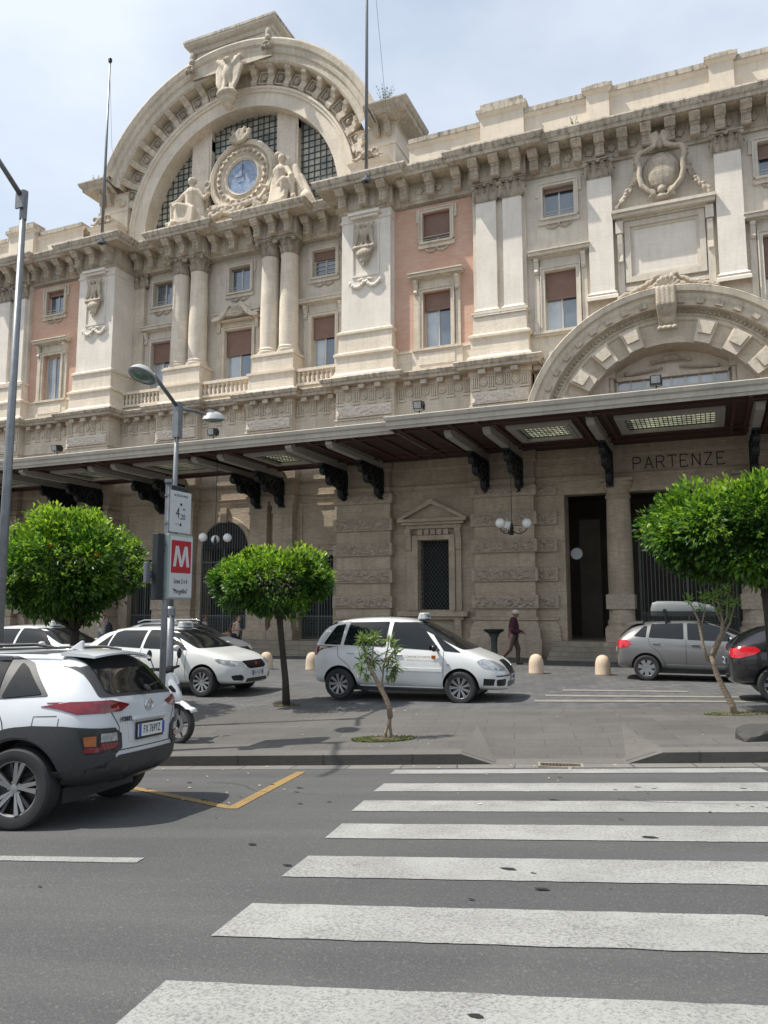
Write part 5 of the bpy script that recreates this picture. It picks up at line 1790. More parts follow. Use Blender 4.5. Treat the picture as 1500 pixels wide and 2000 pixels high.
def canopy(x0, x1, yf):
    holes = [(a + .28, b - .28, yf + 1.35, yf + 3.25) for a, b in sky_ if a >= x0 and b <= x1]
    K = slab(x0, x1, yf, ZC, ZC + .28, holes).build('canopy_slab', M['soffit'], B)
    mb = MB()
    prof = [(0, ZC - .04), (.02, ZC + .04), (.06, ZC + .06), (.06, ZC + .19), (.12, ZC + .23), (.15, ZC + .34), (.10, ZC + .37), (-.7, ZC + .40)]
    sweep(mb, [(x0, FY - 26.5), (x0, FY - yf), (x1, FY - yf), (x1, FY - 26.5)] if False else [(x0 + .0, FY - yf - 3), (x0 + .001, FY - yf), (x1, FY - yf), (x1 + .001, FY - yf - 3)], prof)
    mb.build('canopy_fascia', M['fascia'], B)
    for (a, b, c, d) in holes:
        mb = MB()
        for (q0, q1, w0, w1, zz) in ((a - .26, b + .26, c - .26, c, 0), (a - .26, b + .26, d, d + .26, 0), (a - .26, a, c, d, 0), (b, b + .26, c, d, 0)):
            mb.box(q0, q1, w0, w1, ZC - .08, ZC + .02)
        for (q0, q1, w0, w1) in ((a - .14, b + .14, c - .14, c), (a - .14, b + .14, d, d + .14), (a - .14, a, c, d), (b, b + .14, c, d)):
            mb.box(q0, q1, w0, w1, ZC - .11, ZC - .0805)
        S_ = mb.build('skylight', M['beam'], B)
        mb = MB(); mb.box(a, b, c, d, ZC + .035, ZC + .045)
        mb.build('glass', M['skyglass'], S_, loc=(0, 0, 0), origin=(-10, FY, 0))
        mb = MB()
        nx = int((b - a) / .13); ny = 7
        for i in range(1, nx): 
            x = a + (b - a) * i / nx; mb.box(x - .012, x + .012, c, d, ZC + .018, ZC + .0345)
        for i in range(1, ny):
            y = c + (d - c) * i / ny; mb.box(a, b, y - .018, y + .018, ZC + .017, ZC + .0342)
        mb.build('glazing_bars', M['lead'], S_, loc=(0, 0, 0), origin=(-10, FY, 0))
    # coffer ribs
    mb = MB()
    x = x0 + .3
    while x < x1:
        if not any(h[0] - .4 < x < h[1] + .4 for h in holes): mb.box(x - .06, x + .06, yf + .05, 27.2, ZC - .07, ZC + .01)
        x += .85
    for y in (yf + .45, yf + 3.8, yf + 4.6):
        mb.box(x0, x1, y - .07, y + .07, ZC - .06, ZC + .012)
    for (q0, q1) in (sky_):
        if q0 < x0 or q1 > x1: continue
        for xx in (q0 - .2, q1 + .2): mb.box(xx - .05, xx + .05, yf + .5, 27.2, ZC - .072, ZC + .011)
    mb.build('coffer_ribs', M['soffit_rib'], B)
def skyglass():
    m, nt, b = _new('skylight_glass')
    n = noisef(nt, pos(nt), 2.2, 3)
    v = nt.nodes.new('ShaderNodeTexVoronoi'); v.inputs['Scale'].default_value = 5
    nt.links.new(pos(nt), v.inputs['Vector'])
    c = mixc(nt, .06, ramp(nt, n, [(.35, (.37, .38, .32)), (.65, (.58, .59, .50))]), v.outputs['Color'], 'SOFT_LIGHT')
    tr = nt.nodes.new('ShaderNodeBsdfTranslucent')
    nt.links.new(c, tr.inputs['Color'])
    nt.links.new(c, b.inputs['Base Color'])
    mx = nt.nodes.new('ShaderNodeMixShader'); mx.inputs[0].default_value = .8
    nt.links.new(b.outputs[0], mx.inputs[1]); nt.links.new(tr.outputs[0], mx.inputs[2])
    out = [q for q in nt.nodes if q.type == 'OUTPUT_MATERIAL'][0]
    nt.links.new(mx.outputs[0], out.inputs[0])
    return m
M['skyglass'] = skyglass()
XS = -9.25
canopy(XS, C_X1, 22.25)
canopy(C_X0, XS - .002, 22.85)
# beams and iron brackets
beam = MB()
beam.box(-.12, .12, -4.45, .25, -.26, 0); beam.box(-.16, .16, -4.5, .25, -.05, -.002)
beam.prism([(-4.45, -.05), (-4.45, -.26), (-4.62, -.16), (-4.62, -.05)], 'x', -.12, .12)
br = MB()
br.prism([(-.02, -.28), (-2.1, -.28), (-2.12, -.42), (-1.95, -.55), (-1.72, -.72), (-1.4, -.98), (-.85, -1.02), (-.62, -1.12), (-.5, -1.35), (-.28, -1.48), (-.02, -1.48)], 'x', -.035, .035)
for (y0, z0, r0) in ((-1.92, -.52, .17), (-1.35, -.75, .26), (-.75, -.72, .30), (-.3, -1.15, .25), (-.32, -.55, .2), (-1.65, -.45, .12)):
    br.lathe([(r0 * .62, -.10), (r0, -.10), (r0 + .03, 0), (r0, .10), (r0 * .62, .10), (r0 * .62, -.10)], (0, y0, z0), 14, axis='x')
    br.lathe([(0, -.12), (r0 * .25, -.12), (r0 * .3, 0), (r0 * .25, .12), (0, .12)], (0, y0, z0), 8, axis='x')
br.box(-.13, .13, -.14, 0, -1.52, -.27)
br.box(-.11, .11, -2.15, -.1, -.34, -.262)
bp = brp = None
for x, dd in [(-3.07, 0), (1.5, 0), (-6.25, 0), (-7.52, 0), (-11.79, 0), (-13.37, 0), (5.0, 0), (6.2, 0), (mirX(-6.25), 0), (mirX(-7.52), 0), (mirX(-11.79), 0), (mirX(-13.37), 0), (AX - 3.12, -.5), (AX + 3.12, -.5), (AX - 1.95, -.5), (AX + 1.95, -.5), (mirX(-3.07), 0), (mirX(-.9), 0)]:
    loc = (x + 10, 0 - dd, ZC)
    if bp is None:
        bp = beam.build('canopy_beam', M['beam'], B, loc=loc); brp = br.build('iron_bracket', M['iron'], B, loc=loc)
    else:
        inst(bp, loc); inst(brp, loc)
# station name
def letters(word, size, gap, z, x0, y, parent, mat):
    S = {'P': [((0, 0), (0, 1)), ((0, 1), (.45, 1)), ((.45, 1), (.58, .88)), ((.58, .88), (.58, .62)), ((.58, .62), (.45, .5)), ((.45, .5), (0, .5))],
         'A': [((0, 0), (.32, 1)), ((.32, 1), (.64, 0)), ((.12, .36), (.52, .36))],
         'R': [((0, 0), (0, 1)), ((0, 1), (.45, 1)), ((.45, 1), (.58, .88)), ((.58, .88), (.58, .64)), ((.58, .64), (.45, .52)), ((.45, .52), (0, .52)), ((.3, .52), (.62, 0))],
         'T': [((.3, 0), (.3, 1)), ((0, 1), (.6, 1)), ((0, 1), (0, .88)), ((.6, 1), (.6, .88))],
         'E': [((0, 0), (0, 1)), ((0, 1), (.52, 1)), ((0, .5), (.42, .5)), ((0, 0), (.54, 0)), ((.52, 1), (.52, .88)), ((.54, 0), (.54, .12))],
         'N': [((0, 0), (0, 1)), ((0, 1), (.58, 0)), ((.58, 0), (.58, 1))],
         'Z': [((0, 1), (.55, 1)), ((.55, 1), (0, 0)), ((0, 0), (.57, 0))]}
    x = x0
    for ch in word:
        mb = MB()
        for i, ((a, b), (c, d)) in enumerate(S[ch]):
            L = math.hypot(c - a, d - b); nx, nz = -(d - b) / L * .045, (c - a) / L * .045
            mb.prism([(x + (a + nx) * size, z + (b + nz) * size), (x + (a - nx) * size, z + (b - nz) * size), (x + (c - nx) * size, z + (d - nz) * size), (x + (c + nx) * size, z + (d + nz) * size)], 'y', y - .012 - .0006 * i, y)
        mb.build('carved_letter', mat, parent)
        x += size * (.62 + gap)
letters('PARTENZE', .42, .30, 6.56, -2.30, Yd(-.32), B, M['blacktext'])

# ------------------------------------------------------------------ things fixed to the building
def flagpole(x, y, z0, z1, label, tilt=0):
    r_ = root('flagpole', (x, y, z0), label, 'flagpole', 'flagpoles beside the clock arch')
    mb = MB(); mb.tube([(x, y, z0), (x, y, z0 + (z1 - z0) * .5), (x, y, z1)], [.075, .06, .035], 10); mb.build('pole', M['galv'], r_, smooth=True)
    if z1 < 32:
        mb = MB(); mb.sphere((x, y, z1 + .08), .10, 10, 8); mb.lathe([(0, -.03), (.09, -.03), (.09, .02), (0, .02)], (x, y, z1), 10); mb.build('finial', M['iron'], r_, smooth=True)
    mb = MB(); mb.lathe([(0, 0), (.2, 0), (.2, .1), (.1, .16), (.09, .5), (0, .5)], (x, y, z0), 12); mb.build('foot', M['galv'], r_)
    mb = MB(); mb.tube([(x + .02, y - .05, z1 - .1), (x + .45, y - .1, z0 + (z1 - z0) * .5), (x + .8, y + .2, z0 + 3.0)], .008, 4); mb.build('halyard', M['lead'], r_)
    mb = MB(); mb.tube([(x, y, z0 + 3.3), (x, y + .9, z0 + 3.15)], .03, 6); mb.build('stay', M['iron'], r_)
    return r_
flagpole(-12.1, Yd(1.0) + .15, 18.9, 35, 'tall grey flagpole rising past the right end of the clock arch')
flagpole(AX - 6.2 + .0, Yd(1.0) + .15, 18.9, 28.3, 'grey flagpole with a dark ball finial at the left end of the clock arch')
# floodlights on the canopy edge
def floodlight(x, y, z, label, big=False):
    r_ = root('floodlight', (x, y, z), label, 'floodlight', 'floodlights on the canopy edge')
    s = 1.0
    mb = MB(); mb.tube([(x, y, z), (x, y, z + .16)], .02, 8); mb.box(x - .08, x + .08, y - .06, y + .06, z, z + .02); mb.build('stem', M['iron'], r_)
    mb = MB(); mb.prism([(y - .16, z + .18), (y - .20, z + .42), (y + .06, z + .46), (y + .16, z + .36), (y + .12, z + .2)], 'x', x - .15, x + .15); mb.build('housing', M['trim'], r_)
    mb = MB(); mb.quad((x - .12, y - .168, z + .20), (x + .12, y - .168, z + .20), (x + .12, y - .204, z + .40), (x - .12, y - .204, z + .40)); mb.build('lens', M['clear_lamp'], r_)
    mb = MB()
    for s in (-1, 1): mb.tube([(x + s * .16, y, z + .34), (x + s * .16, y, z + .15), (x, y, z + .13)], .012, 6)
    mb.build('bracket', M['iron'], r_)
floodlight(-1.15, 22.5, 7.84, 'black floodlight on the canopy below the big round arch')
floodlight(-8.3, 22.5, 7.84, 'black floodlight on the canopy just below the brick bay')
floodlight(-16.6, 23.1, 7.84, 'black floodlight on the canopy right of the street lamp head')
floodlight(-24.2, 23.1, 7.84, 'black floodlight on the canopy leftmost of the four')
# hanging globe lamps
def chandelier(x, y, z, label, n, a0):
    r_ = root('globe_lamp', (x, y, z), label, 'chandelier', 'globe chandeliers under the canopy')
    mb = MB(); mb.tube([(x, y, z + .1), (x, y, 7.42)], .012, 6); mb.build('rod', M['iron'], r_)
    mb = MB(); mb.lathe([(0, -.12), (.05, -.1), (.09, -.02), (.05, .06), (.07, .12), (.03, .3), (0, .3)], (x, y, z), 12)
    for i in range(n):
        a = a0 + 2 * PI * i / n
        pts = []
        for k in range(9):
            t = k / 8
            rr_ = .06 + .46 * t; zz = z - .10 * math.sin(PI * t) + .05 * t + (.0 if t < .9 else .04)
            pts.append((x + rr_ * math.cos(a), y + rr_ * math.sin(a), zz))
        mb.tube(pts, .018, 6)
        cx, cy_ = x + .3 * math.cos(a), y + .3 * math.sin(a)
        sp = [(cx + (.02 + .012 * k) * math.cos(k) * math.cos(a), cy_ + (.02 + .012 * k) * math.cos(k) * math.sin(a), z + .06 + (.02 + .012 * k) * math.sin(k)) for k in range(7)]
        mb.tube(sp, .012, 5)
    mb.build('scroll_arms', M['iron'], r_)
    for i in range(n):
        a = a0 + 2 * PI * i / n
        mb = MB(); mb.sphere((x + .52 * math.cos(a), y + .52 * math.sin(a), z + .26), .165, 18, 12); mb.build('globe', M['globe'], r_, smooth=True)
chandelier(-6.05, 25.3, 4.28, 'hanging lamp with white globes in front of the rusticated pier', 3, R(-3))
chandelier(-17.25, 24.3, 4.10, 'hanging lamp with white globes beside the metro sign', 3, R(5))
# weeds on the cornice
def weeds(x, y, z, r, n, label, seed):
    rg = random.Random(seed); mb = MB()
    for i in range(n):
        a = rg.uniform(0, 2 * PI); l = rg.uniform(.4, 1.0) * r
        dx, dy, dz = math.cos(a) * l * .6, math.sin(a) * l * .6, l
        mb.tube([(x, y, z), (x + dx * .5, y + dy * .5, z + dz * .7), (x + dx, y + dy, z + dz)], [.008, .006, .002], 3, False)
        for k in range(4):
            t = .4 + .15 * k
            px, py, pz = x + dx * t, y + dy * t, z + dz * t
            mb.quad((px, py, pz), (px + rg.uniform(-.06, .06), py, pz + .05), (px + rg.uniform(-.08, .08), py + .03, pz + .09), (px + .02, py + .02, pz + .03))
    tag(mb.build('weed_tuft', M['leaf_weed'], origin=(x, y, z), loc=(x, y, z)), label, 'weeds', 'weeds growing on the cornices')
M['leaf_weed'] = simple('dry_weeds', (.16, .17, .09), .9, var=.3)
weeds(-11.9, Yd(-.5), 23.0, .9, 26, 'largest tuft of weeds, on the right shoulder of the clock arch', 1)
weeds(AX - 8.2, Yd(-.6), 23.05, .5, 12, 'small dry weeds on the left shoulder of the clock arch', 2)
weeds(-3.9, Yd(.3), 19.35, .45, 9, 'small dry weeds on the cornice above the right wing window', 3)
rs_ = root('round_sign', (-4.72, 28.9, 3.55), 'round white sign inside the dark left-hand doorway', 'sign')
mb = MB(); mb.lathe([(0, -.02), (.2, -.02), (.22, 0), (.2, .03), (0, .03)], (-4.5, 28.9, 3.72), 24, axis='y'); mb.build('disc', M['signwhite'], rs_)
mb = MB(); mb.tube([(-4.85, 28.92, 3.72), (-4.7, 28.92, 3.72)], .02, 6); mb.build('bracket', M['iron'], rs_)

# ------------------------------------------------------------------ cars
def chaikin(poly, n=2, keep=()):
    """round every corner with a small radius"""
    out = []
    m = len(poly)
    for i in range(m):
        p = Vector(poly[i]); a = Vector(poly[i - 1]); b = Vector(poly[(i + 1) % m])
        r_ = min(.028 * n, (a - p).length * .35, (b - p).length * .35)
        s = p + (a - p).normalized() * r_; e = p + (b - p).normalized() * r_
        for t in (0, .33, .67, 1):
            q = s * (1 - t) ** 2 + p * 2 * t * (1 - t) + e * t * t
            out.append((q.x, q.y))
    return out

def car_cage(st):
    rows = []
    for s in st:
        x, w, zb, zbelt, ztop, ytop = s[:6]
        dx = s[6] if len(s) > 6 else 0.0
        h = zbelt - zb
        d5 = min(.055, max(.012, (ztop - zbelt) * .25))
        rows.append([(x, 0, zb), (x, w * .90, zb), (x, w * .985, zb + .30 * h), (x, w, zb + .68 * h), (x, w * .965, zbelt),
                     (x + dx, ytop, ztop - d5), (x + dx, ytop * .62, ztop - d5 * .25), (x + dx, 0, ztop)])
    mb = MB()
    n = len(rows)
    L = 14
    vs = []
    for r in rows:
        vs += r + [(a, -b, c) for a, b, c in r[1:7]][::-1]
    mb.add(vs, [(i * L + j, i * L + (j + 1) % L, (i + 1) * L + (j + 1) % L, (i + 1) * L + j) for i in range(n - 1) for j in range(L)])
    for end, sg in ((0, -1), (n - 1, 1)):
        o = end * L
        r = rows[end]
        lev = {}
        # lateral grid for levels 1..5 : columns y_edge, mid, 0, -mid, -edge
        lev[0] = [o + 1, None, o + 0, None, o + 13]
        idx = []
        def nv(p):
            mb.v.append(p)
            return len(mb.v) - 1
        grid = []
        for lv in range(1, 6):
            le, re = o + lv, o + 14 - lv
            x, y, z = r[lv]
            bulge = .035 if lv < 5 else 0
            if lv == 5:
                grid.append([le, o + 6, o + 7, o + 8, re])
            elif lv == 1:
                grid.append([le, nv((x + sg * .03, y * .55, z)), o + 0, nv((x + sg * .03, -y * .55, z)), re])
                mb.v[o + 0] = (x + sg * .03, 0, z)
            else:
                grid.append([le, nv((x + sg * bulge, y * .58, z)), nv((x + sg * (bulge + .01), 0, z)), nv((x + sg * bulge, -y * .58, z)), re])
        for a in range(4):
            for b in range(4):
                mb.f.append((grid[a][b], grid[a][b + 1], grid[a + 1][b + 1], grid[a + 1][b])); mb.m.append(0)
        # bottom strip joins grid level 1 mid verts (o+1 -> mid -> o+0)
        mb.f.append((o + 1, o + 0, grid[0][1])); mb.m.append(0)
        mb.f.append((o + 13, grid[0][3], o + 0)); mb.m.append(0)
    return mb

class Car:
    def __init__(self, name, spec, paint, label, loc, rotz, group=None, wheels=(-1.3, 1.3), wr=.31, track=.80, rimstyle='multi', cat='car', tilt=(0, 0), lip=0.06):
        self.root = root(name, loc, label, cat, group, rot=(tilt[0], tilt[1], rotz))
        WO[self.root.name] = (0, 0, 0)
        mb = car_cage(spec)
        t = mb.build('tmpbody', paint, None, smooth=True)
        bm = bmesh.new(); bm.from_mesh(t.data); bmesh.ops.recalc_face_normals(bm, faces=bm.faces); bm.to_mesh(t.data); bm.free()
        ss = t.modifiers.new('s', 'SUBSURF'); ss.levels = 3; ss.render_levels = 3
        cuts = []
        W = max(s[1] for s in spec)
        for wx in wheels:
            for sy in (-1, 1):
                c = MB(); c.lathe([(0, -.3), (wr + .055, -.3), (wr + .055, .3), (0, .3)], (wx, sy * W, wr + .01), 40, axis='y')
                co = c.build('cut', M['plastic'], None, weld=True)
                cuts.append(co)
                bo = t.modifiers.new('b', 'BOOLEAN'); bo.operation = 'DIFFERENCE'; bo.object = co; bo.solver = 'EXACT'
        dg = bpy.context.evaluated_depsgraph_get()
        me = bpy.data.meshes.new_from_object(t.evaluated_get(dg))
        me.name = 'body'
        bpy.data.objects.remove(t)
        for c in cuts: bpy.data.objects.remove(c)
        # inside of the wheel wells dark
        if len(me.materials) < 2:
            me.materials.clear(); me.materials.append(paint); me.materials.append(M['plastic'])
        for p in me.polygons:
            c = p.center
            for wx in wheels:
                dd = math.hypot(c.x - wx, c.z - wr - .01)
                if lip > .07 and dd < wr + lip:
                    p.material_index = 1
                    break
                if dd < wr + .06 and abs(c.y) < W - .005 and (abs(p.normal.y) > .9 and abs(c.y) < W - .25 or dd > wr + .045 and abs(p.normal.y) < .3):
                    p.material_index = 1
                    break
            else:
                p.material_index = 0
            p.use_smooth = True
        me.set_sharp_from_angle(angle=R(38))
        o = bpy.data.objects.new('body', me)
        COL.objects.link(o); o.parent = self.root
        self.body = o
        bm = bmesh.new(); bm.from_mesh(me)
        self.bvh = BVHTree.FromBMesh(bm); bm.free()
        self.W = W
        for wx in wheels:
            for sy in (-1, 1):
                self.wheel(wx, sy * track, wr, sy, rimstyle)
        # dark underside between the wheels
        mb = MB(); mb.box(wheels[0] - .3, wheels[1] + .3, -W * .7, W * .7, .17, .30)
        mb.build('underbody', M['plastic'], self.root)
    def ray(self, view, a, b):
        if view == 'L': o, d = (a, 3, b), (0, -1, 0)
        elif view == 'R': o, d = (a, -3, b), (0, 1, 0)
        elif view == 'B': o, d = (-5, a, b), (1, 0, 0)
        elif view == 'F': o, d = (5, a, b), (-1, 0, 0)
        else: o, d = (a, b, 4), (0, 0, -1)
        h = self.bvh.ray_cast(Vector(o), Vector(d))
        return h[0], h[1]
    def decal(self, name, poly, view, mat, eps=.006, cell=.07, rnd=0, parent=None, skirt=True):
        if rnd: poly = chaikin(poly, rnd)
        bm = bmesh.new()
        vs = [bm.verts.new((a, b, 0)) for a, b in poly]
        try:
            bm.faces.new(vs)
        except ValueError:
            bm.free(); return None
        bmesh.ops.triangulate(bm, faces=bm.faces)
        for ax in (0, 1):
            lo, hi = min(p[ax] for p in poly), max(p[ax] for p in poly)
            k = math.ceil(lo / cell) * cell
            while k < hi:
                co = [0, 0, 0]; co[ax] = k; no = [0, 0, 0]; no[ax] = 1
                bmesh.ops.bisect_plane(bm, geom=bm.verts[:] + bm.edges[:] + bm.faces[:], plane_co=co, plane_no=no)
                k += cell
        dead = []
        nrm = {}
        for v in bm.verts:
            h, n = self.ray(view, v.co.x, v.co.y)
            if h is None: dead.append(v); continue
            nrm[v] = n
            v.co = h + n * eps
        bmesh.ops.delete(bm, geom=dead, context='VERTS')
        if not bm.faces:
            bm.free(); return None
        bmesh.ops.recalc_face_normals(bm, faces=bm.faces)
        for f in bm.faces: f.smooth = True
        if skirt:
            be = [e for e in bm.edges if e.is_boundary]
            r_ = bmesh.ops.extrude_edge_only(bm, edges=be)
            for g in r_['geom']:
                if isinstance(g, bmesh.types.BMVert):
                    h, n, i, d = self.bvh.find_nearest(g.co)
                    if h is not None: g.co = h - n * .002
        me = bpy.data.meshes.new(name); bm.to_mesh(me); bm.free()
        me.set_sharp_from_angle(angle=R(40))
        me.materials.append(mat)
        o = bpy.data.objects.new(name, me); COL.objects.link(o); o.parent = parent or self.root
        return o
    def both(self, name, poly, mat, **k):
        a = self.decal(name, poly, 'R', mat, **k); b = self.decal(name, poly, 'L', mat, **k)
        return a, b
    def line(self, pts, view, w=.009, mat=None, name='panel_gap', eps=.0025):
        """a shut line drawn on the body"""
        mb = MB(); vs = []; ok = []
        P = []
        for (a, b), (c, d) in zip(pts[:-1], pts[1:]):
            L = math.hypot(c - a, d - b); n = max(1, int(L / .05))
            for i in range(n): P.append((a + (c - a) * i / n, b + (d - b) * i / n))
        P.append(pts[-1])
        for i, (a, b) in enumerate(P):
            q = P[min(i + 1, len(P) - 1)]; r_ = P[max(i - 1, 0)]
            tx, tz = q[0] - r_[0], q[1] - r_[1]; L = math.hypot(tx, tz) or 1
            nx, nz = -tz / L * w / 2, tx / L * w / 2
            pr = []
            for s in (-1, 1):
                h, n = self.ray(view, a + nx * s, b + nz * s)
                if h is None: pr = None; break
                pr.append(tuple(h + n * eps))
            if pr: vs.append(pr)
        if len(vs) < 2: return
        flat = [p for pr in vs for p in pr]
        fs = []
        for i in range(len(vs) - 1):
            if (Vector(vs[i][0]) - Vector(vs[i + 1][0])).length < .16:
                fs.append((2 * i, 2 * i + 1, 2 * i + 3, 2 * i + 2))
        mb.add(flat, fs)
        return mb.build(name, mat or M['seam'], self.root)
    def lines(self, pts, **k):
        self.line(pts, 'R', **k); self.line(pts, 'L', **k)
    def wheel(self, x, y, r, sy, style):
        hub = MB(); hub.lathe([(0, -.08), (r * .675, -.08), (r * .675, .02), (0, .02)], (0, 0, 0), 20, axis='y')
        H = hub.build('wheel', M['rim_dark'], self.root, loc=(x, y, r))
        if sy < 0: H.rotation_euler = (0, 0, PI)
        w = .105
        mb = MB(); mb.lathe([(r * .66, -w), (r * .90, -w), (r * .985, -w * .8), (r, -w * .4), (r, w * .45), (r * .985, w * .8), (r * .93, w * .98), (r * .80, w * 1.03), (r * .67, w * .92), (r * .66, w * .7)], (0, 0, 0), 40, axis='y')
        mb.build('tyre', M['tyre'], H, smooth=True, loc=(0, 0, 0), autos=35)
        mb = MB(); mb.cur = 1
        mb.lathe([(r * .60, -.02), (r * .62, w * .75), (r * .645, w * .86)], (0, 0, 0), 40, axis='y')
        mb.cur = 0
        mb.lathe([(r * .645, w * .86), (r * .665, w * .90), (r * .69, w * .92), (r * .69, w * .80)], (0, 0, 0), 40, axis='y')
        mb.lathe([(0, w * .80), (r * .10, w * .78), (r * .13, w * .6), (r * .14, .02)], (0, 0, 0), 16, axis='y')
        def spoke(a, w0, w1, sk=0.0, y0=.62, y1=.80, th=.018):
            ca, sa = math.cos(a), math.sin(a)
            pts = [(r * .09, -w0), (r * .64, -w1 + sk), (r * .64, w1 + sk), (r * .09, w0)]
            yy = [w * y0, w * y1, w * y1, w * y0]
            vs = []
            for (q, t), yv in zip(pts, yy): vs.append((q * ca - t * sa, yv + .012, q * sa + t * ca))
            for (q, t), yv in zip(pts, yy): vs.append((q * ca - t * sa, yv - th, q * sa + t * ca))
            mb.add(vs, [(0, 1, 2, 3), (7, 6, 5, 4), (0, 4, 5, 1), (1, 5, 6, 2), (2, 6, 7, 3), (3, 7, 4, 0)])
        if style == 'multi':
            for i in range(9):
                a = 2 * PI * i / 9
                spoke(a - .09, .010, .012); spoke(a + .09, .010, .012)
        elif style == 'ten':
            for i in range(10): spoke(2 * PI * i / 10 + .1, .012, .028)
        elif style == 'cover':
            for i in range(7): spoke(2 * PI * i / 7 + .2, .03, .052, y0=.75, y1=.8)
            mb.lathe([(r * .35, w * .78), (0, w * .84)], (0, 0, 0), 20, axis='y')
        else:       # five bent two-tone blades
            for i in range(5):
                a = 2 * PI * i / 5 + .35
                spoke(a, .020, .016, sk=.012)
                spoke(a + .20, .006, .022, sk=.035, y0=.66, y1=.86)
                mb.cur = 1
                spoke(a - .14, .010, .014, sk=-.012, y0=.5, y1=.74)
                mb.cur = 0
            for i in range(5):
                a = 2 * PI * i / 5
                mb.lathe([(0, w * .72), (.012, w * .72), (.012, w * .5)], (r * .16 * math.cos(a), 0, r * .16 * math.sin(a)), 8, axis='y')
        mb.build('rim', [M['rim'], M['rim_dark']], H, smooth=True, loc=(0, 0, 0), autos=30)
    def box(self, name, mat, *a, bev=.01, parent=None):
        mb = MB(); mb.box(*a)
        o = mb.build(name, mat, parent or self.root, weld=True)
        m = o.modifiers.new('b', 'BEVEL'); m.width = bev; m.segments = 3
        return o
    def blobp(self, name, mat, shapes, vox=.012):
        return blob(name, shapes, vox, mat, self.root, loc=(0, 0, 0), smooth_it=3)
    def mirror(self, x, z, mat, y=None):
        y = y or self.W
        for s in (-1, 1):
            m_ = self.blobp('mirror', mat, [ellip((x, s * (y + .10), z), (.07, .11, .075)), caps((x + .03, s * (y - .08), z - .06), (x, s * (y + .04), z - .03), .025, .03)], .014)
            mb = MB(); mb.prism([(s * (y + .01), z - .05), (s * (y + .19), z - .045), (s * (y + .195), z + .045), (s * (y + .03), z + .055)], 'x', x - .072, x - .062)
            mb.build('mirror_glass', M['carglass'], m_)
    def handle(self, x, z, mat):
        for v, s in (('R', -1), ('L', 1)):
            h, n = self.ray(v, x, z)
            if h is None: continue
            self.blobp('door_handle', mat, [caps((x - .08, h.y + s * .022, z), (x + .08, h.y + s * .022, z), .016, .018), caps((x - .08, h.y, z), (x - .08, h.y + s * .02, z), .014, .014), caps((x + .08, h.y, z), (x + .08, h.y + s * .02, z), .014, .014)], .009)
    def plate(self, x, z, txt, front=False, w=.52, h=.11, y=0, tilt=0.0):
        s = 1 if front else -1
        mb = MB(); mb.box(-w / 2, w / 2, -.006, .006, -h / 2, h / 2)
        P = mb.build('number_plate', M['platew'], self.root)
        P.location = (x, y, z); P.rotation_euler = (tilt, 0, R(90 if front else -90))
        for a in (-1, 1):
            q = MB(); q.box(min(a * w / 2, a * (w / 2 - .045)), max(a * w / 2, a * (w / 2 - .045)), -.0085, -.0062, -h / 2, h / 2)
            q.build('blue_band', M['blue'], P, loc=(0, 0, 0))
        if txt:
            text('plate_number', txt, h * .92, M['blacktext'], P, Matrix.Translation((0, -.0075, 0)) @ Matrix.Rotation(R(90), 4, 'X'), .001, 1.05, .78)
        return P
    def spoiler(self, mat, x0, x1, z0, z1, hw, droop):
        mb = MB(); ny = 14
        for lay, dz in ((0, 0), (1, -.03)):
            for j in range(ny + 1):
                t = -1 + 2 * j / ny
                for i in range(4):
                    u = i / 3
                    mb.v.append((x0 + (x1 - x0) * u + (.06 * t * t if i == 0 else 0), t * hw, z0 + (z1 - z0) * (1 - (1 - u) ** 1.6) - droop * t * t + dz * (.6 if i == 0 else 1)))
        k = (ny + 1) * 4
        for j in range(ny):
            for i in range(3):
                a = j * 4 + i
                mb.f.append((a, a + 4, a + 5, a + 1)); mb.m.append(0)
                mb.f.append((k + a, k + a + 1, k + a + 5, k + a + 4)); mb.m.append(0)
            a = j * 4; mb.f.append((a, k + a, k + a + 4, a + 4)); mb.m.append(0)
        for a in (0, ny * 4):
            for i in range(3): mb.f.append((a + i, a + i + 1, k + a + i + 1, k + a + i)); mb.m.append(0)
        return mb.build('spoiler', mat, self.root, smooth=True, autos=40)
    def roofsign(self, x, z, word='TAXI'):
        mb = MB(); mb.prism([(x - .10, z), (x + .10, z), (x + .055, z + .13), (x - .055, z + .13)], 'y', -.20, .20)
        o = mb.build('taxi_sign', M['signwhite'], self.root, weld=True)
        b_ = o.modifiers.new('b', 'BEVEL'); b_.width = .025; b_.segments = 3
        mb = MB(); mb.box(x - .07, x + .07, -.16, .16, z - .03, z + .01); mb.build('sign_base', M['plastic'], o)
        for s in (1, -1):
            t_ = Matrix.Translation((x + s * .088, 0, z + .062)) @ Matrix.Rotation(R(90) * s, 4, 'Z') @ Matrix.Rotation(R(90 - 19), 4, 'X')
            text('taxi_lettering', word, .09, M['blacktext'], o, t_, .0015)

def gz(x, y): return G(x, y)

# --- near white crossover (rear three-quarter view)
sx_, sy_ = -6.94, 5.48
H0 = R(193.5)
fwd = (math.cos(H0), math.sin(H0))
zc = gz(sx_, sy_)
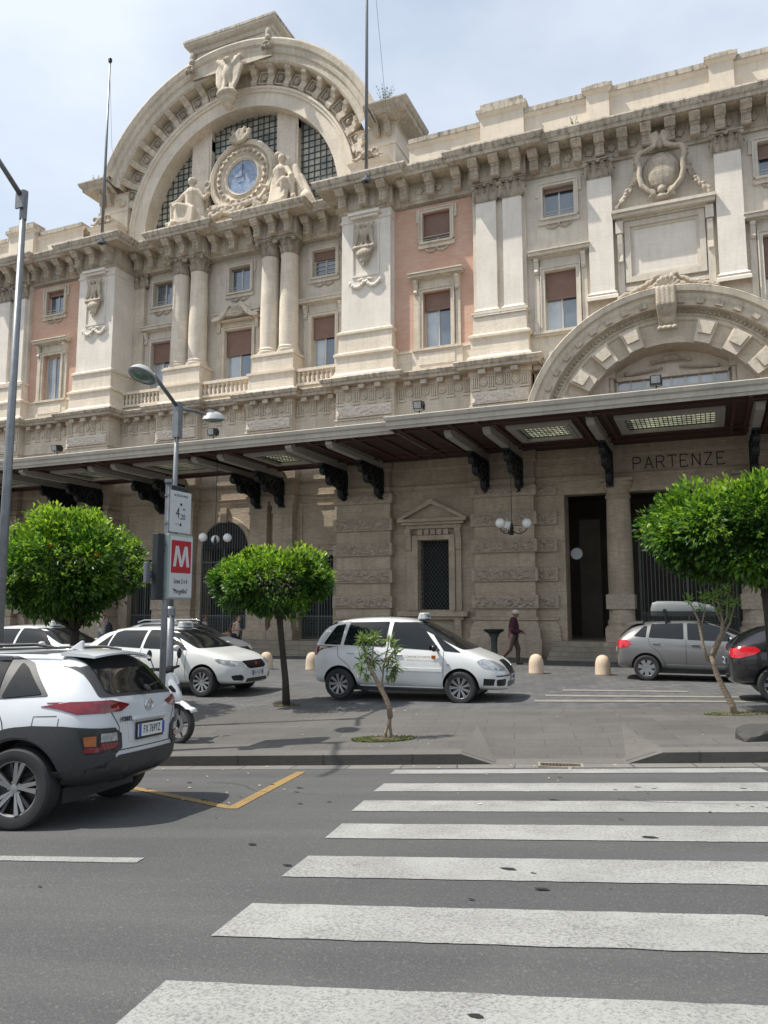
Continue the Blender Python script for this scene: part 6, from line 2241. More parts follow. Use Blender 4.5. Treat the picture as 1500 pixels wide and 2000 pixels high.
# road tilt expressed in the car frame
def tilt_for(h):
    a = math.radians(13.4)
    gx = .0387 * math.cos(a) + .0675 * math.sin(a); gy = .0387 * math.sin(a) - .0675 * math.cos(a)
    return gx, gy
def place_tilt(o, x, y, h, grad):
    gx, gy = grad
    n = Vector((-gx, -gy, 1)).normalized()
    f = Vector((math.cos(h), math.sin(h), 0)); f = (f - n * f.dot(n)).normalized()
    l = n.cross(f)
    m = Matrix((f, l, n)).transposed()
    o.rotation_euler = m.to_euler()
SUVs = [(-2.03, .70, .40, .98, 1.03, .64), (-1.96, .80, .34, 1.01, 1.09, .68), (-1.84, .865, .31, 1.03, 1.30, .64), (-1.70, .89, .30, 1.04, 1.46, .60), (-1.35, .905, .28, 1.04, 1.50, .60), (-.6, .90, .26, 1.02, 1.52, .60), (.1, .90, .26, 1.0, 1.52, .60), (.6, .90, .26, .99, 1.47, .62), (1.05, .90, .27, .99, 1.22, .70), (1.3, .90, .28, .98, 1.06, .78), (1.75, .87, .30, .93, .98, .72), (2.0, .80, .32, .84, .88, .62), (2.1, .62, .34, .72, .76, .5)]
K = Car('white_crossover', SUVs, M['car_pearl'], 'pearl white crossover with black wheel arch cladding parked in the near lane, seen from behind', (sx_, sy_, zc), H0, None, (-1.31, 1.30), .335, .80, 'blade', lip=.10)
place_tilt(K.root, sx_, sy_, H0, tilt_for(H0))
# tailgate glass and its black surround
K.decal('tailgate_surround', [(-.70, 1.06), (.70, 1.06), (.60, 1.46), (.30, 1.485), (-.30, 1.485), (-.60, 1.46)], 'B', M['plastic'], rnd=1, eps=.006)
K.decal('rear_window', [(-.60, 1.085), (.60, 1.085), (.53, 1.42), (.25, 1.44), (-.25, 1.44), (-.53, 1.42)], 'B', M['carglass'], rnd=2, eps=.012)
K.spoiler(M['car_pearl'], -1.87, -1.48, 1.462, 1.505, .56, .045)
K.decal('brake_light', [(-.22, 1.455), (.22, 1.455), (.22, 1.48), (-.22, 1.48)], 'B', M['red_lamp'], eps=.02)
K.blobp('rear_wiper', M['trim'], [caps((-2.06, .0, 1.10), (-2.02, .0, 1.13), .03, .03), caps((-2.045, .0, 1.13), (-1.99, -.33, 1.17), .014, .01)])
# side glass: quarter window, rear door, front door with black frames
for poly, nm in (([(-1.48, 1.10), (-1.10, 1.075), (-1.15, 1.38), (-1.24, 1.33)], 'quarter_window'), ([(-1.06, 1.07), (-.12, 1.05), (-.12, 1.455), (-1.02, 1.43)], 'rear_door_window'), ([(-.04, 1.045), (1.0, 1.03), (.55, 1.40), (.40, 1.45), (-.04, 1.455)], 'front_door_window')):
    K.both(nm, poly, M['carglass'], rnd=1, eps=.012)
K.both('window_surround', [(-1.54, 1.085), (1.08, 1.01), (.60, 1.425), (.40, 1.46), (-.6, 1.465), (-1.05, 1.44), (-1.27, 1.375)], M['plastic'], eps=.006, rnd=1)
# light bar wrapping the corner
K.both('tail_light', [(-1.50, 1.0), (-1.60, .985), (-1.85, .935), (-2.01, .925), (-2.01, 1.025), (-1.75, 1.03)], M['red_lamp'], eps=.010, cell=.04)
for s in (-1, 1):
    K.decal('tail_light', [(s * .36, .985), (s * .50, .935), (s * .84, .925), (s * .88, .935), (s * .88, 1.03), (s * .60, 1.03)], 'B', M['red_lamp'], eps=.010, cell=.04)
# cladding: rear arch and bumper corner on each side
def ringpoly(cx, cz, r0, r1, a0, a1, n=18):
    return [(cx + r1 * math.cos(R(a0 + (a1 - a0) * i / n)), cz + r1 * math.sin(R(a0 + (a1 - a0) * i / n))) for i in range(n + 1)] + [(cx + r0 * math.cos(R(a1 - (a1 - a0) * i / n)), cz + r0 * math.sin(R(a1 - (a1 - a0) * i / n))) for i in range(n + 1)]
wz = .345
K.both('arch_cladding', ringpoly(-1.31, wz, .408, .49, 5, 112) , M['plastic'], eps=.014, cell=.05)
K.both('bumper_cladding', [(-1.31 - .412 * math.cos(R(a)), wz + .412 * math.sin(R(a))) for a in (95, 75, 55, 35, 18, 2, -14)] + [(-1.70, .245), (-2.04, .36), (-2.04, .80), (-1.72, .835), (-1.45, .845), (-1.28, .835)], M['plastic'], eps=.0145, cell=.05)
K.both('arch_cladding', ringpoly(1.30, wz, .392, .49, -12, 192), M['plastic'], eps=.014, cell=.05)
K.both('sill_cladding', [(-.93, .24), (.90, .24), (.90, .40), (-.93, .40)], M['plastic'], eps=.014, cell=.06)
K.both('indicator', [(-1.97, .66), (-1.90, .665), (-1.89, .74), (-1.97, .745)], M['amber'], eps=.024, cell=.03)
K.both('fog_lamp', [(-1.99, .61), (-1.89, .615), (-1.90, .655), (-1.99, .65)], M['red_lamp'], eps=.0245, cell=.03)
K.both('lower_lamp_housing', [(-1.90, .60), (-2.04, .60), (-2.04, .795), (-1.85, .80)], M['trim'], eps=.020, cell=.04)
for s in (-1, 1):
    K.decal('lower_lamp_housing', [(s * .48, .62), (s * .57, .575), (s * .80, .56), (s * .80, .80), (s * .60, .80), (s * .50, .745)], 'B', M['plastic'], eps=.016, cell=.04)
    K.decal('reversing_lamp', [(s * .56, .69), (s * .74, .69), (s * .74, .76), (s * .58, .76)], 'B', M['clear_lamp'], eps=.024, cell=.04)
    K.decal('fog_lamp', [(s * .55, .655), (s * .60, .63), (s * .74, .625), (s * .74, .68), (s * .56, .68)], 'B', M['red_lamp'], eps=.024, cell=.04)
K.decal('bumper_trim', [(-.93, .26), (.93, .26), (.93, .44), (.62, .45), (.50, .56), (-.50, .56), (-.62, .45), (-.93, .44)], 'B', M['plastic'], eps=.016, cell=.06)
K.decal('skid_plate', [(-.42, .33), (.42, .33), (.36, .38), (-.36, .38)], 'B', M['trim'], eps=.022)
K.line([(-.66, 1.04), (-.63, .93), (-.52, .80), (-.50, .60), (.50, .60), (.52, .80), (.63, .93), (.66, 1.04)], 'B')
K.lines([(-1.05, 1.06), (-1.12, .95), (-1.16, .88), (-1.18, .80)])
K.lines([(-.09, 1.04), (-.09, .32)])
K.lines([(-1.66, .92), (-1.45, .92), (-1.43, .74), (-1.67, .74), (-1.68, .90)], w=.006)
K.decal('plate_recess', [(-.36, .66), (.36, .66), (.40, .86), (-.40, .86)], 'B', M['car_pearl'], eps=.004, cell=.06)
K.blobp('tailgate_grip', M['car_pearl'], [caps((-2.085, -.33, .855), (-2.085, .33, .855), .022, .022)])
hh, nn = K.ray('B', 0, .745)
K.plate(hh.x - .03, .745, 'FX 769YZ')
mb = MB(); mb.box(hh.x - .022, hh.x - .012, -.27, .27, .665, .82); mb.build('plate_holder', M['trim'], K.root)
# emblem: oval ring with a slanted letter inside
hh, nn = K.ray('B', 0, .965)
mb = MB()
vs_ = []
N_ = 28
for i in range(N_):
    a = 2 * PI * i / N_
    for j in range(6):
        b = 2 * PI * j / 6
        vs_.append((hh.x - .012 + .006 * math.sin(b), (.078 + .008 * math.cos(b)) * math.cos(a), .965 + (.045 + .008 * math.cos(b)) * math.sin(a)))
mb.add(vs_, [(i * 6 + j, i * 6 + (j + 1) % 6, ((i + 1) % N_) * 6 + (j + 1) % 6, ((i + 1) % N_) * 6 + j) for i in range(N_) for j in range(6)])
for y0, y1 in ((.042, .022), (-.018, -.040)):
    mb.prism([(-(-y0), .932), (-(-y0) - .016, .932), (-(-y1) - .016, .998), (-(-y1), .998)], 'x', hh.x - .02, hh.x - .01)
mb.prism([(.030, .957), (-.030, .962), (-.030, .973), (.030, .968)], 'x', hh.x - .022, hh.x - .012)
mb.build('emblem', M['chrome'], K.root)
hh, nn = K.ray('B', .43, .86)
text('badge', 'HYBRID', .06, M['trim'], K.root, Matrix.Translation((hh.x - .01, .43, .86)) @ Matrix.Rotation(R(-90), 4, 'Z') @ Matrix.Rotation(R(90), 4, 'X'), .002)
for s in (-1, 1):
    K.blobp('roof_rail', M['plastic'], [caps((-1.45, s * .59, 1.505), (-1.25, s * .60, 1.54), .014, .018), caps((-1.25, s * .60, 1.54), (.3, s * .60, 1.55), .018, .018), caps((.3, s * .60, 1.55), (.45, s * .6, 1.555), .018, .012)])
mb = MB(); mb.prism([(-1.20, 1.49), (-1.26, 1.53), (-1.345, 1.585), (-1.37, 1.585), (-1.37, 1.49)], 'y', -.018, .018); fin = mb.build('shark_fin_aerial', M['car_pearl'], K.root, weld=True); fb = fin.modifiers.new('b', 'BEVEL'); fb.width = .012; fb.segments = 3
K.mirror(.75, 1.08, M['car_pearl']); K.handle(-.95, .90, M['car_pearl']); K.handle(.1, .90, M['car_pearl'])
K.decal('windscreen', [(-.66, 1.1), (.66, 1.1), (.56, 1.46), (-.56, 1.46)], 'F', M['carglass'], rnd=1)


# --- generic detailing for the taxis and hatchbacks
def hatch_details(c, z0, z1, win, doors, paint, handles, wsf, rwf, seams=True):
    for nm, poly in win: c.both(nm, poly, M['carglass'], rnd=1, eps=.008)
    c.decal('windscreen', wsf, 'F', M['carglass'], rnd=1, eps=.008)
    c.decal('rear_window', rwf, 'B', M['carglass'], rnd=1, eps=.008)
    for x in doors: c.lines([(x, z1), (x - .01, z0 + .08)])
    for (x, z) in handles: c.handle(x, z, paint)

# --- white mini-MPV taxi in the middle
MUS = [(-1.86, .66, .32, .96, 1.00, .60), (-1.83, .78, .28, 1.02, 1.16, .64), (-1.72, .83, .26, 1.05, 1.42, .61), (-1.50, .845, .25, 1.06, 1.57, .58), (-1.05, .85, .23, 1.05, 1.63, .57), (-.4, .85, .22, 1.03, 1.655, .57), (.1, .85, .22, 1.01, 1.62, .57), (.52, .85, .22, .99, 1.52, .58), (.98, .845, .22, .96, 1.25, .64), (1.36, .84, .23, .93, 1.02, .70), (1.72, .82, .24, .84, .91, .64), (1.97, .77, .24, .71, .78, .56), (2.09, .60, .26, .58, .64, .46)]
mx_, my_ = -5.86, 15.22
T = Car('white_taxi', MUS, M['car_white'], 'white taxi minivan side-on behind the small oleander', (mx_, my_, gz(mx_, my_)), R(4.5), 'white taxis in the station lane', (-1.25, 1.26), .305, .76, 'multi', 'taxi')
hatch_details(T, .25, 1.0, [('quarter_window', [(-1.62, 1.09), (-1.24, 1.08), (-1.20, 1.50), (-1.40, 1.46)]), ('rear_door_window', [(-1.17, 1.08), (-.27, 1.055), (-.25, 1.55), (-1.10, 1.53)]), ('front_door_window', [(-.18, 1.05), (.86, 1.0), (.50, 1.40), (.30, 1.51), (-.16, 1.55)]), ('front_quarter_window', [(.93, .995), (1.27, .965), (.66, 1.33)])],
              [-.22, .93], M['car_white'], [(-.98, .93), (.0, .91)], [(-.68, 1.02), (.68, 1.02), (.54, 1.54), (-.54, 1.54)], [(-.6, 1.1), (.6, 1.1), (.5, 1.52), (-.5, 1.52)])
T.lines([(-1.30, 1.05), (-1.28, .85), (-1.05, .68), (-.92, .45), (-.88, .33)])
T.both('side_moulding', [(-.83, .60), (.90, .60), (.90, .66), (-.83, .66)], M['car_white'], eps=.02, cell=.06)
T.both('sill', [(-.9, .225), (.92, .225), (.92, .29), (-.9, .29)], M['car_white'], eps=.02, cell=.06)
for s in (-1, 1):
    T.decal('headlight', [(s * .36, .66), (s * .62, .62), (s * .80, .68), (s * .80, .84), (s * .60, .82)], 'F', M['clear_lamp'], eps=.008, cell=.04, rnd=2)
    T.decal('fog_lamp', [(s * .55, .35), (s * .72, .35), (s * .74, .47), (s * .52, .48)], 'F', M['trim'], eps=.008, cell=.04, rnd=1)
    T.decal('tail_light', [(s * .60, .88), (s * .80, .86), (s * .80, 1.06), (s * .64, 1.06)], 'B', M['red_lamp'], eps=.008, cell=.05, rnd=1)
T.both('headlight', [(1.58, .80), (1.70, .70), (1.99, .645), (2.03, .70), (1.86, .81), (1.68, .855)], M['clear_lamp'], eps=.009, cell=.04, rnd=1)
T.both('fog_lamp', [(1.70, .36), (1.90, .36), (1.93, .48), (1.72, .49)], M['trim'], eps=.009, cell=.04)
T.both('tail_light', [(-1.83, .86), (-1.75, .88), (-1.70, 1.03), (-1.76, 1.06), (-1.84, 1.03)], M['red_lamp'], eps=.009, cell=.04)
T.decal('grille', [(-.22, .80), (.22, .80), (.30, .66), (.20, .55), (-.20, .55), (-.30, .66)], 'F', M['rim_dark'], eps=.012, cell=.04, rnd=1)
for k in range(-4, 5):
    T.line([(k * .045, .56), (k * .045, .79)], 'F', w=.008, mat=M['chrome'], name='grille_bar', eps=.016)
T.decal('lower_intake', [(-.42, .32), (.42, .32), (.40, .42), (-.40, .42)], 'F', M['trim'], eps=.008, rnd=1)
T.decal('bumper_strip', [(-.74, .525), (.74, .525), (.74, .545), (-.74, .545)], 'F', M['trim'], eps=.010, cell=.04)
hh, nn = T.ray('F', 0, .47); T.plate(hh.x + .012, .475, 'DY 482KS', True, .42)
T.mirror(.78, 1.06, M['trim']); T.roofsign(.33, 1.60)
text('door_lettering', 'COMUNE DI NAPOLI', .06, M['cl_tan'], T.root, Matrix.Translation((.42, -T.W - .004, .875)) @ Matrix.Rotation(R(90), 4, 'X'), .001)
mb = MB(); mb.box(.70, .78, -T.W - .003, -T.W + .004, .84, .91); mb.build('door_crest', M['amber'], T.root)
mb = MB(); mb.sphere((1.03, -T.W + .0, .74), .022, 8, 6); mb.build('side_repeater', M['clear_lamp'], T.root)

# --- white hatchback taxi behind the metro sign
TIP = [(-2.12, .68, .34, .93, .98, .60), (-2.06, .80, .30, .97, 1.06, .64), (-1.90, .86, .28, 1.0, 1.22, .60), (-1.62, .885, .26, 1.0, 1.40, .57), (-1.1, .895, .24, .99, 1.47, .57), (-.4, .895, .22, .97, 1.495, .57), (.15, .895, .22, .96, 1.47, .57), (.48, .895, .22, .95, 1.40, .60), (.92, .89, .22, .95, 1.16, .68), (1.22, .88, .23, .94, 1.0, .74), (1.68, .87, .24, .86, .93, .70), (1.98, .81, .25, .73, .80, .62), (2.14, .62, .27, .60, .66, .5)]
def tipo(name, x, y, h, label, paint, group, rails=False, sign=True, plate='GA 315TX', cat='taxi'):
    c = Car(name, TIP, paint, label, (x, y, gz(x, y)), h, group, (-1.32, 1.32), .315, .80, 'ten', cat)
    hatch_details(c, .25, 1.0, [('quarter_window', [(-1.66, 1.04), (-1.36, 1.03), (-1.34, 1.30)]), ('rear_door_window', [(-1.31, 1.03), (-.40, 1.0), (-.40, 1.39), (-1.10, 1.38), (-1.27, 1.33)]), ('front_door_window', [(-.32, 1.0), (.88, .98), (.42, 1.32), (.20, 1.39), (-.32, 1.40)])],
                  [-.36, .88], paint, [(-1.15, .88), (-.15, .86)], [(-.72, 1.02), (.72, 1.02), (.56, 1.41), (-.56, 1.41)], [(-.6, 1.05), (.6, 1.05), (.5, 1.38), (-.5, 1.38)])
    for s in (-1, 1):
        c.decal('headlight', [(s * .42, .66), (s * .70, .66), (s * .84, .72), (s * .84, .80), (s * .60, .76), (s * .44, .74)], 'F', M['clear_lamp'], eps=.008, cell=.04, rnd=1)
        c.decal('fog_lamp', [(s * .52, .34), (s * .72, .36), (s * .76, .46), (s * .58, .47), (s * .50, .41)], 'F', M['trim'], eps=.008, cell=.04, rnd=1)
        c.decal('tail_light', [(s * .50, .82), (s * .84, .80), (s * .84, .94), (s * .55, .93)], 'B', M['red_lamp'], eps=.008, cell=.05, rnd=1)
    c.both('headlight', [(1.62, .79), (1.80, .71), (2.08, .655), (2.08, .735), (1.90, .77), (1.70, .81)], M['clear_lamp'], eps=.009, cell=.04)
    c.both('tail_light', [(-2.1, .84), (-1.80, .88), (-1.78, .95), (-2.1, .95)], M['red_lamp'], eps=.009, cell=.04)
    c.decal('grille', [(-.42, .745), (.42, .745), (.38, .63), (.28, .585), (-.28, .585), (-.38, .63)], 'F', M['trim'], eps=.010, cell=.04, rnd=1)
    hh, nn = c.ray('F', 0, .66)
    mb = MB(); mb.lathe([(0, .0), (.045, 0), (.052, -.01)], (hh.x + .022, 0, .67), 16, axis='x'); mb.build('emblem', M['redsign'], c.root)
    c.decal('lower_intake', [(-.44, .30), (.44, .30), (.40, .38), (-.40, .38)], 'F', M['trim'], eps=.008, rnd=1)
    hh, nn = c.ray('F', 0, .49); c.plate(hh.x + .014, .49, plate, True, .44)
    c.mirror(.72, 1.03, paint)
    if sign: c.roofsign(.22, 1.455)
    if rails:
        for s in (-1, 1):
            c.blobp('roof_rail', M['chrome'], [caps((-1.35, s * .54, 1.45), (-1.1, s * .56, 1.52), .016, .018), caps((-1.1, s * .56, 1.52), (.0, s * .57, 1.53), .018, .018), caps((.0, s * .57, 1.53), (.15, s * .57, 1.49), .018, .012)])
    return c
c1 = tipo('white_taxi', -11.6, 14.95, R(1), 'white hatchback taxi behind the two sign poles', M['car_white'], 'white taxis in the station lane')
hh, nn = c1.ray('R', -1.5, .96)
mb = MB(); mb.box(-1.66, -1.42, -.893, -.885, .93, 1.0); mb.build('yellow_sticker', simple('yellow_sticker', (.62, .60, .08), .5), c1.root)
tipo('white_taxi', -16.3, 15.6, R(3), 'white taxi at the left edge, behind the trunk of the biggest orange tree', M['car_white'], 'white taxis in the station lane', plate='FP 604LD')
tipo('silver_estate_car', -14.95, 19.6, R(0), 'silver car of which only the roof and rails show above the hatchback taxi', M['car_silver'], None, rails=True, sign=False, plate='EK 917WB', cat='car')

# --- grey hatchback with a roof box
BAL = [(-1.93, .66, .32, .90, .96, .58), (-1.89, .78, .28, .96, 1.04, .62), (-1.76, .845, .26, 1.0, 1.20, .60), (-1.52, .865, .25, 1.02, 1.38, .57), (-1.05, .87, .23, 1.0, 1.455, .56), (-.4, .87, .22, .97, 1.48, .56), (.1, .87, .22, .95, 1.47, .56), (.48, .87, .22, .94, 1.40, .58), (.92, .865, .22, .93, 1.17, .66), (1.22, .86, .23, .93, 1.0, .72), (1.62, .84, .24, .87, .93, .68), (1.88, .78, .25, .74, .80, .58), (2.02, .62, .27, .62, .68, .48)]
bx_, by_ = -.32, 21.15
Bc = Car('grey_hatchback', BAL, M['car_grey'], 'grey hatchback with a roof box parked by the station steps', (bx_, by_, gz(bx_, by_)), R(1), None, (-1.24, 1.28), .305, .775, 'cover')
hatch_details(Bc, .25, 1.0, [('quarter_window', [(-1.52, 1.07), (-1.24, 1.04), (-1.20, 1.32), (-1.28, 1.31)]), ('rear_door_window', [(-1.17, 1.04), (-.36, 1.01), (-.36, 1.39), (-1.10, 1.36)]), ('front_door_window', [(-.27, 1.0), (.88, .97), (.42, 1.31), (.20, 1.38), (-.27, 1.39)])],
              [-.31, .88], M['car_grey'], [(-1.0, .90), (-.1, .88)], [(-.7, 1.0), (.7, 1.0), (.55, 1.41), (-.55, 1.41)], [(-.6, 1.03), (.6, 1.03), (.5, 1.36), (-.5, 1.36)])
Bc.lines([(-1.18, 1.03), (-1.14, .85), (-.95, .70), (-.82, .45), (-.80, .30)])
Bc.both('tail_light', [(-1.93, .78), (-1.86, .76), (-1.62, .86), (-1.60, .95), (-1.90, .985)], M['red_lit'], eps=.010, cell=.04)
for s in (-1, 1):
    Bc.decal('tail_light', [(s * .60, .82), (s * .84, .78), (s * .84, .98), (s * .66, .96)], 'B', M['red_lit'], eps=.008, cell=.04)
    Bc.decal('headlight', [(s * .42, .68), (s * .80, .72), (s * .80, .82), (s * .48, .77)], 'F', M['clear_lamp'], eps=.008, cell=.04, rnd=1)
Bc.both('crease_highlight', [(-.78, .385), (.86, .37), (.86, .382), (-.78, .40)], M['car_silver'], eps=.008, cell=.08)  # highlight along the door crease, painted as a lighter silver strip
Bc.decal('grille', [(-.42, .70), (.42, .70), (.34, .60), (-.34, .60)], 'F', M['trim'], eps=.008)
Bc.plate(-1.99, .72, 'FH 250PC'); Bc.mirror(.70, 1.03, M['car_grey'])
Bc.spoiler(M['car_grey'], -1.74, -1.3, 1.37, 1.445, .54, .03)
# roof box and bars: carried by the car, a thing of its own
rb = root('roof_box', (bx_, by_, gz(bx_, by_) + 1.48), 'grey roof box on bars above the grey hatchback', 'roof box', rotz=R(1))
mb = MB()
for x in (-.75, .05):
    mb.box(x - .025, x + .025, -.56, .56, .055, .085)
    for s in (-1, 1): mb.box(x - .03, x + .03, s * .50 - .03, s * .50 + .03, -.08, .055)
mb.build('roof_bar', M['iron'], rb)
def hull(z0, z1, k, mat, name, dome=0):
    mb = MB(); prof = []
    xs = [-1.12, -1.08, -.95, -.6, -.05, .3, .42]
    vs = []
    hs = [.35, .85, 1.0, 1.0, .92, .62, .25]
    wd = [.30, .36, .39, .40, .38, .30, .20]
    for x, h_, w in zip(xs, hs, wd):
        zt = z0 + (z1 - z0) * (h_ if dome else 1)
        for t in (-1, -.9, -.5, 0, .5, .9, 1):
            zz = zt - (z1 - z0) * (.35 if abs(t) > .95 else (.08 if abs(t) > .8 else 0)) * (1 if dome else 0)
            vs.append((x, w * t, zz))
    n = len(xs)
    o = len(vs)
    for x, w in zip(xs, wd):
        for t in (-1, -.9, -.5, 0, .5, .9, 1): vs.append((x, w * t * .96, z0))
    fs = []
    for i in range(n - 1):
        for j in range(6):
            fs.append((i * 7 + j, (i + 1) * 7 + j, (i + 1) * 7 + j + 1, i * 7 + j + 1))
            fs.append((o + i * 7 + j, o + i * 7 + j + 1, o + (i + 1) * 7 + j + 1, o + (i + 1) * 7 + j))
        fs.append((i * 7, o + i * 7, o + (i + 1) * 7, (i + 1) * 7)); fs.append((i * 7 + 6, (i + 1) * 7 + 6, o + (i + 1) * 7 + 6, o + i * 7 + 6))
    for i in (0, n - 1):
        for j in range(6): fs.append((i * 7 + j, i * 7 + j + 1, o + i * 7 + j + 1, o + i * 7 + j))
    mb.add(vs, fs)
    ob = mb.build(name, mat, rb, smooth=True, autos=45)
    return ob
hull(.09, .20, 1, M['plastic'], 'box_base'); hull(.205, .46, 1, simple('box_grey_plastic', (.20, .21, .21), .4), 'box_lid', 1)
for x in (-.78, .0):
    mb = MB(); mb.lathe([(0, -.012), (.045, -.01), (.05, 0)], (x, -.395, .22), 12, axis='y'); mb.build('latch', M['trim'], rb)

# --- black hatchback cut by the right edge
BRA = [(-2.02, .66, .34, .86, .94, .58), (-1.99, .78, .30, .93, 1.02, .62), (-1.86, .855, .27, .99, 1.12, .62), (-1.60, .88, .26, 1.02, 1.30, .57), (-1.2, .89, .24, 1.01, 1.43, .56), (-.5, .895, .22, .98, 1.49, .56), (.1, .895, .22, .96, 1.47, .56), (.5, .89, .22, .95, 1.39, .60), (.95, .89, .22, .95, 1.14, .68), (1.25, .88, .23, .94, .99, .74), (1.7, .86, .24, .86, .92, .7), (2.0, .8, .25, .73, .79, .6), (2.14, .62, .27, .60, .66, .5)]
vx, vy = 2.26, 16.75
V = Car('black_hatchback', BRA, M['car_black'], 'black hatchback with a large oval red tail light at the right edge', (vx, vy, gz(vx, vy)), R(3), None, (-1.28, 1.30), .32, .80, 'multi')
hatch_details(V, .25, 1.0, [('rear_door_window', [(-1.30, 1.06), (-.36, 1.02), (-.36, 1.40), (-1.0, 1.36)]), ('front_door_window', [(-.27, 1.0), (.88, .98), (.42, 1.31), (.20, 1.38), (-.27, 1.40)])],
              [-.31, .9], M['car_black'], [(-1.1, .90), (-.1, .88)], [(-.7, 1.02), (.7, 1.02), (.56, 1.40), (-.56, 1.40)], [(-.62, 1.02), (.62, 1.02), (.5, 1.34), (-.5, 1.34)])
V.both('tail_light', [(-2.02, .80), (-1.90, .78), (-1.62, .86), (-1.50, .93), (-1.60, 1.0), (-1.86, .985), (-2.0, .93)], M['red_lit'], eps=.012, cell=.04, rnd=2)
for s in (-1, 1): V.decal('tail_light', [(s * .55, .84), (s * .84, .80), (s * .84, .96), (s * .60, .95)], 'B', M['red_lit'], eps=.008, cell=.04, rnd=1)
V.lines([(-1.52, .88), (-1.36, .90), (-1.30, .80), (-1.36, .72), (-1.50, .72), (-1.56, .80), (-1.52, .88)], w=.006)
V.plate(-2.09, .70, 'DM 733RG'); V.mirror(.72, 1.03, M['car_black'])

# ------------------------------------------------------------------ scooter
scx, scy = -8.02, 9.58
sc_ = root('scooter', (scx, scy, gz(scx, scy)), 'white big-wheeled scooter parked behind the sign poles', 'scooter', rotz=R(-4))
WO[sc_.name] = (0, 0, 0)
def scwheel(x, r, nm):
    mb = MB(); mb.lathe([(.0, -.05), (.05, -.05), (.05, .05), (0, .05)], (0, 0, 0), 12, axis='y')
    for i in range(5):
        a = 2 * PI * i / 5
        mb.tube([(.03 * math.cos(a), 0, .03 * math.sin(a)), (r * .76 * math.cos(a + .15), 0, r * .76 * math.sin(a + .15))], [.016, .010], 6)
    mb.lathe([(r * .74, -.025), (r * .80, -.03), (r * .80, .03), (r * .74, .025), (r * .74, -.025)], (0, 0, 0), 32, axis='y')
    W_ = mb.build(nm, M['rim_dark'], sc_, loc=(x, 0, r), smooth=True, autos=35)
    mb = MB(); mb.lathe([(r * .74, -.035), (r * .84, -.055), (r * .95, -.042), (r, 0), (r * .95, .042), (r * .84, .055), (r * .74, .035)], (0, 0, 0), 36, axis='y'); mb.build('tyre', M['tyre'], W_, smooth=True, loc=(0, 0, 0))
    mb = MB(); mb.lathe([(r * .30, -.005), (r * .5, -.005), (r * .5, .005), (r * .30, .005), (r * .30, -.005)], (0, -.05, 0), 24, axis='y'); mb.build('brake_disc', M['rim'], W_, loc=(0, 0, 0))
scwheel(.68, .30, 'front_wheel'); scwheel(-.66, .28, 'rear_wheel')
mb = MB()
for s in (-1, 1): mb.tube([(.68, s * .085, .30), (.60, s * .085, .55), (.52, s * .08, .78)], [.022, .026, .022], 8)
mb.build('fork', M['lamp_grey'], sc_, smooth=True)
mb = MB()
vs = []
for i in range(13):
    a = R(30 + 115 * i / 12); rr_ = .345 + (.05 if i < 2 else 0)
    for t in (-.075, -.05, 0, .05, .075):
        vs.append((.68 + (rr_ - abs(t) * .5) * math.cos(a), t, .30 + (rr_ - abs(t) * .5) * math.sin(a)))
mb.add(vs, [(i * 5 + j, i * 5 + j + 1, (i + 1) * 5 + j + 1, (i + 1) * 5 + j) for i in range(12) for j in range(4)])
mg = mb.build('mudguard', M['car_white'], sc_, smooth=True); sm = mg.modifiers.new('s', 'SOLIDIFY'); sm.thickness = .012
fr = blob('front_shield', [caps((.58, s * .10, .62), (.40, s * .19, .92), .07, .08) for s in (-1, 1)] + [caps((.62, 0, .68), (.44, 0, 1.0), .10, .09), caps((.36, -.20, .85), (.22, -.17, .40), .05, .05), caps((.36, .20, .85), (.22, .17, .40), .05, .05), caps((.36, 0, .85), (.20, 0, .38), .06, .08)], .016, M['car_white'], sc_, loc=(0, 0, 0))
blob('headlight', [caps((.665, 0, .70), (.60, .10, .84), .035, .03), caps((.665, 0, .70), (.60, -.10, .84), .035, .03)], .012, M['trim'], sc_, loc=(0, 0, 0))
blob('handlebar', [caps((.36, -.34, 1.10), (.42, -.10, 1.08), .022, .03), caps((.36, .34, 1.10), (.42, .10, 1.08), .022, .03), caps((.42, -.1, 1.08), (.42, .1, 1.08), .05, .05), caps((.40, -.18, 1.09), (.44, -.30, 1.07), .02, .012), ellip((.44, 0, 1.06), (.09, .12, .07))], .012, M['trim'], sc_, loc=(0, 0, 0))
for s in (-1, 1):
    blob('mirror', [caps((.40, s * .24, 1.10), (.38, s * .30, 1.26), .010, .010), ellip((.38, s * .32, 1.30), (.02, .055, .085))], .010, M['trim'], sc_, loc=(0, 0, 0))
blob('body', [caps((.20, 0, .34), (-.25, 0, .34), .13, .14), caps((-.25, 0, .45), (-.85, 0, .66), .17, .10), caps((-.2, -.12, .5), (-.8, -.1, .66), .10, .06), caps((-.2, .12, .5), (-.8, .1, .66), .10, .06)], .02, M['car_white'], sc_, loc=(0, 0, 0))
blob('seat', [caps((-.08, 0, .76), (-.72, 0, .80), .10, .11), caps((-.1, .06, .76), (-.7, .07, .80), .08, .08), caps((-.1, -.06, .76), (-.7, -.07, .80), .08, .08)], .02, M['plastic'], sc_, loc=(0, 0, 0))
mb = MB(); mb.tube([(-.05, -.12, .2), (-.12, -.22, .01)], .014, 6); mb.build('stand', M['iron'], sc_)

# ------------------------------------------------------------------ trees
RTX, RTY = math.cos(R(22.94)), math.sin(R(22.94))
def lat(x, y, l, dep=0.0):
    """step l metres along the street view's horizontal and dep metres deeper"""
    return (x + l * RTX - dep * RTY, y + l * RTY + dep * RTX)

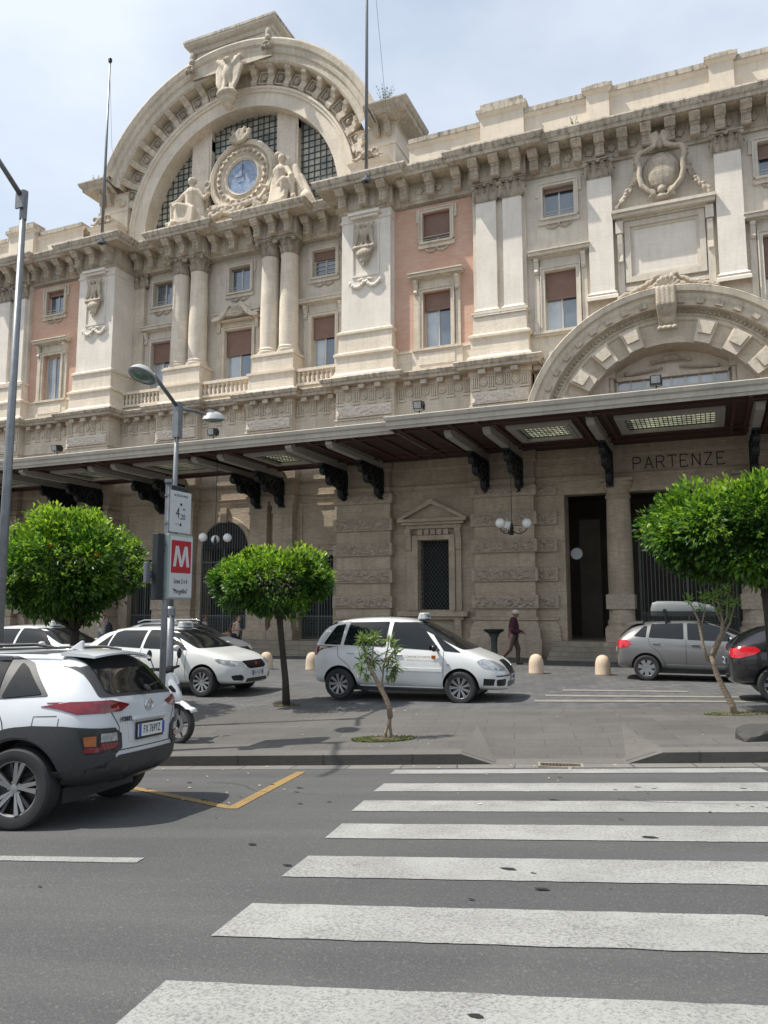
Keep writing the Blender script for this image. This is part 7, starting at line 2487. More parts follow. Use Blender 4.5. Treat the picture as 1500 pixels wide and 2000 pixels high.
def leaf_mesh(name, leaves, mat, parent, origin):
    """leaves: (pos, dir, normal, length, width, tint)"""
    vs, fs, tint = [], [], []
    for p, d, n, L, w, t in leaves:
        s = d.cross(n)
        if s.length < 1e-4: continue
        s.normalize()
        u = n
        o = len(vs)
        vs += [p, p + d * L * .45 + s * w + u * w * .25, p + d * L - u * L * .12, p + d * L * .45 - s * w + u * w * .25, p + d * L * .5 - u * w * .15]
        fs += [(o, o + 1, o + 4), (o + 1, o + 2, o + 4), (o + 2, o + 3, o + 4), (o + 3, o, o + 4)]
        tint += [t] * 5
    me = bpy.data.meshes.new(name)
    ox = Vector(origin)
    me.from_pydata([tuple(v - ox) for v in vs], [], fs)
    a = me.attributes.new('tint', 'FLOAT', 'POINT')
    a.data.foreach_set('value', tint)
    me.materials.append(mat)
    me.polygons.foreach_set('use_smooth', [True] * len(me.polygons))
    o = bpy.data.objects.new(name, me); COL.objects.link(o); o.parent = parent
    return o

def rv(rg):
    while True:
        v = Vector((rg.uniform(-1, 1), rg.uniform(-1, 1), rg.uniform(-1, 1)))
        if .05 < v.length < 1: return v.normalized()

def orange_tree(x, y, z, cx, cy, cz, rx, ry, rzu, rzd, trunk, label, seed, nclump=90, per=110, fruit=0, pw=2.15, pl=None, pale=.62):
    t = root('orange_tree', (x, y, z), label, 'tree', 'clipped orange trees on the pavement')
    rg = random.Random(seed)
    fork = trunk[-1][:3]
    shell_ = []
    # main limbs
    mb = MB()
    mb.tube([p[:3] for p in trunk], [p[3] for p in trunk], 10)
    ends = []
    for i in range(9):
        a = 2 * PI * i / 9 + rg.uniform(-.2, .2)
        e = Vector((cx + rx * .6 * math.cos(a), cy + ry * .6 * math.sin(a), cz + rg.uniform(-.2, .45) * rzu))
        f = Vector(fork)
        m1 = f + (e - f) * .35 + Vector((0, 0, -.08 + rg.uniform(-.04, .04)))
        m2 = f + (e - f) * .7 + Vector((rg.uniform(-.1, .1), rg.uniform(-.1, .1), .05))
        mb.tube([f, m1, m2, e], [trunk[-1][3] * .62, .032, .022, .008], 6)
        ends.append(e)
        for k in range(3):
            b = m2 + (e - m2) * rg.random()
            mb.tube([b, b + rv(rg) * .25, b + rv(rg) * .45], [.012, .008, .004], 4)
    mb.build('trunk', M['bark'], t, smooth=True)
    lv = []
    for i in range(nclump):
        # clump centres fill the crown, denser to the outside
        d = rv(rg)
        rr_ = rg.uniform(.45, .93)
        rz_ = rzu if d.z > 0 else rzd
        nz = noise.noise(d * 2.3 + Vector((seed, 0, 0))) * .16
        pw_ = pl if (pl and d.z < 0) else pw
        k_ = (abs(d.x) ** pw_ + abs(d.y) ** pw_ + abs(d.z) ** pw_) ** (-1 / pw_); d = d * k_
        c = Vector((cx + d.x * rx * (rr_ + nz), cy + d.y * ry * (rr_ + nz), cz + d.z * rz_ * (rr_ + nz)))
        cr = rg.uniform(.20, .36) * (.75 + .25 * rx)
        ct = rg.uniform(-.14, .14)
        out = Vector((d.x / rx, d.y / ry, d.z / rz_)).normalized()
        for k in range(per):
            q = rv(rg)
            if q.dot(out) < -.25: q = -q
            p = c + q * cr * rg.uniform(.55, 1.0)
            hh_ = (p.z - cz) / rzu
            dr = (q * .8 + out * .6 + rv(rg) * .55 + Vector((0, 0, -.15 if hh_ < .5 else .35))).normalized()
            n = (rv(rg) * .7 + out * .7 + Vector((0, 0, .5))).normalized()
            L = rg.uniform(.08, .135)
            # higher leaves paler: young growth, and the sunlit top painted into the tint
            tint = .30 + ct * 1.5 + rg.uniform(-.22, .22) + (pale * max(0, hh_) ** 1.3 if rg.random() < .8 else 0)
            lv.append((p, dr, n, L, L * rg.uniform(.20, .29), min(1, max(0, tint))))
    for i in range(int(nclump * .9)):      # shoots sticking out of the outline
        d = rv(rg)
        if d.z < -.2: d.z *= -.3
        d.normalize()
        rz_ = rzu if d.z > 0 else rzd
        b = Vector((cx + d.x * rx * 1.0, cy + d.y * ry * 1.0, cz + d.z * rz_ * 1.0))
        sdir = (d + Vector((0, 0, .5)) + rv(rg) * .4).normalized()
        for k in range(11):
            p = b + sdir * (.018 * k - .04) + rv(rg) * .015
            dr = (sdir * .5 + rv(rg)).normalized()
            L = rg.uniform(.06, .10)
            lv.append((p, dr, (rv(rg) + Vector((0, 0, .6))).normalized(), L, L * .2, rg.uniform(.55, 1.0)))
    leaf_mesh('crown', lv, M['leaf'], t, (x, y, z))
    for i in range(fruit):
        a = (-1.0, -.45)[i % 2]
        p = (cx + rx * .96 * math.cos(a), cy + ry * .96 * math.sin(a), cz + (.42, .30)[i % 2] * rzu)
        mb = MB(); mb.sphere(p, .04, 10, 8); mb.build('orange', M['fruit'], t, smooth=True)
    return t
M['fruit'] = simple('orange_fruit', (.62, .16, .01), .45)
# middle tree
x, y = -7.74, 13.40; z = G(x, y)
c = lat(x, y, -.30)
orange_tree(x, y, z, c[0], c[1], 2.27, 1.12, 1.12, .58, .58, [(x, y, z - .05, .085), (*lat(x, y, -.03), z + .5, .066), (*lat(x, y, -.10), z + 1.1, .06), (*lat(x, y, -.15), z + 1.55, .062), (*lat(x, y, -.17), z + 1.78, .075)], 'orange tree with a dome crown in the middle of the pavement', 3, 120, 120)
# left tree
x, y = -11.2, 11.35; z = G(x, y)
c = lat(x, y, -.28)
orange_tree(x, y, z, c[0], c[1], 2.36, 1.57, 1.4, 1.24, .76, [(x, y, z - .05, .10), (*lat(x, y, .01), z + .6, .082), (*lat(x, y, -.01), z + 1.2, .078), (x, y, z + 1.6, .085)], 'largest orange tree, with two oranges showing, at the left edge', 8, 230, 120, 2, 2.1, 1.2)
# right tree
x, y = .86, 14.0; z = G(x, y)
c = lat(x, y, .0)
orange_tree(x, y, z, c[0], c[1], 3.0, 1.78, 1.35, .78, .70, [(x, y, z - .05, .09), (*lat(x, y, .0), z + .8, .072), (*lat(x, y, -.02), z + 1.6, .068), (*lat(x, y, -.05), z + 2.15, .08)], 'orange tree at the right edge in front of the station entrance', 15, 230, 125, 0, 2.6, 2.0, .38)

# oleanders, drawn as bending stems with tufts of narrow leaves
def oleander(x, y, label, stems, tufts, mat, bark, L0, seed, stemmat=None):
    z = G(x, y)
    t = root('oleander', (x, y, z), label, 'shrub', 'small oleanders in the planting holes')
    rg = random.Random(seed)
    mb = MB()
    for st in stems:
        mb.tube([(*lat(x, y, l, d), z + h) for l, d, h, r_ in st], [s[3] for s in st], 8)
    mb.build('stem', bark, t, smooth=True)
    lv = []
    for (l, d, h, n, spread, droop, pal) in tufts:
        c = Vector((*lat(x, y, l, d), z + h))
        for k in range(n):
            dr = (rv(rg) + Vector((0, 0, -droop + .2))).normalized()
            p = c + rv(rg) * spread * rg.random()
            L = L0 * rg.uniform(.7, 1.2)
            lv.append((p, dr, (rv(rg) + Vector((0, 0, .3))).normalized(), L, L * .085, min(1, max(0, pal + rg.uniform(-.3, .3)))))
    leaf_mesh('foliage', lv, mat, t, (x, y, z))
    return t
oleander(-4.33, 10.37, 'small oleander with twisted trunk and drooping leaves in front of the taxi minivan',
    [[(-.035, 0, -.03, .028), (-.03, .0, .10, .024), (.01, .0, .22, .022), (.045, 0, .33, .03)],
     [(.05, .02, -.03, .026), (.045, .02, .1, .022), (.03, .01, .2, .024), (.02, 0, .34, .034)],
     [(.035, 0, .30, .042), (.02, .01, .45, .040), (-.04, 0, .60, .036), (-.12, 0, .74, .032), (-.20, .01, .90, .030), (-.27, 0, 1.02, .024), (-.32, 0, 1.2, .015), (-.36, 0, 1.38, .010)],
     [(-.06, 0, .64, .022), (-.08, .05, .80, .016), (-.06, .06, 1.0, .013), (-.02, .06, 1.2, .010), (.02, .05, 1.36, .008)],
     [(-.25, 0, .98, .016), (-.22, -.04, 1.18, .012), (-.20, -.05, 1.40, .009)],
     [(-.05, .05, 1.05, .010), (.05, .05, 1.18, .008), (.10, .04, 1.26, .006)]],
    [(-.36, 0, 1.40, 60, .07, .0, .75), (-.20, -.05, 1.42, 60, .08, .0, .7), (-.30, 0, 1.22, 50, .12, .5, .5), (-.38, 0, 1.05, 40, .10, .9, .35), (-.22, 0, 1.1, 40, .12, .8, .35), (-.28, .0, .9, 24, .08, 1.0, .25), (.02, .05, 1.36, 36, .06, .0, .75), (.10, .04, 1.26, 36, .08, .3, .6), (.02, .05, 1.12, 40, .10, .8, .4), (.12, .04, 1.02, 40, .08, 1.1, .3), (.04, .05, .92, 26, .08, 1.2, .25)],
    M['leaf_oleander'], M['bark_light'], .15, 4)
oleander(.26, 13.80, 'bare-stemmed oleander with sparse young leaves in front of the grey hatchback',
    [[(.02, 0, -.03, .055), (-.03, 0, .15, .055), (-.13, 0, .35, .05), (-.22, 0, .55, .045), (-.30, 0, .78, .045), (-.34, 0, .92, .04)],
     [(-.38, 0, .84, .03), (-.44, .0, 1.05, .024), (-.47, .02, 1.3, .022), (-.50, .02, 1.5, .018), (-.56, .03, 1.65, .014), (-.62, .03, 1.78, .010)],
     [(-.34, 0, .90, .036), (-.24, 0, 1.1, .034), (-.14, 0, 1.3, .030), (-.12, 0, 1.5, .020), (-.15, 0, 1.7, .014), (-.18, 0, 1.9, .010)],
     [(-.30, 0, .90, .026), (-.18, .04, 1.1, .024), (-.10, .04, 1.25, .020), (.02, .04, 1.45, .016), (.08, .04, 1.65, .012), (.11, .04, 1.75, .009)],
     [(-.12, 0, 1.38, .016), (-.04, .0, 1.55, .013), (-.02, 0, 1.75, .010), (.0, 0, 1.95, .007)],
     [(-.47, .02, 1.35, .014), (-.42, 0, 1.55, .011), (-.38, -.02, 1.8, .008)],
     [(-.14, 0, 1.45, .013), (-.22, -.02, 1.65, .010), (-.28, -.03, 1.85, .007)]],
    [(-.64, .03, 1.82, 34, .07, -.3, .6), (-.38, -.02, 1.86, 50, .10, -.3, .6), (-.28, -.03, 1.86, 40, .09, -.3, .6), (-.18, 0, 1.92, 40, .09, -.3, .6), (.0, 0, 1.98, 55, .09, -.4, .65), (.11, .04, 1.78, 50, .10, -.2, .6), (-.05, 0, 1.75, 36, .10, 0, .5), (-.45, 0, 1.68, 24, .08, 0, .45), (.02, .04, 1.6, 20, .08, .2, .4), (-.2, 0, 1.65, 24, .1, 0, .45)],
    M['leaf_young'], M['bark_light'], .11, 9)

# planting holes with grass
def tuftpatch(x, y, l0, l1, d0, d1, label, n, seed, side, soil=True):
    rg = random.Random(seed)
    cx_, cy_ = lat(x, y, (l0 + l1) / 2)
    mb = MB()
    pts = []
    for i in range(26):
        a = 2 * PI * i / 26
        l = (l0 + l1) / 2 + (l1 - l0) / 2 * math.cos(a) * rg.uniform(.9, 1.05); d = (d0 + d1) / 2 + (d1 - d0) / 2 * math.sin(a) * rg.uniform(.85, 1.1)
        px_, py_ = lat(x, y, l, d); pts.append((px_, py_, G(px_, py_) + .006))
    ctr = (*lat(x, y, (l0 + l1) / 2, (d0 + d1) / 2), G(x, y) + .03)
    mb.add([ctr] + pts, [(0, 1 + i, 1 + (i + 1) % 26) for i in range(26)])
    tag(mb.build('planting_soil', M['soil'], smooth=True), kind='structure')
    mb = MB()
    for i in range(n):
        a = rg.uniform(0, 2 * PI); q = math.sqrt(rg.random())
        l = (l0 + l1) / 2 + (l1 - l0) / 2 * math.cos(a) * q; d = (d0 + d1) / 2 + (d1 - d0) / 2 * math.sin(a) * q
        if side and rg.random() < side(l, d): continue
        px_, py_ = lat(x, y, l, d); pz = G(px_, py_) + .008
        h = rg.uniform(.010, .032); a2 = rg.uniform(0, PI)
        dx, dy = math.cos(a2) * .008, math.sin(a2) * .008
        mb.add([(px_ - dx, py_ - dy, pz), (px_ + dx, py_ + dy, pz), (px_ + rg.uniform(-.02, .02), py_ + rg.uniform(-.02, .02), pz + h)], [(0, 1, 2)])
    tag(mb.build('grass', M['grass']), label, 'grass', kind='stuff')
tuftpatch(-4.33, 10.37, -.52, .38, -.24, .24, 'short grass round the foot of the small oleander', 5000, 1, lambda l, d: .75 if (-.22 < l < .3 and d > -.12) else .1)
tuftpatch(.26, 13.80, -.48, .9, -.16, .22, 'sparse grass and fallen leaves under the bare oleander', 2500, 2, lambda l, d: .6 if l > -.2 else .1)
tuftpatch(-7.74, 13.40, -.26, .26, -.12, .12, 'thin weeds at the foot of the middle orange tree', 300, 5, None)

# litter and dry leaves on the paving
rg = random.Random(77)
mb = MB()
for i in range(210):
    p = rg.uniform(-9, 6); q = rg.uniform(7.2, 19) if rg.random() < .8 else rg.uniform(9.6, 10.3)
    x, y = XY(p, q); z = (plaza_z(p, q) if q > QK + .2 else road_z(p, q)) + .008
    if QK - .1 < q <= QK + .2: continue
    s = rg.uniform(.012, .032); a = rg.uniform(0, PI)
    c, s_ = math.cos(a) * s, math.sin(a) * s
    mb.quad((x - c, y - s_, z), (x + s_ * .5, y - c * .5, z + .004), (x + c, y + s_, z + .002), (x - s_ * .5, y + c * .5, z + .008))
tag(mb.build('litter', simple('dry_leaf', (.40, .35, .24), .8, var=.3)), 'scattered dry leaves and scraps on the paving', 'litter', kind='stuff')

# ------------------------------------------------------------------ bollards, basin, rock
bol = [(-12.63, 20.6, 'stone bollard partly hidden by the nose of the hatchback taxi'), (-11.14, 20.79, 'stone bollard just behind the rear of the taxi minivan'), (-4.5, 21.34, 'stone bollard in front of the taxi minivan, below the walking man'), (-2.75, 21.5, 'stone bollard nearest the grey hatchback')]
bp0 = None
for x, y, lb in bol:
    z = G(x, y)
    if bp0 is None:
        b = root('stone_bollard', (x, y, z), lb, 'bollard', 'stone bollards along the station front')
        mb = MB(); mb.lathe([(.0, .0), (.205, .0), (.21, .02), (.205, .04), (.20, .26), (.192, .33), (.170, .41), (.130, .475), (.07, .512), (0, .525)], (0, 0, 0), 28)
        mb.build('post', M['bollard'], b, smooth=True, loc=(0, 0, 0), autos=60)
        mb = MB(); mb.lathe([(.0, -.05), (.235, -.05), (.235, .004), (.2, .006)], (0, 0, 0), 20); mb.build('footing', M['kerb'], b, loc=(0, 0, 0))
        bp0 = b
    else:
        b = copy_tree(bp0, (x, y, z)); b['label'] = lb
x, y = -6.75, 25.4; z = G(x, y)
b = root('drinking_basin', (x, y, z), 'dark green cast basin on a pedestal against the rusticated pier', 'basin')
mb = MB(); mb.lathe([(0, 0), (.20, 0), (.20, .05), (.12, .10), (.10, .5), (.12, .78), (.20, .92), (.12, .92)], (x, y, z), 20); mb.build('pedestal', simple('green_bronze', (.055, .07, .062), .5, metal=.3, var=.3), b, smooth=True, autos=40)
mb = MB(); mb.lathe([(.1, .90), (.22, .93), (.33, 1.0), (.35, 1.06), (.32, 1.06), (.2, .99), (0, .97)], (x, y, z), 24); mb.build('bowl', simple('dark_bronze', (.03, .035, .032), .5, metal=.3, var=.3), b, smooth=True, autos=40)
x, y = .52, 11.25; z = G(x, y)
rk = []
rg = random.Random(2)
bm = bmesh.new(); bmesh.ops.create_icosphere(bm, subdivisions=3, radius=1)
for v in bm.verts:
    n = noise.noise(v.co * 1.3 + Vector((4, 2, 1))) * .35
    v.co = v.co * (1 + n)
    v.co = Vector((max(-.75, min(.8, v.co.x)) * .40, max(-.7, min(.7, v.co.y)) * .28, max(-.1, min(.68, v.co.z + .12 * v.co.x)) * .22))
me = bpy.data.meshes.new('paving_stone_lump'); bm.to_mesh(me); bm.free()
me.materials.append(M['kerbface'])
o = bpy.data.objects.new('broken_stone', me); COL.objects.link(o); o.location = (x, y, z); o.rotation_euler = (.1, -.12, R(20))
tag(o, 'broken grey stone lying on the pavement at the right edge', 'stone')
weeds(.75, 11.0, G(.75, 11.0), .12, 14, 'green weeds beside the broken grey stone', 9)

# ------------------------------------------------------------------ lamps and signs
def vpole(mb, x, y, z0, z1, r0, r1, n=12):
    mb.tube([(x, y, z0), (x, y, (z0 + z1) / 2), (x, y, z1)], [r0, (r0 + r1) / 2, r1], n)
x, y = -9.2, 7.9; z = G(x, y) 
lp = root('street_lamp', (x, y, z), 'tall grey street lamp at the left edge, arm leaving the photo', 'street lamp', 'grey street lamps')
mb = MB(); vpole(mb, x, y, z, 7.98, .078, .042, 16); mb.build('post', M['galv'], lp, smooth=True)
mb = MB(); mb.tube([(x, y, 7.86), (x + .02, y - .5, 8.22), (x + .06, y - 1.5, 8.75), (x + .08, y - 2.0, 8.85)], [.038, .036, .034, .03], 10); mb.build('arm', M['galv'], lp, smooth=True)
mb = MB(); mb.lathe([(.0, -.1), (.052, -.1), (.055, .35), (.0, .36)], (x, y, 7.65), 14); mb.box(x - .075, x + .075, y - .09, y - .06, 7.7, 7.95); mb.build('collar', M['galv'], lp)
def lamphead(cx, cy, cz, dirx, diry, tilt, size, parent):
    mb = MB()
    prof = [(0, .30), (.14, .29), (.32, .22), (.44, .10), (.50, .0), (.52, -.03), (.50, -.045), (.46, -.05)]
    o0 = len(mb.v)
    mb.lathe([(r_ * size, h * size) for r_, h in prof], (0, 0, 0), 28)
    mb.box(-.26 * size, -.08 * size, -.09 * size, .09 * size, .24 * size, .36 * size)
    mt = Matrix.Translation((cx, cy, cz)) @ Matrix.Rotation(math.atan2(diry, dirx), 4, 'Z') @ Matrix.Rotation(-tilt, 4, 'Y') @ Matrix.Diagonal((1.22, .86, 1, 1))
    ox = Vector(WO[parent.name])
    me_ = mb
    me_.v = [tuple(mt @ Vector(v)) for v in me_.v]
    H = me_.build('lamp_head', M['lamp_grey'], parent, smooth=True, autos=40)
    mb = MB(); mb.lathe([(0, -.16), (.2, -.145), (.36, -.10), (.455, -.045)], (0, 0, 0), 24)
    mb.v = [tuple(mt @ Vector((v[0] * size, v[1] * size, v[2] * size))) for v in mb.v]
    mb.build('lens', M['lamp_glass'], H, smooth=True, loc=(0, 0, 0), origin=WO[parent.name])
x, y = -8.5, 10.75; z = G(x, y)
lp = root('street_lamp', (x, y, z), 'grey twin-arm street lamp with two oval heads, behind the metro sign', 'street lamp', 'grey street lamps')
mb = MB(); vpole(mb, x, y, z, z + 1.9, .068, .066, 16); vpole(mb, x, y, z + 1.9, 5.35, .045, .040, 14); mb.build('post', M['galv'], lp, smooth=True)
mb = MB(); mb.box(x - .045, x + .075, y - .07, y + .06, 4.75, 5.38); mb.build('arm_bracket', M['galv'], lp)
mb = MB(); mb.lathe([(.0, 0), (.078, 0), (.078, .12), (.05, .16)], (x, y, z + 1.85), 14); mb.build('collar', M['galv'], lp)
mb = MB(); mb.tube([(x, y, 5.3), (x + .10, y - .55, 5.52), (x + .17, y - .85, 5.63)], .034, 10); mb.build('arm', M['galv'], lp, smooth=True)
mb = MB(); mb.tube([(x, y, 5.28), (x - .08, y + .6, 5.38), (x - .14, y + 1.0, 5.42)], .03, 10); mb.build('arm', M['galv'], lp, smooth=True)
lamphead(x + .22, y - 1.18, 5.52, .2, -1, R(14), .46, lp)
lamphead(x - .20, y + 1.36, 5.42, -.15, 1, R(10), .46, lp)

x, y = -7.17, 8.93; z = G(x, y)
sp = root('sign_pole', (x, y, z), 'galvanised pole carrying the metro and height signs', 'pole')
mb = MB(); vpole(mb, x, y, z, 3.62, .045, .045, 12); mb.build('post', M['galv'], sp, smooth=True)
mb = MB(); mb.lathe([(.0, 0), (.06, 0), (.06, .05), (.0, .06)], (x, y, 3.6), 12); mb.lathe([(0, 0), (.08, 0), (.08, .02), (.05, .06)], (x, y, z), 12)
for zz in (1.95, 2.6, 3.0, 3.4): mb.lathe([(.046, 0), (.056, 0), (.056, .03), (.046, .03)], (x, y, zz), 12)
mb.build('clamps', M['galv'], sp)
# sign faces look towards +x; local frame u along +y, w up
def signbox(name, x, y0, y1, z0, z1, th, label, cat, face, frame, rim=.012, group=None):
    r_ = root(name, (x, (y0 + y1) / 2, z0), label, cat, group)
    mb = MB(); mb.box(x - th, x, y0, y1, z0, z1); o = mb.build('panel', frame, r_, weld=True)
    b_ = o.modifiers.new('b', 'BEVEL'); b_.width = .02; b_.segments = 3
    mb = MB(); mb.box(x, x + .003, y0 + rim, y1 - rim, z0 + rim, z1 - rim); mb.build('face', face, r_)
    return r_
FX = Matrix.Rotation(R(90), 4, 'Z') @ Matrix.Rotation(R(90), 4, 'X')      # text plane -> facing +x
def stext(nm, s, size, mat, r_, x, y, z, **k):
    w = WO[r_.name]
    return text(nm, s, size, mat, r_, Matrix.Translation((x - w[0], y - w[1], z - w[2])) @ FX, .0008, **k)
xs_ = x + .075
ms = signbox('metro_sign', xs_, 8.880, 9.450, 1.92, 2.86, .11, 'metro sign with a white M on red above two lines of text', 'sign', M['signwhite'], M['signframe'], .03)
mb = MB(); mb.box(xs_ + .003, xs_ + .006, 8.940, 9.390, 2.30, 2.77); mb.build('red_square', M['redsign'], ms)
mb = MB()
w0, w1, z0, z1 = 8.980, 9.350, 2.39, 2.69
t = .062
for (a, b, c, d) in (((w0, z0), (w0 + t, z0), (w0 + t + .05, z1), (w0 + .05, z1)), ((w1 - t, z0), (w1, z0), (w1 - .05, z1), (w1 - .05 - t, z1)), ((w0 + .055, z1), (w0 + .055 + t, z1), (9.165 + .028, z0), (9.165 - .028, z0)), ((w1 - .055 - t, z1), (w1 - .055, z1), (9.165 + .028, z0), (9.165 - .028, z0))):
    k_ = len(mb.v) // 8
    mb.prism([a, b, c, d], 'x', xs_ + .006, xs_ + .009 + .0006 * k_)
mb.build('letter_m', M['signwhite'], ms)
stext('lettering', 'Linea 2 e 6', .098, M['blacktext'], ms, xs_ + .006, 9.165, 2.18, sx=.72)
stext('lettering', '"Mergellina"', .098, M['blacktext'], ms, xs_ + .006, 9.165, 2.035, sx=.72)
hs = signbox('height_sign', xs_ - .02, 8.900, 9.390, 2.885, 3.50, .03, 'white height-limit sign reading 4,20 between two small triangles', 'sign', M['signwhite'], M['galv'], .004)
stext('figure', '4', .22, M['blacktext'], hs, xs_ - .015, 9.080, 3.17, sx=.8)
stext('figure', ',20', .11, M['blacktext'], hs, xs_ - .015, 9.190, 3.12)
stext('unit', 'm', .07, M['blacktext'], hs, xs_ - .015, 9.220, 3.24)
mb = MB()
mb.prism([(9.120, 3.32), (9.180, 3.32), (9.150, 3.27)], 'x', xs_ - .017, xs_ - .014); mb.prism([(9.120, 2.99), (9.180, 2.99), (9.150, 3.04)], 'x', xs_ - .017, xs_ - .0141)
mb.box(xs_ - .017, xs_ - .0139, 9.030, 9.100, 3.008, 3.014)
mb.build('triangles', M['blacktext'], hs)
stext('heading', 'ALTEZZA MAX', .048, M['blacktext'], hs, xs_ - .015, 9.145, 3.43)
bs = root('reversed_sign', (x - .06, 9.150, 3.3), 'black rounded back of a sign showing above the height sign', 'sign')
mb = MB(); mb.box(x - .09, x - .06, 8.970, 9.450, 2.95, 3.60); o = mb.build('board', M['signback'], bs, weld=True); b_ = o.modifiers.new('b', 'BEVEL'); b_.width = .06; b_.segments = 4; b_.affect = 'EDGES'
bs = root('signal_box', (x - .02, 8.70, 1.90), 'tall black box mounted left of the metro sign', 'signal box')
mb = MB(); mb.box(x - .07, x + .035, 8.70, 8.845, 1.91, 2.85); o = mb.build('housing', M['signback'], bs, weld=True); b_ = o.modifiers.new('b', 'BEVEL'); b_.width = .012; b_.segments = 2
mb = MB(); mb.box(x - .02, x + .03, 8.845, 8.885, 2.05, 2.1); mb.box(x - .02, x + .03, 8.845, 8.885, 2.7, 2.75); mb.build('straps', M['galv'], bs)
bs = root('small_grey_box', (x - .08, 8.6, 2.15), 'small grey control box on the left side of the black box', 'control box')
mb = MB(); mb.box(x - .11, x - .05, 8.58, 8.66, 2.14, 2.44); o = mb.build('housing', simple('grey_box', (.10, .115, .13), .5), bs, weld=True); b_ = o.modifiers.new('b', 'BEVEL'); b_.width = .012; b_.segments = 2
mb = MB(); mb.box(x - .08, x - .055, 8.66, 8.70, 2.26, 2.32); mb.build('arm', M['galv'], bs)

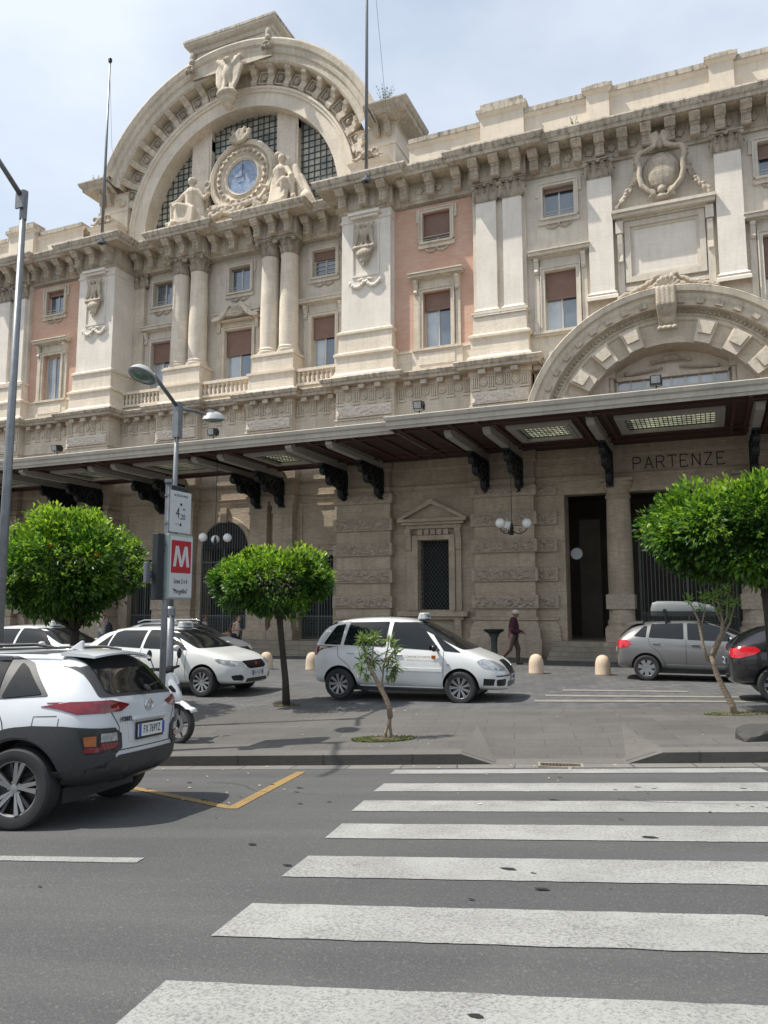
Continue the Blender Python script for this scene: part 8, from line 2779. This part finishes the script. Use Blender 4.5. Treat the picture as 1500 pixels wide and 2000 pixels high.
# ------------------------------------------------------------------ people
def person(name, x, y, h, label, J, skin, parts, rotz, sc=1.0):
    """J: joints in metres for a 1.75 m figure facing +x, y to its left. parts: [(name, material, kind)]"""
    z = G(x, y)
    r_ = root(name, (x, y, z), label, 'person', rotz=rotz)
    WO[r_.name] = (0, 0, 0)
    r_.scale = (sc, sc, sc)
    V = {k: Vector(v) for k, v in J.items()}
    hd = V['head']
    f = V.get('face', Vector((1, 0, 0))).normalized()
    sd = Vector((0, 0, 1)).cross(f).normalized()
    e = [ellip(tuple(hd + Vector((0, 0, .02))), (.095, .078, .115)), caps(hd - f * .01 - Vector((0, 0, .10)), V['neck'], .052, .058), ellip(tuple(hd + f * .02 - Vector((0, 0, .05))), (.068, .058, .075)),
         caps(hd + f * .09 - Vector((0, 0, .0)), hd + f * .112 - Vector((0, 0, .035)), .011, .016), caps(hd + f * .088 - Vector((0, 0, .068)) + sd * .02, hd + f * .088 - Vector((0, 0, .068)) - sd * .02, .009, .009)]
    for s in (-1, 1):
        e += [ellip(tuple(hd + sd * s * .08 - Vector((0, 0, .01))), (.02, .012, .032)), ellip(tuple(hd + f * .083 + sd * s * .032 + Vector((0, 0, .012))), (.012, .014, .010))]
    e += [caps(V['neck'] - Vector((0, 0, .03)), V['chest'], .09, .135), caps(V['chest'], V['hip'], .13, .13), ellip(tuple(V['chest']), (.11, .16, .16)), ellip(tuple(V['hip']), (.12, .155, .12))]
    for s in ('L', 'R'):
        e += [caps(V['sh' + s], V['el' + s], .052, .040), caps(V['el' + s], V['wr' + s], .039, .027)]
        hv = V.get('hd' + s, (V['wr' + s] - V['el' + s])).normalized()
        pl = V['wr' + s] + hv * .05
        sdw = hv.cross(Vector((0, 0, 1)))
        if sdw.length < .1: sdw = Vector((1, 0, 0))
        sdw.normalize(); nn_ = hv.cross(sdw).normalized()
        e += [caps(V['wr' + s], pl, .024, .034)]
        for k, (o_, L) in enumerate(((-.028, .058), (-.010, .068), (.010, .064), (.027, .050))):
            b = pl + hv * .025 + sdw * o_
            m_ = b + hv * L * .55 + nn_ * .008; t_ = m_ + hv * L * .35 + nn_ * .03
            e += [caps(b, m_, .0105, .010), caps(m_, t_, .010, .008)]
        tb = V['wr' + s] + hv * .03 - sdw * .03
        e += [caps(tb, tb + hv * .03 - sdw * .03 + nn_ * .01, .013, .010)]
        e += [caps(V['hip' + s], V['kn' + s], .082, .056), caps(V['kn' + s], V['an' + s], .055, .034)]
        e += [caps(V['an' + s] - Vector((0, 0, .02)), V['to' + s], .034, .028)]
    body = blob('body', e, .0095, skin, r_, loc=(0, 0, 0), smooth_it=2)
    for nm, mat, kind in parts:
        g = []
        if kind == 'trousers' or kind == 'shorts' or kind == 'long_skirt':
            g += [ellip(tuple(V['hip']), (.135, .17, .13)), caps(V['hip'], V['hip'] + Vector((0, 0, .08)), .14, .135)]
            for s in ('L', 'R'):
                g += [caps(V['hip' + s], V['kn' + s], .105, .082), caps(V['kn' + s], V['an' + s] + Vector((0, 0, .02)), .080, .066)]
        elif kind in ('shirt', 'jacket', 'vest', 'tshirt'):
            ex = {'jacket': .035, 'shirt': .022, 'vest': .014, 'tshirt': .018}[kind]
            g += [caps(V['neck'] - Vector((0, 0, .05)), V['chest'], .09 + ex, .135 + ex), caps(V['chest'], V['hip'] + Vector((0, 0, .0 if kind != 'jacket' else -.06)), .135 + ex, .135 + ex), ellip(tuple(V['chest']), (.115 + ex, .17 + ex, .17))]
            for s in ('L', 'R'):
                if kind != 'vest': g.append(caps(V['sh' + s], V['sh' + s] + (V['el' + s] - V['sh' + s]) * (1.0 if kind in ('jacket',) else .8), .066 + ex * .6, .055 + ex * .6))
                if kind == 'jacket': g.append(caps(V['el' + s], V['wr' + s], .055 + ex * .4, .042))
                else: g.append(ellip(tuple(V['sh' + s]), (.062, .062, .05)))
        elif kind == 'cap':
            g += [ellip(tuple(hd + Vector((0, 0, .06))), (.108, .095, .085)), caps(hd + f * .08 + Vector((0, 0, .045)), hd + f * .135 + Vector((0, 0, .035)), .02, .012)]
        elif kind == 'hair':
            g += [ellip(tuple(hd - f * .02 + Vector((0, 0, .045))), (.10, .088, .098)), ellip(tuple(hd - f * .05 - Vector((0, 0, .02))), (.06, .075, .09))]
        elif kind == 'shorthair':
            g += [ellip(tuple(hd - f * .022 + Vector((0, 0, .035))), (.092, .083, .098))]
        elif kind == 'beard':
            g += [ellip(tuple(hd + f * .045 - Vector((0, 0, .085))), (.045, .05, .045))]
        elif kind == 'shoes':
            for s in ('L', 'R'):
                a, t_ = V['an' + s], V['to' + s]
                g += [caps(Vector((a.x - .02, a.y, max(.04, a.z - .045))), Vector((t_.x, t_.y, t_.z)), .045, .036)]
        if g: blob(nm, g, .012, mat, r_, loc=(0, 0, 0), smooth_it=2)
    return r_
# man with a pale cap walking right
J = dict(head=(.06, 0, 1.60), neck=(.0, 0, 1.44), chest=(.0, 0, 1.22), hip=(-.02, 0, .94), shL=(.0, .19, 1.38), shR=(.0, -.19, 1.38), elL=(.03, .24, 1.10), elR=(-.04, -.25, 1.10), wrL=(.26, .2, 1.02), wrR=(.20, -.18, 1.02),
         hipL=(-.02, .09, .90), hipR=(-.02, -.09, .90), knL=(.12, .09, .50), knR=(-.12, -.09, .50), anL=(.10, .09, .09), anR=(-.40, -.09, .17), toL=(.25, .1, .04), toR=(-.32, -.1, .05))
person('person', -5.79, 24.2, 1.7, 'man in a pale cap and maroon jacket walking past the rusticated pier', J, M['skin_dark'],
       [('trousers', M['cl_brown'], 'trousers'), ('jacket', M['cl_maroon'], 'jacket'), ('cap', M['cl_cream'], 'cap'), ('shoes', M['shoe'], 'shoes')], R(8), .985)
# man photographing
J = dict(head=(.04, 0, 1.60), neck=(.0, 0, 1.45), chest=(.0, 0, 1.24), hip=(-.02, 0, .95), shL=(.0, .19, 1.40), shR=(.0, -.19, 1.40), elL=(.20, .20, 1.17), elR=(.20, -.20, 1.17), wrL=(.25, .06, 1.44), wrR=(.25, -.06, 1.44), hdL=(0, -.1, 1), hdR=(0, .1, 1),
         hipL=(-.02, .09, .92), hipR=(-.02, -.09, .92), knL=(.02, .1, .50), knR=(-.0, -.1, .50), anL=(-.01, .11, .09), anR=(-.03, -.11, .09), toL=(.14, .14, .04), toR=(.12, -.13, .04))
pm = person('person', -23.65, 25.5, 1.7, 'bald bearded man in a pale open shirt holding something up to his face', J, M['skin'],
       [('trousers', M['cl_blue'], 'trousers'), ('open_shirt', M['cl_beige'], 'shirt'), ('beard', M['hair'], 'beard'), ('shoes', M['shoe'], 'shoes')], R(-35), .99)
bg = root('dark_bag', (-23.05, 25.45, .5), 'dark navy bag hanging at the side of the bald man', 'bag')
blob('sack', [ellip((-23.18, 25.35, .78), (.17, .13, .34)), caps((-23.18, 25.35, 1.0), (-23.3, 25.4, 1.25), .05, .02)], .02, M['cl_navy'], bg)
# backpacker seen from behind
J = dict(head=(.02, 0, 1.60), neck=(.0, 0, 1.44), chest=(.0, 0, 1.22), hip=(-.02, 0, .94), shL=(.0, .19, 1.38), shR=(.0, -.19, 1.38), elL=(.0, .27, 1.10), elR=(.0, -.27, 1.10), wrL=(.12, .26, .90), wrR=(.12, -.26, .90),
         hipL=(-.02, .09, .90), hipR=(-.02, -.09, .90), knL=(.16, .09, .50), knR=(-.06, -.09, .50), anL=(.12, .09, .09), anR=(-.28, -.09, .14), toL=(.26, .1, .04), toR=(-.18, -.1, .05))
pb = person('person', -18.4, 25.3, 1.7, 'person in a grey shirt with a backpack walking towards the iron gates', J, M['skin'],
       [('trousers', M['cl_grey'], 'trousers'), ('shirt', M['cl_grey'], 'tshirt'), ('hair', M['hair_red'], 'shorthair'), ('shoes', M['shoe'], 'shoes')], R(62), .93)
bk = root('backpack', (-18.46, 25.15, .8), 'dark backpack worn by the person in the grey shirt', 'backpack')
blob('sack', [ellip((-18.47, 25.13, .98), (.14, .10, .22)), ellip((-18.49, 25.08, .86), (.12, .08, .10)), caps((-18.40, 25.18, 1.2), (-18.36, 25.28, 1.26), .02, .02), caps((-18.58, 25.22, 1.2), (-18.54, 25.34, 1.26), .02, .02)], .015, M['cl_navy'], bk)
# woman walking right with a tan bag
J = dict(head=(.07, 0, 1.56), neck=(.02, 0, 1.41), chest=(.0, 0, 1.20), hip=(-.03, 0, .92), shL=(.0, .17, 1.35), shR=(.0, -.17, 1.35), elL=(-.02, .21, 1.08), elR=(-.05, -.22, 1.08), wrL=(.20, .14, 1.10), wrR=(.19, -.12, 1.12),
         hipL=(-.02, .09, .88), hipR=(-.02, -.09, .88), knL=(.17, .09, .49), knR=(-.05, -.09, .48), anL=(.20, .09, .09), anR=(-.28, -.09, .14), toL=(.34, .1, .04), toR=(-.18, -.1, .05))
pw = person('person', -16.95, 25.4, 1.7, 'woman in a sleeveless top and black trousers walking right with a shoulder bag', J, M['skin'],
       [('trousers', M['cl_navy'], 'trousers'), ('sleeveless_top', M['cl_cream'], 'vest'), ('hair', M['hair_red'], 'hair'), ('shoes', M['shoe'], 'shoes')], R(5), .94)
bg = root('shoulder_bag', (-17.15, 25.15, .6), 'tan shoulder bag carried by the woman in the sleeveless top', 'bag')
blob('sack', [ellip((-17.17, 25.13, .68), (.17, .07, .15)), caps((-17.17, 25.15, .82), (-17.02, 25.25, 1.22), .012, .012), caps((-17.02, 25.25, 1.22), (-16.98, 25.4, 1.30), .012, .012)], .012, M['cl_tan'], bg)

# tar spots and hairline cracks on the asphalt
rg = random.Random(31)
mb = MB()
for i in range(70):
    p = rg.uniform(-6, 3.5); q = rg.uniform(1.5, 9)
    x, y = XY(p, q); z = road_z(p, q) + .0085
    s = rg.uniform(.010, .04) * (1 if rg.random() < .8 else 1.8); k = rg.randint(5, 8); a0 = rg.uniform(0, 6)
    pts = [(x + s * rg.uniform(.6, 1.1) * math.cos(a0 + 2 * PI * j / k) * 1.4, y + s * rg.uniform(.5, 1) * math.sin(a0 + 2 * PI * j / k) * .7) for j in range(k)]
    mb.add([(a, b, z) for a, b in pts], [tuple(range(k))])
tag(mb.build('tar_spots', M['blacktext']), 'dark tar spots and gum marks on the road and stripes', 'stains', kind='stuff')
mb = MB()
for (p, q, a, n) in ((1.2, 4.3, .2, 26), (.9, 7.6, -.6, 22), (-3.5, 8.6, .1, 30), (-1.0, 2.4, -.3, 22)):
    prev = None
    for i in range(n):
        x, y = XY(p, q); z = road_z(p, q) + .0078
        w = .004 * (1 - i / n) + .0015
        cur_ = ((x, y - w, z), (x, y + w, z))
        if prev: mb.quad(prev[0], cur_[0], cur_[1], prev[1])
        prev = cur_
        a += rg.uniform(-.5, .5) * .6; p += .07 * math.cos(a); q += .05 * math.sin(a)
tag(mb.build('cracks', M['seam']), 'thin cracks running through the asphalt', 'cracks', kind='stuff')
